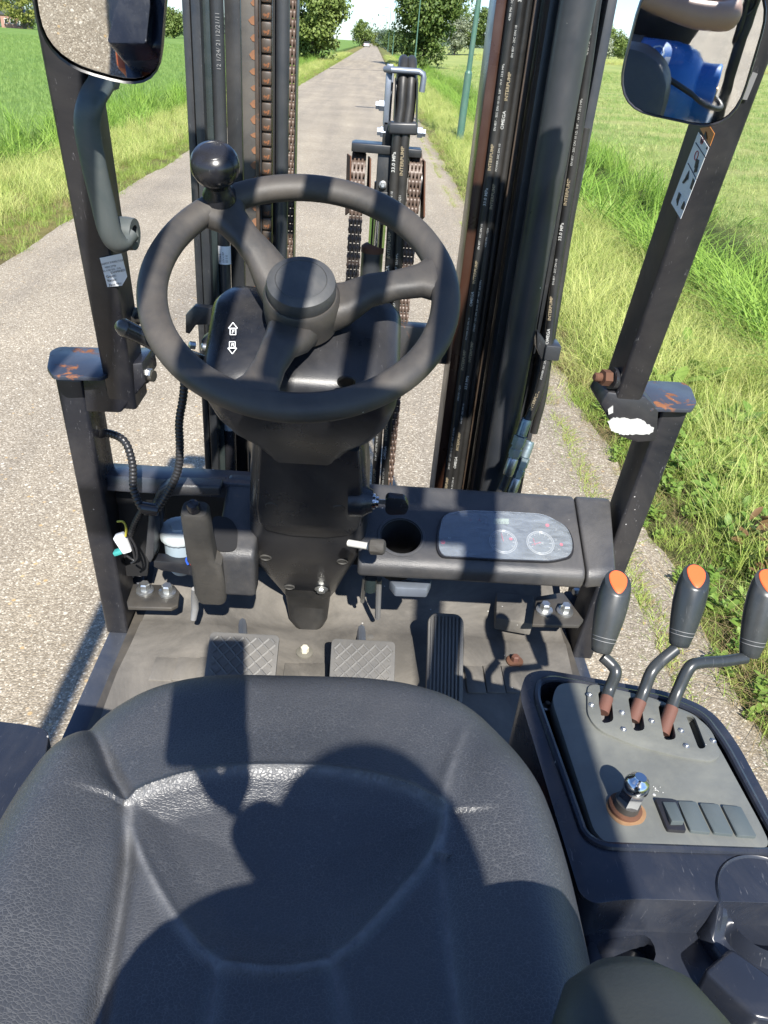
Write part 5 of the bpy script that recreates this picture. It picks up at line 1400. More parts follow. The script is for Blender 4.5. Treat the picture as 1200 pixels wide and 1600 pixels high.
mb = MB(); mb.tube(smooth_path([go + Vector((0.76, 0.0, 0.0)), go + Vector((0.80, 0.06, -0.02)), go + Vector((0.74, 0.18, 0.02)), go + Vector((0.55, 0.22, 0.11)), go + Vector((0.36, 0.19, 0.12)), go + Vector((0.22, 0.12, 0.13))], 8), 0.009, 10); mb.build('gas_hose', HOSE, GC)

# ---- the person leaning over the cylinder with the phone
def skin(name, nodes, edges, mat, parent, lvl=2):
    me = bpy.data.meshes.new(name); names = list(nodes)
    me.from_pydata([nodes[k][0] for k in names], [(names.index(a), names.index(b)) for a, b in edges], [])
    o = bpy.data.objects.new(name, me); COL.objects.link(o)
    md = o.modifiers.new('skin', 'SKIN'); md.use_smooth_shade = True
    for i, k in enumerate(names):
        rr = nodes[k][1]; me.skin_vertices[0].data[i].radius = rr if isinstance(rr, tuple) else (rr, rr)
    me.skin_vertices[0].data[0].use_root = True
    sb = o.modifiers.new('sub', 'SUBSURF'); sb.levels = lvl; sb.render_levels = lvl
    bpy.context.view_layer.update(); dg = bpy.context.evaluated_depsgraph_get()
    nm = bpy.data.meshes.new_from_object(o.evaluated_get(dg), depsgraph=dg)
    o.modifiers.clear(); o.data = nm; bpy.data.meshes.remove(me)
    for p in nm.polygons: p.use_smooth = True
    nm.materials.clear(); nm.materials.append(mat)
    if parent is not None: o.parent = parent
    return o
SKIN = pm('skin', (0.46, 0.27, 0.19), 0.5, var=0.08, bump=0.05, bs=300)
SHIRT = pm('dark_brown_shirt', (0.028, 0.024, 0.024), 0.9, var=0.2, bump=0.2, bs=500)
JEANS = pm('dark_trousers', (0.03, 0.035, 0.05), 0.9, bump=0.2, bs=500)
HAIR = pm('short_brown_hair', (0.05, 0.033, 0.02), 0.7, bump=0.6, bs=250)
PS = empty('person', (0, -1.15, 0))
tag(PS, 'person in a dark T-shirt with bare forearms, seen in the right-hand mirror', 'person')
def rel(d): return {k: (Vector(v[0]) - Vector((0, -1.15, 0)), v[1]) for k, v in d.items()}
sh = 1.545
B_ = rel({'pelvis': ((0.0, -1.08, 0.98), (0.15, 0.115)), 'waist': ((0.02, -0.95, 1.20), (0.14, 0.105)), 'chest': ((0.07, -0.70, 1.45), (0.16, 0.115)), 'neck0': ((0.13, -0.49, 1.60), 0.065), 'neck1': ((0.15, -0.43, 1.655), 0.055),
          'jaw': ((0.165, -0.36, 1.71), (0.066, 0.075)), 'skull': ((0.165, -0.37, 1.80), (0.077, 0.092)), 'crown': ((0.165, -0.385, 1.855), 0.055),
          'shR': ((0.27, -0.56, 1.56), 0.062), 'elR': ((0.36, -0.26, 1.515), 0.047), 'fR': ((0.24, -0.205, 1.525), 0.045), 'wrR': ((0.070, -0.150, 1.565), 0.029), 'haR': ((0.008, -0.098, 1.60), (0.030, 0.02)),
          'shL': ((-0.10, -0.56, 1.55), 0.062), 'elL': ((-0.24, -0.58, 1.31), 0.046), 'fL': ((-0.225, -0.52, 1.36), 0.043), 'wrL': ((-0.16, -0.41, 1.435), 0.028), 'haL': ((-0.13, -0.36, 1.44), (0.030, 0.02)),
          'hipR': ((0.25, -1.10, 0.93), 0.09), 'knR': ((0.27, -1.16, 0.50), 0.062), 'anR': ((0.27, -1.24, 0.09), 0.043), 'toR': ((0.29, -1.08, 0.04), 0.035),
          'hipL': ((0.05, -1.10, 0.93), 0.09), 'knL': ((0.03, -1.16, 0.50), 0.062), 'anL': ((0.03, -1.24, 0.09), 0.043), 'toL': ((0.01, -1.08, 0.04), 0.035)})
E_ = [('pelvis', 'waist'), ('waist', 'chest'), ('chest', 'neck0'), ('neck0', 'neck1'), ('neck1', 'jaw'), ('jaw', 'skull'), ('skull', 'crown'), ('chest', 'shR'), ('shR', 'elR'), ('elR', 'fR'), ('fR', 'wrR'), ('wrR', 'haR'), ('chest', 'shL'), ('shL', 'elL'), ('elL', 'fL'), ('fL', 'wrL'), ('wrL', 'haL'),
      ('pelvis', 'hipR'), ('hipR', 'knR'), ('knR', 'anR'), ('anR', 'toR'), ('pelvis', 'hipL'), ('hipL', 'knL'), ('knL', 'anL'), ('anL', 'toL')]
body = skin('body', B_, E_, SKIN, PS)
def sub(keys, grow, extra=None):
    d = {}
    for k in keys:
        p, r_ = B_[k]; d[k] = (p, tuple(x + grow for x in r_) if isinstance(r_, tuple) else r_ + grow)
    if extra: d.update({k: (Vector(v[0]) - Vector((0, -1.15, 0)), v[1]) for k, v in extra.items()})
    return d
slv = {'slR': ((0.325, -0.39, 1.535), 0.066), 'slL': ((-0.18, -0.57, 1.43), 0.064)}
skin('t_shirt', sub(['pelvis', 'waist', 'chest', 'shR', 'shL'], 0.012, slv), [('pelvis', 'waist'), ('waist', 'chest'), ('chest', 'shR'), ('shR', 'slR'), ('chest', 'shL'), ('shL', 'slL')], SHIRT, PS)
skin('trousers', sub(['pelvis', 'hipR', 'knR', 'anR', 'hipL', 'knL', 'anL'], 0.014), [('pelvis', 'hipR'), ('hipR', 'knR'), ('knR', 'anR'), ('pelvis', 'hipL'), ('hipL', 'knL'), ('knL', 'anL')], JEANS, PS)
for s in (1, -1):
    nm = 'R' if s > 0 else 'L'
    a = B_['an' + nm][0]; t = B_['to' + nm][0]
    skin('shoe', {'a': (a + Vector((0, -0.02, -0.02)), 0.05), 'm': ((a + t) / 2 + Vector((0, 0, -0.012)), 0.048), 't': (t + Vector((0, 0.05, 0.0)), 0.038)}, [('a', 'm'), ('m', 't')], HOSE, PS, 1)
O_ = Vector((0, -1.15, 0))
hd_c = Vector((0.165, -0.37, 1.80)) - O_
mb = MB()
mb.rings([[hd_c + Vector((math.cos(a) * 0.086 * k, math.sin(a) * 0.104 * k - 0.012, h)) for a in np.linspace(0, 2 * PI, 25)[:-1]] for h, k in ((-0.03, 0.98), (0.0, 1.04), (0.03, 1.02), (0.06, 0.88), (0.08, 0.6), (0.092, 0.1))]); mb.build('hair', HAIR, PS)
skin('nose', {'a': (hd_c + Vector((0, 0.085, -0.02)), 0.010), 'b': (hd_c + Vector((0, 0.102, -0.052)), 0.015)}, [('a', 'b')], SKIN, PS, 1)
for s in (1, -1):
    mb = MB(); mb.lathe(hd_c + Vector((s * 0.03, 0.078, -0.018)), (0, 1, 0), [(0.012, 0), (0.010, 0.006), (0.004, 0.010)], 14); mb.build('eye', WHITE, PS)
    mb = MB(); mb.rings([[hd_c + Vector((s * (0.078 + 0.012 * k), -0.01 + math.cos(a) * 0.017 * (1 - 0.3 * k), -0.04 + math.sin(a) * 0.03 * (1 - 0.3 * k))) for a in np.linspace(0, 2 * PI, 15)[:-1]] for k in (0, 0.5, 1)]); mb.build('ear', SKIN, PS)
    hp = (Vector((-0.004, -0.095, 1.605)) if s > 0 else Vector((-0.125, -0.36, 1.442))) - O_
    for f in range(4):                                        # fingers curled round the edge of the phone
        b0 = hp + Vector((-s * 0.002, 0.012 - f * 0.001, -0.032 + f * 0.020)); ln = (0.9, 1.0, 0.95, 0.8)[f]
        skin('finger', {'a': (b0, 0.0092), 'b': (b0 + Vector((s * 0.010, 0.036 * ln, 0.010)), 0.0088), 'c': (b0 + Vector((s * 0.0, 0.062 * ln, 0.018)), 0.0082), 'd': (b0 + Vector((-s * 0.014, 0.076 * ln, 0.020)), 0.007)}, [('a', 'b'), ('b', 'c'), ('c', 'd')], SKIN, PS, 1)
    skin('thumb', {'a': (hp + Vector((s * 0.006, -0.01, 0.0)), 0.013), 'b': (hp + Vector((-s * 0.012, 0.004, 0.010)), 0.0125), 'c': (hp + Vector((-s * 0.024, 0.016, 0.020)), 0.011), 'd': (hp + Vector((-s * 0.030, 0.026, 0.032)), 0.009)}, [('a', 'b'), ('b', 'c'), ('c', 'd')], SKIN, PS, 1)
# the phone itself, just behind the lens
PH = empty('smartphone', (0, 0, CAM_H))
tag(PH, 'black smartphone held upright above the seat', 'smartphone')
fw = Vector(RE @ [0, 0, 1]); up_ = Vector(RE @ [0, -1, 0]); rt = Vector(RE @ [1, 0, 0])
mb = MB(); mb.poly([rt * (a - 0.034) + up_ * (b - 0.004) - fw * 0.006 for a, b in rrect(0.076, 0.15, 0.010)], -fw * 0.008, 0.002); mb.build('phone_case', GLOSSB, PH)
mb = MB(); mb.poly([rt * (a - 0.034) + up_ * (b - 0.004) - fw * 0.0145 for a, b in rrect(0.070, 0.144, 0.008)], -fw * 0.0005); mb.build('screen', HOLE, PH)


# ================================================================== THE ROAD AND THE FIELDS
def noise2(x, y, s=0): return noise.noise(Vector((x, y, s)))
XL, XR, XE = -2.93, 1.03, 1.25                                # asphalt edges and the broken outer strip
def edge_r(y): return XR + 0.035 * noise2(y * 0.9, 3) + 0.015 * noise2(y * 4, 9)
def edge_o(y): return XE + 0.06 * noise2(y * 1.3, 5) + 0.04 * noise2(y * 5, 2)
def edge_l(y): return XL + 0.05 * noise2(y * 0.7, 7) + 0.03 * noise2(y * 3, 4)

ys = [-40, -20, -10, -4] + [-2 + 0.12 * i for i in range(160)] + [17.4 + 0.5 * i for i in range(90)] + [63 + 4 * i for i in range(30)] + [185 + 30 * i for i in range(40)]


def road_mat():
    m = bpy.data.materials.new('weathered_chip_asphalt'); m.use_nodes = True
    nt = m.node_tree; b = nt.nodes['Principled BSDF']
    vec = _n(nt, 'ShaderNodeTexCoord').outputs['Object']
    v1 = _n(nt, 'ShaderNodeTexVoronoi'); v1.inputs['Scale'].default_value = 165; nt.links.new(vec, v1.inputs['Vector'])
    v2 = _n(nt, 'ShaderNodeTexVoronoi'); v2.inputs['Scale'].default_value = 52; nt.links.new(vec, v2.inputs['Vector'])
    s1 = _n(nt, 'ShaderNodeSeparateColor'); nt.links.new(v1.outputs['Color'], s1.inputs[0])
    s2 = _n(nt, 'ShaderNodeSeparateColor'); nt.links.new(v2.outputs['Color'], s2.inputs[0])
    r = _n(nt, 'ShaderNodeValToRGB'); nt.links.new(s1.outputs[0], r.inputs[0])
    e = r.color_ramp.elements
    e[0].position = 0.0; e[0].color = (0.19, 0.165, 0.135, 1); e[1].position = 1.0; e[1].color = (0.66, 0.62, 0.56, 1)
    for p, c in ((0.18, (0.22, 0.19, 0.155, 1)), (0.45, (0.30, 0.265, 0.22, 1)), (0.72, (0.37, 0.33, 0.28, 1)), (0.88, (0.43, 0.395, 0.345, 1))):
        k = e.new(p); k.color = c
    gap = ramp(nt, v1.outputs['Distance'], 0.30, 0.75, (0, 0, 0), (0.5,) * 3)
    c = mixc(nt, gap, r.outputs[0], (0.19, 0.165, 0.135))
    big = ramp(nt, s2.outputs[1], 0.90, 0.93); bd = ramp(nt, v2.outputs['Distance'], 0.25, 0.45, (1, 1, 1), (0, 0, 0))
    bm_ = _n(nt, 'ShaderNodeMath', operation='MULTIPLY'); nt.links.new(big, bm_.inputs[0]); nt.links.new(bd, bm_.inputs[1])
    stone = _n(nt, 'ShaderNodeValToRGB'); nt.links.new(s2.outputs[2], stone.inputs[0])
    stone.color_ramp.elements[0].color = (0.42, 0.30, 0.16, 1); stone.color_ramp.elements[1].color = (0.62, 0.60, 0.56, 1)
    c = mixc(nt, bm_.outputs[0], c, stone.outputs[0])
    lg = ramp(nt, tnoise(nt, vec, 0.8, 6, 0.6), 0.3, 0.7, (0.84,) * 3, (1.10,) * 3)
    c = mixc(nt, 1.0, c, lg, 'MULTIPLY')
    c = mixc(nt, 1.0, c, (1.10, 1.06, 0.94), 'MULTIPLY')
    trk = ramp(nt, tnoise(nt, stretch(nt, vec, (2.2, 0.12, 1)), 1, 4, 0.5), 0.35, 0.65, (0.80, 0.80, 0.815), (1.06, 1.05, 1.03))
    c = mixc(nt, 1.0, c, trk, 'MULTIPLY')
    nt.links.new(c, b.inputs['Base Color'])
    b.inputs['Roughness'].default_value = 0.85; b.inputs['Specular IOR Level'].default_value = 0.3
    bp = _n(nt, 'ShaderNodeBump'); bp.inputs['Strength'].default_value = 0.6; bp.inputs['Distance'].default_value = 0.004
    h = _n(nt, 'ShaderNodeMath', operation='SUBTRACT'); h.inputs[0].default_value = 1; nt.links.new(v1.outputs['Distance'], h.inputs[1])
    nt.links.new(h.outputs[0], bp.inputs['Height']); nt.links.new(bp.outputs['Normal'], b.inputs['Normal'])
    return m


ROADM = road_mat()
mb = MB(); vs = []; fs = []
cols = 12
for y in ys:
    a, b_ = edge_l(y), edge_r(y)
    row = [a + (b_ - a) * j / (cols - 1) for j in range(cols)]
    vs.append((row[0] - 0.01, y, -0.06))
    for x in row: vs.append((x, y, 0.0 - 0.02 * (abs(x + 0.95) / 2) ** 2))
    vs.append((row[-1] + 0.012, y, -0.06))
n = cols + 2
for i in range(len(ys) - 1):
    for j in range(n - 1): fs.append((i * n + j, i * n + j + 1, (i + 1) * n + j + 1, (i + 1) * n + j))
mb.add(vs, fs, True); road = tag(mb.build('road', ROADM, None, 50), kind='structure')
# crumbled outer strip beyond the grassy crack
mb = MB(); vs = []; fs = []
yy = [y for y in ys if y < 70]
for y in yy:
    a, b_ = edge_r(y) - 0.004, edge_o(y)
    row = [a - 0.006, a, a * 0.66 + b_ * 0.34, a * 0.34 + b_ * 0.66, b_, b_ + 0.03]
    zz_ = [-0.07, -0.026, -0.03, -0.036, -0.045, -0.09]
    for x, z in zip(row, zz_): vs.append((x + 0.008 * noise2(y * 7, x * 9), y, z + 0.008 * noise2(x * 14, y * 9)))
for i in range(len(yy) - 1):
    for j in range(5): fs.append((i * 6 + j, i * 6 + j + 1, (i + 1) * 6 + j + 1, (i + 1) * 6 + j))
mb.add(vs, fs, True); tag(mb.build('road_edge_strip', ROADM, None, 50), kind='structure')
mb = MB(); mb.poly([(XL + 0.05, 57.6, -0.02), (XR, 58.9, -0.018), (XR, 59.15, -0.018), (XL + 0.05, 57.85, -0.02)], (0, 0, 0.022)); tag(mb.build('road_cross_strip', pm('dark_strip', (0.06, 0.055, 0.05), 0.8)), kind='structure')  # thin dark strip laid across the road


def ground_mat():
    m = bpy.data.materials.new('verge_and_field_ground'); m.use_nodes = True
    nt = m.node_tree; b = nt.nodes['Principled BSDF']
    vec = _n(nt, 'ShaderNodeTexCoord').outputs['Object']
    sx = _n(nt, 'ShaderNodeSeparateXYZ'); nt.links.new(vec, sx.inputs[0])
    wob = tnoise(nt, vec, 0.7, 5, 0.6)
    ad = _n(nt, 'ShaderNodeMath', operation='MULTIPLY_ADD'); nt.links.new(wob, ad.inputs[0]); ad.inputs[1].default_value = 0.9; nt.links.new(sx.outputs[0], ad.inputs[2])
    mr = _n(nt, 'ShaderNodeMapRange'); nt.links.new(ad.outputs[0], mr.inputs[0]); mr.inputs[1].default_value = -9.55; mr.inputs[2].default_value = 10.45
    r = _n(nt, 'ShaderNodeValToRGB'); nt.links.new(mr.outputs[0], r.inputs[0]); e = r.color_ramp.elements
    X2 = lambda x: (x + 10) / 20
    e[0].position = 0; e[0].color = (0.155, 0.255, 0.066, 1); e[1].position = 1; e[1].color = (0.26, 0.33, 0.105, 1)
    for x, c in ((-6.6, (0.155, 0.255, 0.066)), (-6.2, (0.075, 0.12, 0.03)), (-5.4, (0.09, 0.12, 0.035)), (-4.9, (0.22, 0.21, 0.07)), (-3.1, (0.20, 0.19, 0.07)), (-2.8, (0.12, 0.10, 0.06)), (1.1, (0.14, 0.13, 0.06)), (1.5, (0.15, 0.17, 0.06)), (3.0, (0.19, 0.19, 0.07)), (3.35, (0.05, 0.055, 0.025)), (4.3, (0.05, 0.06, 0.025)), (4.9, (0.26, 0.33, 0.105))):
        k = e.new(X2(x)); k.color = tuple(c) + (1,)
    st = ramp(nt, tnoise(nt, stretch(nt, vec, (0.16, 0.05, 1)), 2.2, 5, 0.6), 0.35, 0.7, (0.80, 0.86, 0.8), (1.22, 1.12, 1.1))
    c = mixc(nt, 1.0, r.outputs[0], st, 'MULTIPLY')
    fn = ramp(nt, tnoise(nt, vec, 9, 8, 0.75), 0.3, 0.72, (0.66, 0.68, 0.62), (1.25, 1.2, 1.25))
    c = mixc(nt, 1.0, c, fn, 'MULTIPLY')
    # mown swaths on the right-hand field
    w = _n(nt, 'ShaderNodeTexWave'); w.inputs['Scale'].default_value = 0.09; w.inputs['Distortion'].default_value = 2.5; w.inputs['Detail'].default_value = 3; w.bands_direction = 'Y'; nt.links.new(vec, w.inputs['Vector'])
    rt_ = ramp(nt, mr.outputs[0], X2(5.2), X2(7.0)); sw_ = _n(nt, 'ShaderNodeMath', operation='MULTIPLY'); nt.links.new(rt_, sw_.inputs[0]); nt.links.new(ramp(nt, w.outputs['Fac'], 0.45, 0.9, (0,) * 3, (0.55,) * 3), sw_.inputs[1])
    c = mixc(nt, sw_.outputs[0], c, (0.37, 0.36, 0.15))
    nt.links.new(c, b.inputs['Base Color']); b.inputs['Roughness'].default_value = 0.95; b.inputs['Specular IOR Level'].default_value = 0.1
    bp = _n(nt, 'ShaderNodeBump'); bp.inputs['Strength'].default_value = 0.8; bp.inputs['Distance'].default_value = 0.06
    nt.links.new(tnoise(nt, vec, 14, 8, 0.8), bp.inputs['Height']); nt.links.new(bp.outputs['Normal'], b.inputs['Normal'])
    return m


XSEC = [(-1500, -0.1), (-400, -0.1), (-100, -0.1), (-30, -0.12), (-10, -0.12), (-7, -0.10), (-6.3, -0.12), (-5.95, -0.5), (-5.5, -0.5), (-5.1, -0.14), (-4.0, -0.07), (-3.2, -0.04), (-2.85, -0.045), (-1.5, -0.12), (0.6, -0.12),
        (1.16, -0.06), (1.5, -0.03), (2.2, -0.05), (2.9, -0.12), (3.25, -0.25), (3.55, -0.62), (4.0, -0.62), (4.4, -0.2), (4.9, -0.1), (7, -0.08), (12, -0.08), (30, -0.1), (100, -0.1), (400, -0.1), (1500, -0.1)]
def smooth01(t): t = min(1, max(0, t)); return t * t * (3 - 2 * t)
def gz(x, y):
    z = float(np.interp(x, [a for a, b in XSEC], [b for a, b in XSEC]))
    return z + 1.25 * smooth01((y - 60) / 110) * smooth01((x - 7) / 14)
gy = [-300, -100, -40, -15, -6] + [-3 + 0.4 * i for i in range(75)] + [28 + 3 * i for i in range(40)] + [150 + 25 * i for i in range(20)] + [700, 1000, 1600, 2600]
mb = MB(); vs = []; fs = []
for y in gy:
    for x, z in XSEC:
        near = 1 if y < 60 and abs(x) < 8 else 0.3
        off = noise2(y * 0.5, x) * 0.16 if 3 < abs(x) < 6.5 else 0
        vs.append((x + off, y, gz(x, y) + (0.025 * noise2(x * 2.3, y * 1.4, 4) if (x > 1.3 or x < -3) else 0) * near))
n = len(XSEC)
for i in range(len(gy) - 1):
    for j in range(n - 1): fs.append((i * n + j, i * n + j + 1, (i + 1) * n + j + 1, (i + 1) * n + j))
mb.add(vs, fs, True); tag(mb.build('ground', ground_mat(), None, 80), kind='structure')
WATER = bpy.data.materials.new('ditch_water'); WATER.use_nodes = True
wb_ = WATER.node_tree.nodes['Principled BSDF']; wb_.inputs['Base Color'].default_value = (0.012, 0.016, 0.012, 1); wb_.inputs['Roughness'].default_value = 0.06
mb = MB(); mb.poly([(3.3, -20, -0.56), (4.25, -20, -0.56), (4.25, 300, -0.56), (3.3, 300, -0.56)], (0, 0, 0.004)); tag(mb.build('ditch_water', WATER), kind='structure')


# ---- grass: clumps of real blades set out by geometry nodes
def leaf_mat(name, c0, c1, trans=0.35, rough=0.5, tip=None):
    m = bpy.data.materials.new(name); m.use_nodes = True
    nt = m.node_tree; nt.nodes.clear(); o = _n(nt, 'ShaderNodeOutputMaterial')
    d = _n(nt, 'ShaderNodeBsdfPrincipled'); t = _n(nt, 'ShaderNodeBsdfTranslucent'); mx = _n(nt, 'ShaderNodeMixShader')
    oi = _n(nt, 'ShaderNodeObjectInfo'); ge = _n(nt, 'ShaderNodeNewGeometry')
    f = _n(nt, 'ShaderNodeMath', operation='MULTIPLY_ADD'); nt.links.new(oi.outputs['Random'], f.inputs[0]); f.inputs[1].default_value = 0.5
    g = _n(nt, 'ShaderNodeMath', operation='MULTIPLY'); nt.links.new(ge.outputs['Random Per Island'], g.inputs[0]); g.inputs[1].default_value = 0.5
    nt.links.new(g.outputs[0], f.inputs[2])
    c = mixc(nt, f.outputs[0], c0, c1)
    nt.links.new(c, d.inputs['Base Color']); nt.links.new(c, t.inputs['Color'])
    d.inputs['Roughness'].default_value = rough; d.inputs['Specular IOR Level'].default_value = 0.3
    mx.inputs[0].default_value = trans
    nt.links.new(d.outputs[0], mx.inputs[1]); nt.links.new(t.outputs[0], mx.inputs[2]); nt.links.new(mx.outputs[0], o.inputs[0])
    return m


G_GREEN = leaf_mat('fresh_grass_blades', (0.18, 0.30, 0.045), (0.42, 0.48, 0.12))
G_LUSH = leaf_mat('lush_reed_blades', (0.16, 0.31, 0.04), (0.36, 0.50, 0.10), 0.4)
G_STRAW = leaf_mat('straw_grass_blades', (0.40, 0.48, 0.12), (0.70, 0.69, 0.27))
G_DRY = leaf_mat('dead_grass_thatch', (0.28, 0.20, 0.09), (0.48, 0.38, 0.20))
G_HERB = leaf_mat('verge_herb_leaves', (0.12, 0.23, 0.04), (0.28, 0.38, 0.08))
G_RED = leaf_mat('reddish_dock_leaves', (0.17, 0.09, 0.045), (0.30, 0.22, 0.09))
G_FIELD = leaf_mat('field_grass_blades', (0.15, 0.27, 0.06), (0.31, 0.42, 0.125))
CLUMPS = bpy.data.collections.new('grass_clumps')             # sources only, never linked to the scene
rg_ = random.Random(11)


def clump(name, mat, n, h0, h1, w, spread, lean, droop, seg=3):
    vs = []; fs = []
    for _ in range(n):
        a = rg_.uniform(0, 2 * PI); rr = spread * math.sqrt(rg_.random()); p = Vector((math.cos(a) * rr, math.sin(a) * rr, -0.02))
        h = rg_.uniform(h0, h1); az = rg_.uniform(0, 2 * PI)
        ld = Vector((math.cos(az), math.sin(az), 0)) * rg_.uniform(0.2, 1) * lean + Vector((0.25, 0.12, 0)) * lean
        sd = Vector((-math.sin(az + rg_.uniform(-0.6, 0.6)), math.cos(az), 0)).normalized()
        ww = w * rg_.uniform(0.7, 1.3); o = len(vs)
        for k in range(seg + 1):
            t = k / seg
            q = p + Vector((0, 0, h * (t - droop * t * t * 0.5))) + ld * h * (t * 0.5 + t * t * (0.5 + droop))
            hw = ww * (1 - t) ** 0.7 * (0.75 + 0.5 * min(1, t * 3) * (t < 0.5) + 0.25 * (t >= 0.5)) / 2
            if k < seg: vs += [q - sd * hw, q + sd * hw]
            else: vs.append(q)
        for k in range(seg - 1): fs.append((o + 2 * k, o + 2 * k + 1, o + 2 * k + 3, o + 2 * k + 2))
        fs.append((o + 2 * seg - 2, o + 2 * seg - 1, o + 2 * seg))
    me = bpy.data.meshes.new(name); me.from_pydata([tuple(v) for v in vs], [], fs); me.materials.append(mat)
    for p in me.polygons: p.use_smooth = True
    ob = bpy.data.objects.new(name, me); CLUMPS.objects.link(ob)


def herb(name, mat, n, size, hgt):
    vs = []; fs = []
    for _ in range(n):
        az = rg_.uniform(0, 2 * PI); el = rg_.uniform(0.1, 1.1); L = size * rg_.uniform(0.5, 1.1); W = L * rg_.uniform(0.16, 0.30)
        d = Vector((math.cos(az) * math.cos(el), math.sin(az) * math.cos(el), math.sin(el))); s = Vector((-math.sin(az), math.cos(az), 0))
        b0 = Vector((rg_.uniform(-1, 1) * size * 0.5, rg_.uniform(-1, 1) * size * 0.5, rg_.uniform(0, hgt))); o = len(vs)
        up = s.cross(d)
        if up.z < 0: up = -up
        for t, w_, dz in ((0, 0.1, 0), (0.3, 0.85, 0.06), (0.6, 1, 0.04), (0.85, 0.6, -0.05), (1, 0.05, -0.15)):
            q = b0 + d * L * t + up * L * dz
            vs += [q - s * W * w_, q + up * (-0.05 * L * w_), q + s * W * w_]
        for k in range(4):
            a = o + 3 * k; fs += [(a, a + 1, a + 4, a + 3), (a + 1, a + 2, a + 5, a + 4)]
    me = bpy.data.meshes.new(name); me.from_pydata([tuple(v) for v in vs], [], fs); me.materials.append(mat)
    for p in me.polygons: p.use_smooth = True
    ob = bpy.data.objects.new(name, me); CLUMPS.objects.link(ob)


# names sort in index order
clump('c00_green', G_GREEN, 34, 0.07, 0.24, 0.0052, 0.09, 0.55, 0.35)
clump('c01_green', G_GREEN, 34, 0.05, 0.17, 0.0050, 0.10, 0.9, 0.5)
clump('c02_straw', G_STRAW, 30, 0.16, 0.38, 0.0030, 0.10, 0.9, 0.5)
clump('c03_straw', G_STRAW, 26, 0.12, 0.30, 0.0028, 0.12, 1.3, 0.6)
clump('c04_reed', G_LUSH, 24, 0.5, 1.05, 0.017, 0.16, 0.55, 0.55, 4)
clump('c05_reed', G_LUSH, 22, 0.35, 0.8, 0.0155, 0.16, 0.75, 0.7, 4)
clump('c06_thatch', G_DRY, 30, 0.08, 0.26, 0.0030, 0.12, 1.8, 0.9)
clump('c07_tuft', G_GREEN, 16, 0.012, 0.045, 0.0032, 0.022, 1.0, 0.5, 2)
clump('c08_field', G_FIELD, 40, 0.05, 0.13, 0.006, 0.20, 0.6, 0.3, 2)
herb('c09_herb', G_HERB, 24, 0.085, 0.07)
herb('c10_herb', G_HERB, 15, 0.15, 0.08)
herb('c11_dock', G_RED, 20, 0.07, 0.16)
clump('c12_moss', G_DRY, 14, 0.010, 0.035, 0.0032, 0.022, 1.2, 0.6, 2)
clump('c13_mown', leaf_mat('mown_field_blades', (0.26, 0.36, 0.10), (0.52, 0.52, 0.21)), 40, 0.03, 0.09, 0.006, 0.22, 1.0, 0.4, 2)


def gn_scatter(name, pts, label):
    """pts: x, y, z, rotation, lean x, lean y, scale, kind"""
    a = np.array(pts, dtype=np.float32)
    me = bpy.data.meshes.new(name); me.vertices.add(len(a)); me.vertices.foreach_set('co', a[:, :3].ravel())
    at = me.attributes.new('rot', 'FLOAT_VECTOR', 'POINT'); at.data.foreach_set('vector', np.ascontiguousarray(np.column_stack([a[:, 4], a[:, 5], a[:, 3]])).ravel())
    at = me.attributes.new('scl', 'FLOAT', 'POINT'); at.data.foreach_set('value', np.ascontiguousarray(a[:, 6]))
    at = me.attributes.new('kind', 'INT', 'POINT'); at.data.foreach_set('value', np.ascontiguousarray(a[:, 7].astype(np.int32)))
    ob = bpy.data.objects.new(name, me); COL.objects.link(ob)
    ng = bpy.data.node_groups.new(name, 'GeometryNodeTree')
    ng.interface.new_socket('Geometry', in_out='INPUT', socket_type='NodeSocketGeometry'); ng.interface.new_socket('Geometry', in_out='OUTPUT', socket_type='NodeSocketGeometry')
    gi = ng.nodes.new('NodeGroupInput'); gout = ng.nodes.new('NodeGroupOutput')
    ci = ng.nodes.new('GeometryNodeCollectionInfo'); ci.inputs['Collection'].default_value = CLUMPS; ci.inputs['Separate Children'].default_value = True; ci.inputs['Reset Children'].default_value = True
    ip = ng.nodes.new('GeometryNodeInstanceOnPoints'); ip.inputs['Pick Instance'].default_value = True
    def na(nm, dt):
        q = ng.nodes.new('GeometryNodeInputNamedAttribute'); q.data_type = dt; q.inputs['Name'].default_value = nm; return [s for s in q.outputs if s.enabled and s.name == 'Attribute'][0]
    e2r = ng.nodes.new('FunctionNodeEulerToRotation')
    ng.links.new(gi.outputs[0], ip.inputs['Points']); ng.links.new(ci.outputs[0], ip.inputs['Instance'])
    ng.links.new(na('kind', 'INT'), ip.inputs['Instance Index']); ng.links.new(na('rot', 'FLOAT_VECTOR'), e2r.inputs[0]); ng.links.new(e2r.outputs[0], ip.inputs['Rotation']); ng.links.new(na('scl', 'FLOAT'), ip.inputs['Scale'])
    ng.links.new(ip.outputs[0], gout.inputs[0])
    md = ob.modifiers.new('scatter', 'NODES'); md.node_group = ng
    return tag(ob, label, 'grass', kind='stuff')


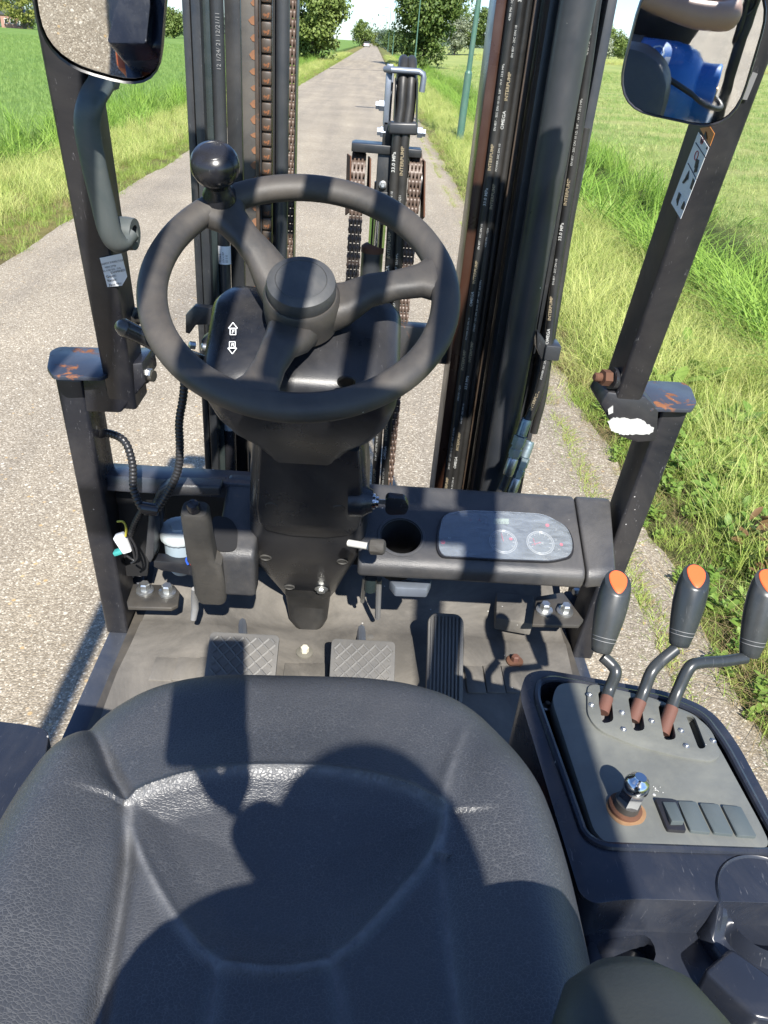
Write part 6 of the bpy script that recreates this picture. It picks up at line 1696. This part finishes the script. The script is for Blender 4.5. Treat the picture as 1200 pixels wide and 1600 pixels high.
rs = random.Random(5)
def pick(opts):
    t = rs.random() * sum(w for k, w in opts)
    for k, w in opts:
        t -= w
        if t <= 0: return k
    return opts[-1][0]
def row(x, y, k, s, lean=0.12): return (x, y, gz(x, y) + 0.005, rs.uniform(0, 2 * PI), rs.gauss(0, lean), rs.gauss(0, lean), s, k)
def dens(y, near, far): return near if y < 9 else (near * 0.55 if y < 18 else far)
pts = []
y = 0.9
while y < 120:                                                # right-hand verge
    d = (420 if y < 4.5 else dens(y, 190, 60)) if y < 45 else 16
    dy = 0.5 if y < 45 else 2
    for _ in range(int(d * dy * 2.25)):
        yy_ = y + rs.random() * dy; x = rs.uniform(edge_o(yy_) - 0.02, 3.4)
        u = x - 1.25
        nz = noise2(x * 0.9, yy_ * 0.6, 8) + 0.5 * noise2(x * 2.5, yy_ * 1.5, 3)
        if yy_ < 4.2:                                         # herby low patch beside the truck
            if u < 0.25: k = pick([(1, 5), (6, 1.6), (9, 2.2), (12, 1)]); s = rs.uniform(0.3, 0.7)
            else: k = pick([(1, 7), (0, 5), (9, 2.2), (10, 0.25), (6, 0.5), (2, 1.6), (3, 1.2), (11, 0.9 if nz > 0.3 else 0.04)]); s = rs.uniform(0.5, 1.05)
            if nz < -0.15 and k in (9, 10): k = 1
        else:
            if u < 0.2: k = pick([(1, 3), (6, 3), (3, 2)]); s = rs.uniform(0.4, 0.8)
            elif u < 1.5: k = pick([(0, 3.0), (1, 2.6), (2, 2.0 + 3 * max(0, nz)), (3, 1.8), (6, 0.4), (10, 0.06)]); s = rs.uniform(0.7, 1.2)
            else: k = pick([(0, 3.4), (2, 1.0), (3, 1.2), (5, 0.7)]); s = rs.uniform(0.8, 1.3)
        if yy_ > 45: s *= 1.3
        pts.append(row(x, yy_, k, s))
    y += dy
y = 1.5
while y < 110:                                                # reeds along the right ditch
    dy = 0.5; d = 40 if y < 30 else 14
    for _ in range(int(d * dy)):
        yy_ = y + rs.random() * dy; x = rs.gauss(3.15, 0.22) if rs.random() < 0.62 else rs.gauss(4.35, 0.22)
        nz = noise2(x * 0.3, yy_ * 0.35, 2)
        if nz < -0.22 and yy_ < 12: continue
        pts.append(row(x, yy_, pick([(4, 3 if nz > 0 else 1), (5, 3)]), rs.uniform(0.6, 1.05) * (0.62 if yy_ < 5 else 0.8), 0.2))
    y += dy
for _ in range(900):
    yy_ = rs.uniform(1.5, 14); x = rs.uniform(2.3, 3.3); pts.append(row(x, yy_, pick([(6, 2), (0, 3), (3, 2)]), rs.uniform(0.7, 1.2)))
gn_scatter('right_verge_grass', pts, 'tall yellow and green grass with reeds between the road edge and the ditch on the right')
pts = []
y = 4.0
while y < 130:                                                # left-hand verge
    d = 80 if y < 16 else (36 if y < 45 else 12); dy = 0.5 if y < 45 else 2
    for _ in range(int(d * dy * 2.3)):
        yy_ = y + rs.random() * dy; x = rs.uniform(-5.2, edge_l(yy_) + 0.03); u = edge_l(yy_) - x
        nz = noise2(x * 0.9, yy_ * 0.6, 18)
        if u < 0.5: k = pick([(1, 5), (0, 3), (6, 0.7)]); s = rs.uniform(0.35, 0.8)
        else: k = pick([(0, 2.4), (1, 2), (2, 2.0 + 3 * max(0, nz)), (3, 2.0), (6, 0.4)]); s = rs.uniform(0.7, 1.15)
        if yy_ > 45: s *= 1.3
        pts.append(row(x, yy_, k, s))
    y += dy
y = 5
while y < 110:
    d = 16 if y < 30 else 8
    for _ in range(int(d * 0.5)):
        yy_ = y + rs.random() * 0.5; pts.append(row(rs.gauss(-5.25, 0.2) if rs.random() < 0.6 else rs.gauss(-6.1, 0.2), yy_, pick([(4, 2), (5, 3)]), rs.uniform(0.6, 1.0), 0.2))
    y += 0.5
gn_scatter('left_verge_grass', pts, 'yellow green grass and reeds between the road and the bright field on the left')
pts = []
for _ in range(16000):
    yy_ = 6 + 110 * rs.random() ** 1.8; x = -6.2 - (3 + yy_ * 0.62) * rs.random(); pts.append(row(x, yy_, 8, rs.uniform(0.7, 1.2) * (1 + yy_ / 60)))
gn_scatter('left_field_grass', pts, 'short bright green grass of the field left of the road')
pts = []
for _ in range(13000):
    yy_ = 4 + 90 * rs.random() ** 1.7; x = 4.6 + (3 + yy_ * 0.55) * rs.random(); pts.append(row(x, yy_, 13 if rs.random() < 0.75 else 8, rs.uniform(0.7, 1.2) * (1 + yy_ / 60)))
gn_scatter('right_field_grass', pts, 'short pale mown grass of the field beyond the right ditch')
pts = []
y = 0.9
while y < 22:                                                 # weeds in the long crack of the asphalt
    if noise2(y * 0.8, 31) + 0.5 * noise2(y * 3, 12) > -0.12:
        for _ in range(11 if y < 7 else 4):
            pts.append((edge_r(y) + 0.012 + rs.gauss(0, 0.024), y + rs.uniform(-0.03, 0.03), -0.024, rs.uniform(0, 6.28), 0, 0, rs.uniform(0.9, 2.0), pick([(7, 3), (12, 2.2)])))
    if rs.random() < 0.5: pts.append((edge_o(y) - rs.uniform(0.0, 0.05), y, -0.038, rs.uniform(0, 6.28), 0, 0, rs.uniform(0.9, 1.9), pick([(7, 2), (12, 2)])))
    y += 0.03
gn_scatter('crack_grass', pts, 'low weeds and moss growing in the long crack near the right road edge')


# ---- trees
L_OAK = leaf_mat('mid_green_leaves', (0.06, 0.11, 0.025), (0.24, 0.30, 0.08), 0.3)
L_PALE = leaf_mat('grey_green_leaves', (0.15, 0.18, 0.11), (0.30, 0.33, 0.22), 0.25)
L_DARK = leaf_mat('dark_green_leaves', (0.05, 0.09, 0.025), (0.12, 0.17, 0.05), 0.25)
L_YEL = leaf_mat('yellow_green_leaves', (0.13, 0.17, 0.03), (0.30, 0.32, 0.08), 0.3)
L_FAR = leaf_mat('far_leaves_haze_tint', (0.10, 0.145, 0.11), (0.16, 0.21, 0.15), 0.2)  # dull bluish tone paints the haze of distance into the leaves
BARK = pm('grey_brown_bark', (0.10, 0.08, 0.06), 0.9, var=0.4, vs=3, bump=0.5, bs=20)


def crown_mesh(name, mat, centre, rx, rz, n_cl, n_leaf, leaf, seed, parent, cone=0.0):
    q = np.random.RandomState(seed)
    cl = []
    while len(cl) < n_cl:
        p = q.uniform(-1, 1, 3); r = np.linalg.norm(p)
        if r > 1: continue
        lim = 0.72 + 0.28 * noise.noise(Vector(p * 2.2) + Vector((seed, 0, 0)))
        if r > lim + 0.18: continue
        if r < 0.45 and q.rand() < 0.7: continue
        k = 1 - cone * (p[2] + 1) / 2
        cl.append((p[0] * rx * k, p[1] * rx * k, p[2] * rz))
    cl = np.array(cl)
    per = n_leaf // n_cl
    c = np.repeat(cl, per, 0); N = len(c)
    size_cl = np.repeat(q.uniform(0.55, 1.25, len(cl)), per)[:, None]
    d = q.normal(0, 1, (N, 3)); d /= np.linalg.norm(d, axis=1)[:, None]
    pos = c + d * (q.rand(N, 1) ** 0.5) * size_cl * leaf * 3.0 * np.array([1, 1, 0.75])
    nrm = d * 0.8 + q.normal(0, 0.6, (N, 3)) + np.array([0, 0, 0.5]); nrm /= np.linalg.norm(nrm, axis=1)[:, None]
    t = np.cross(nrm, q.normal(0, 1, (N, 3))); t /= np.linalg.norm(t, axis=1)[:, None]; b = np.cross(nrm, t)
    L = leaf * q.uniform(0.6, 1.3, (N, 1))
    v = np.stack([pos - t * L * 0.5, pos + b * L * 0.28 + nrm * L * 0.06, pos + t * L * 0.5, pos - b * L * 0.28 + nrm * L * 0.06], 1).reshape(-1, 3) + np.array(centre)
    me = bpy.data.meshes.new(name); me.from_pydata(v.tolist(), [], np.arange(4 * N).reshape(-1, 4).tolist()); me.materials.append(mat)
    o = bpy.data.objects.new(name, me); COL.objects.link(o); o.parent = parent
    return o, cl


def tree(name, base, h, rx, low, mat, label, n_cl, n_leaf, leaf, seed, group=None, cone=0.0, cat='tree'):
    t = empty(name, base); tag(t, label, cat, group)
    zc = (h + low) / 2; rz = (h - low) / 2
    cr_, cl = crown_mesh('crown', mat, (0, 0, zc), rx, rz, n_cl, n_leaf, leaf, seed, t, cone)
    q = random.Random(seed); mb = MB(); r0 = 0.025 * h
    trunk = [Vector((0, 0, -0.3)), Vector((0.02 * h * q.uniform(-1, 1), 0.01 * h, h * 0.25)), Vector((0.02 * h * q.uniform(-1, 1), 0, h * 0.5)), Vector((0, 0, h * 0.82))]
    sp = smooth_path(trunk, 4); mb.tube(sp, [r0 * (1 - 0.85 * i / (len(sp) - 1)) for i in range(len(sp))], 8)
    for i in range(min(14, len(cl))):
        e = Vector(cl[i * len(cl) // 14 % len(cl)]) + Vector((0, 0, zc)); s = sp[min(len(sp) - 1, int(len(sp) * min(0.9, max(0.15, (e.z - 0.3 * rx) / h))))]
        m_ = s.lerp(e, 0.5) + Vector((0, 0, -0.04 * h)); mb.tube(smooth_path([s, m_, e], 3), [r0 * 0.4 * (1 - 0.8 * k / 6) for k in range(7)], 5)
    mb.build('trunk', BARK, t)
    return t


def at(px, py, Y): p = GY(px, py, Y); return Vector((p.x, Y, gz(p.x, Y)))
tree('roadside_tree', at(489, 90, 80), 12.5, 3.1, -0.3, L_OAK, 'leafy tree on the left verge beside the mast, its crown reaching down to the grass', 230, 27000, 0.33, 3)
tree('roadside_tree', at(662, 104, 75), 12, 2.9, 0.15, L_OAK, 'large bushy tree behind the green lamp post on the right verge, nearest of the trees', 250, 30000, 0.32, 8)
tree('roadside_tree', at(566, 65, 290), 7.4, 3.0, 0.3, L_OAK, 'lone rounded tree at the far end of the road on its left side', 60, 4000, 0.55, 12)
tree('roadside_tree', at(590, 62, 320), 4.6, 2.0, 0.2, L_YEL, 'small yellow green tree at the far end of the road on its right side', 36, 2000, 0.5, 14, cone=0.5)
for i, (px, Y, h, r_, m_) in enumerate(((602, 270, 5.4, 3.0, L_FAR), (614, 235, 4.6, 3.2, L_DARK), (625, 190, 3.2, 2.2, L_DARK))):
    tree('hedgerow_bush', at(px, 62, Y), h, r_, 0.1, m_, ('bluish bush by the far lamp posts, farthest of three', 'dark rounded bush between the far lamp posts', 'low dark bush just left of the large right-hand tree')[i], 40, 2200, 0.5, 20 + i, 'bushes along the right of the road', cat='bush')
for i, (px, Y, h, r_, m_, lb_) in enumerate(((712, 150, 6.4, 2.6, L_PALE, 'pale grey willow right of the large roadside tree'), (737, 155, 7.4, 2.9, L_OAK, 'green field tree behind the nearest lamp post'), (762, 150, 7.0, 2.6, L_OAK, 'green field tree close to the right mast rail'), (782, 160, 6.0, 2.6, L_DARK, 'dark field tree partly behind the right mast rail'),
                                             (955, 170, 5.4, 2.6, L_OAK, 'round green tree beside the left edge of the right mirror'), (976, 180, 4.2, 2.2, L_DARK, 'dark shrub at the left edge of the right mirror'), (943, 165, 3.4, 1.6, L_PALE, 'pale shrub against the right mast rail'))):
    tree('field_tree', at(px, 66, Y), h, r_, 0.1, m_, lb_, 55, 4200, 0.36, 40 + i, 'trees across the right-hand field')
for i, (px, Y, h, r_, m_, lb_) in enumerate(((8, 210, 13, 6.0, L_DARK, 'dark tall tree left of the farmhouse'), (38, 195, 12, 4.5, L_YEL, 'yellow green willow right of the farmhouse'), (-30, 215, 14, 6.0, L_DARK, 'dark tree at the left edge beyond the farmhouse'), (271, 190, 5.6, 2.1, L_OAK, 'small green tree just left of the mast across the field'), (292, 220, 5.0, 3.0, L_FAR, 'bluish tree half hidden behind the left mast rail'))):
    tree('field_tree', at(px, 40, Y), h, r_, 0.3, m_, lb_, 60, 4500, 0.5, 60 + i, 'trees across the left-hand field')
# far wood along the horizon
mb = MB(); q = np.random.RandomState(4); vs = []; 
for i in range(420):
    x = q.uniform(-420, 260); 
    if -35 < x < -2: continue
    y = q.uniform(560, 760); h = q.uniform(4, 11) * (1.3 if x < 0 else 0.8)
    N = 70; p = np.column_stack([x + q.normal(0, h * 0.33, N), y + q.normal(0, h * 0.33, N), np.abs(q.normal(h * 0.45, h * 0.3, N))])
    for k in range(N):
        s = 1.1; u = q.normal(0, 1, 3); u /= np.linalg.norm(u); w = np.cross(u, q.normal(0, 1, 3)); w /= np.linalg.norm(w)
        o = len(vs); vs += [tuple(p[k] + u * s), tuple(p[k] + w * s * 0.7), tuple(p[k] - u * s), tuple(p[k] - w * s * 0.7)]
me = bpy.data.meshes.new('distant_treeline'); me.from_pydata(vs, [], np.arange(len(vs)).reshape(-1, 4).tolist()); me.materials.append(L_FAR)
o = bpy.data.objects.new('distant_treeline', me); COL.objects.link(o); tag(o, 'hazy belt of trees along the horizon', 'tree line', kind='stuff')
pts = []
for _ in range(1500):
    x = rs.uniform(14, 75); yy_ = rs.uniform(118, 128); pts.append(row(x, yy_, pick([(2, 3), (6, 2), (3, 2)]), rs.uniform(2.5, 4.5)))
gn_scatter('dry_ditch_grass', pts, 'strip of dry pale grass before the trees across the right field')

# ---- lamp posts
LAMPG = pm('green_lamp_post_paint', (0.055, 0.13, 0.095), 0.45, dust=0.15)
def lamp(base, top_shift, label, i):
    t = empty('lamp_post', base); tag(t, label, 'lamp post', 'green lamp posts along the right of the road')
    H_ = 7.2; tp = Vector((top_shift, 0, H_)); z = Vector((0, 0, 1))
    mb = MB(); mb.tube([Vector((0, 0, -0.2)), tp * (1.25 / H_)], 0.075, 14); mb.lathe(tp * (1.25 / H_), tp, [(0.075, 0), (0.05, 0.05)], 14); mb.build('pole_base', LAMPG, t)
    mb = MB(); mb.tube([tp * (1.25 / H_), tp * 0.6, tp], [0.052, 0.045, 0.036], 12); mb.build('pole', LAMPG, t)
    mb = MB(); mb.tube(smooth_path([tp, tp + Vector((-0.15, 0, 0.22)), tp + Vector((-0.7, 0, 0.32))], 5), 0.028, 8); mb.build('lamp_arm', LAMPG, t)
    mb = MB(); mb.box(tp + Vector((-0.95, 0, 0.32)), (0.6, 0.2, 0.11), 0.04); mb.build('lamp_head', GREYP, t)
b1 = GY(717, 222, 17.6); t1 = GY(748, 0, 17.6)
sl = (t1.x - b1.x) / (t1.z - b1.z)
lamp(Vector((b1.x, 17.6, gz(b1.x, 17.6))), sl * 7.2, 'nearest green lamp post, standing in the tall grass left of the right mast rail', 0)
for i, (px, py, Y, lb_) in enumerate(((647, 104, 71, 'second green lamp post, in front of the large bushy tree'), (613, 84, 126, 'third green lamp post, left of the large bushy tree'), (606, 76, 180, 'fourth green lamp post, thin and far along the road'), (601, 72, 236, 'farthest green lamp post near the end of the road'))):
    p = GY(px, py, Y); lamp(Vector((p.x, Y, gz(p.x, Y))), sl * 5.0, lb_, i + 1)

# ---- farmhouse across the left field
hb_ = at(17, 33, 200); fh = empty('farmhouse', hb_); tag(fh, 'small brick farmhouse with white gable trim between the trees across the left field', 'house')
BRK = pm('pink_brick', (0.34, 0.20, 0.16), 0.9, var=0.15, vs=2); ROOF = pm('dark_slate_roof', (0.06, 0.065, 0.075), 0.6, var=0.2, vs=3); WPAINT = pm('white_trim_paint', (0.75, 0.75, 0.72), 0.6)
mb = MB(); mb.box((0.5, 2, 1.2), (4.6, 6, 2.4)); mb.build('wall', BRK, fh)
mb = MB(); mb.poly([(-2.2, -1.3, 2.4), (3.2, -1.3, 2.4), (0.5, -1.3, 4.2)], (0, 6.6, 0)); mb.build('roof', ROOF, fh)
mb = MB(); mb.box((-2.5, -1.1, 2.5), (3.0, 0.2, 0.25)); mb.build('fascia', WPAINT, fh)
mb = MB(); mb.poly([(1.6, -1.05, 0.6), (2.6, -1.05, 0.3), (2.4, -1.05, 2.1)], (0, -0.05, 0)); mb.build('white_panel', WPAINT, fh)
for x in (-0.6, 0.6):
    mb = MB(); mb.box((x, -1.03, 1.25), (0.8, 0.08, 1.0)); w_ = mb.build('window', WPAINT, fh); mb = MB(); mb.box((x, -1.08, 1.25), (0.64, 0.04, 0.84)); mb.build('pane', HOLE, w_)
mb = MB(); mb.box((-4.4, 0.5, 0.7), (3.8, 0.08, 1.1)); f_ = tag(mb.build('garden_fence', LAMPG), 'low dark garden fence left of the farmhouse', 'fence'); f_.location = hb_
# ---- car far down the road
cb_ = at(573, 64.5, 262); car = empty('parked_car', cb_ + Vector((0, 0, 0.09))); tag(car, 'tiny white car far down the road beside the lone tree', 'car')
mb = MB(); rgx = [[Vector((x, y, z)) for x, z in ((-0.85 * s, z0), (0.85 * s, z0), (0.85 * s, z1), (-0.85 * s, z1))] for y, s, z0, z1 in ((-2.0, 0.92, 0.3, 0.8), (-1.9, 1, 0.25, 0.92), (1.8, 1, 0.25, 0.9), (2.0, 0.9, 0.3, 0.7))]
mb.rings(rgx); mb.build('body', pm('silver_car_paint', (0.42, 0.43, 0.44), 0.3), car)
mb = MB(); mb.rings([[Vector((x, y, z)) for x, y in ((-0.8 * s, y0), (0.8 * s, y0), (0.8 * s, y1), (-0.8 * s, y1))] for z, s, y0, y1 in ((0.88, 1, -1.75, 1.0), (1.42, 0.8, -1.3, 0.4))]); mb.build('cabin', HOLE, car)
for sx in (-0.78, 0.78):
    for y in (-1.25, 1.3):
        mb = MB(); mb.lathe((sx - 0.1, y, 0.22), (1, 0, 0), [(0.31, 0), (0.31, 0.2)], 18); mb.build('wheel', HOSE, car)
    mb = MB(); mb.box((sx * 0.85, -2.0, 0.68), (0.22, 0.05, 0.14)); mb.build('tail_light', REDL, car)


# ---- tidy: nothing sits deeper than thing > part > sub-part
def depth(o):
    d = 0
    while o.parent is not None: o = o.parent; d += 1
    return d
for o in [o for o in SC.objects if depth(o) == 2 and any(c.parent == o for c in SC.objects)]:
    r_ = o.parent.parent; o.parent = r_
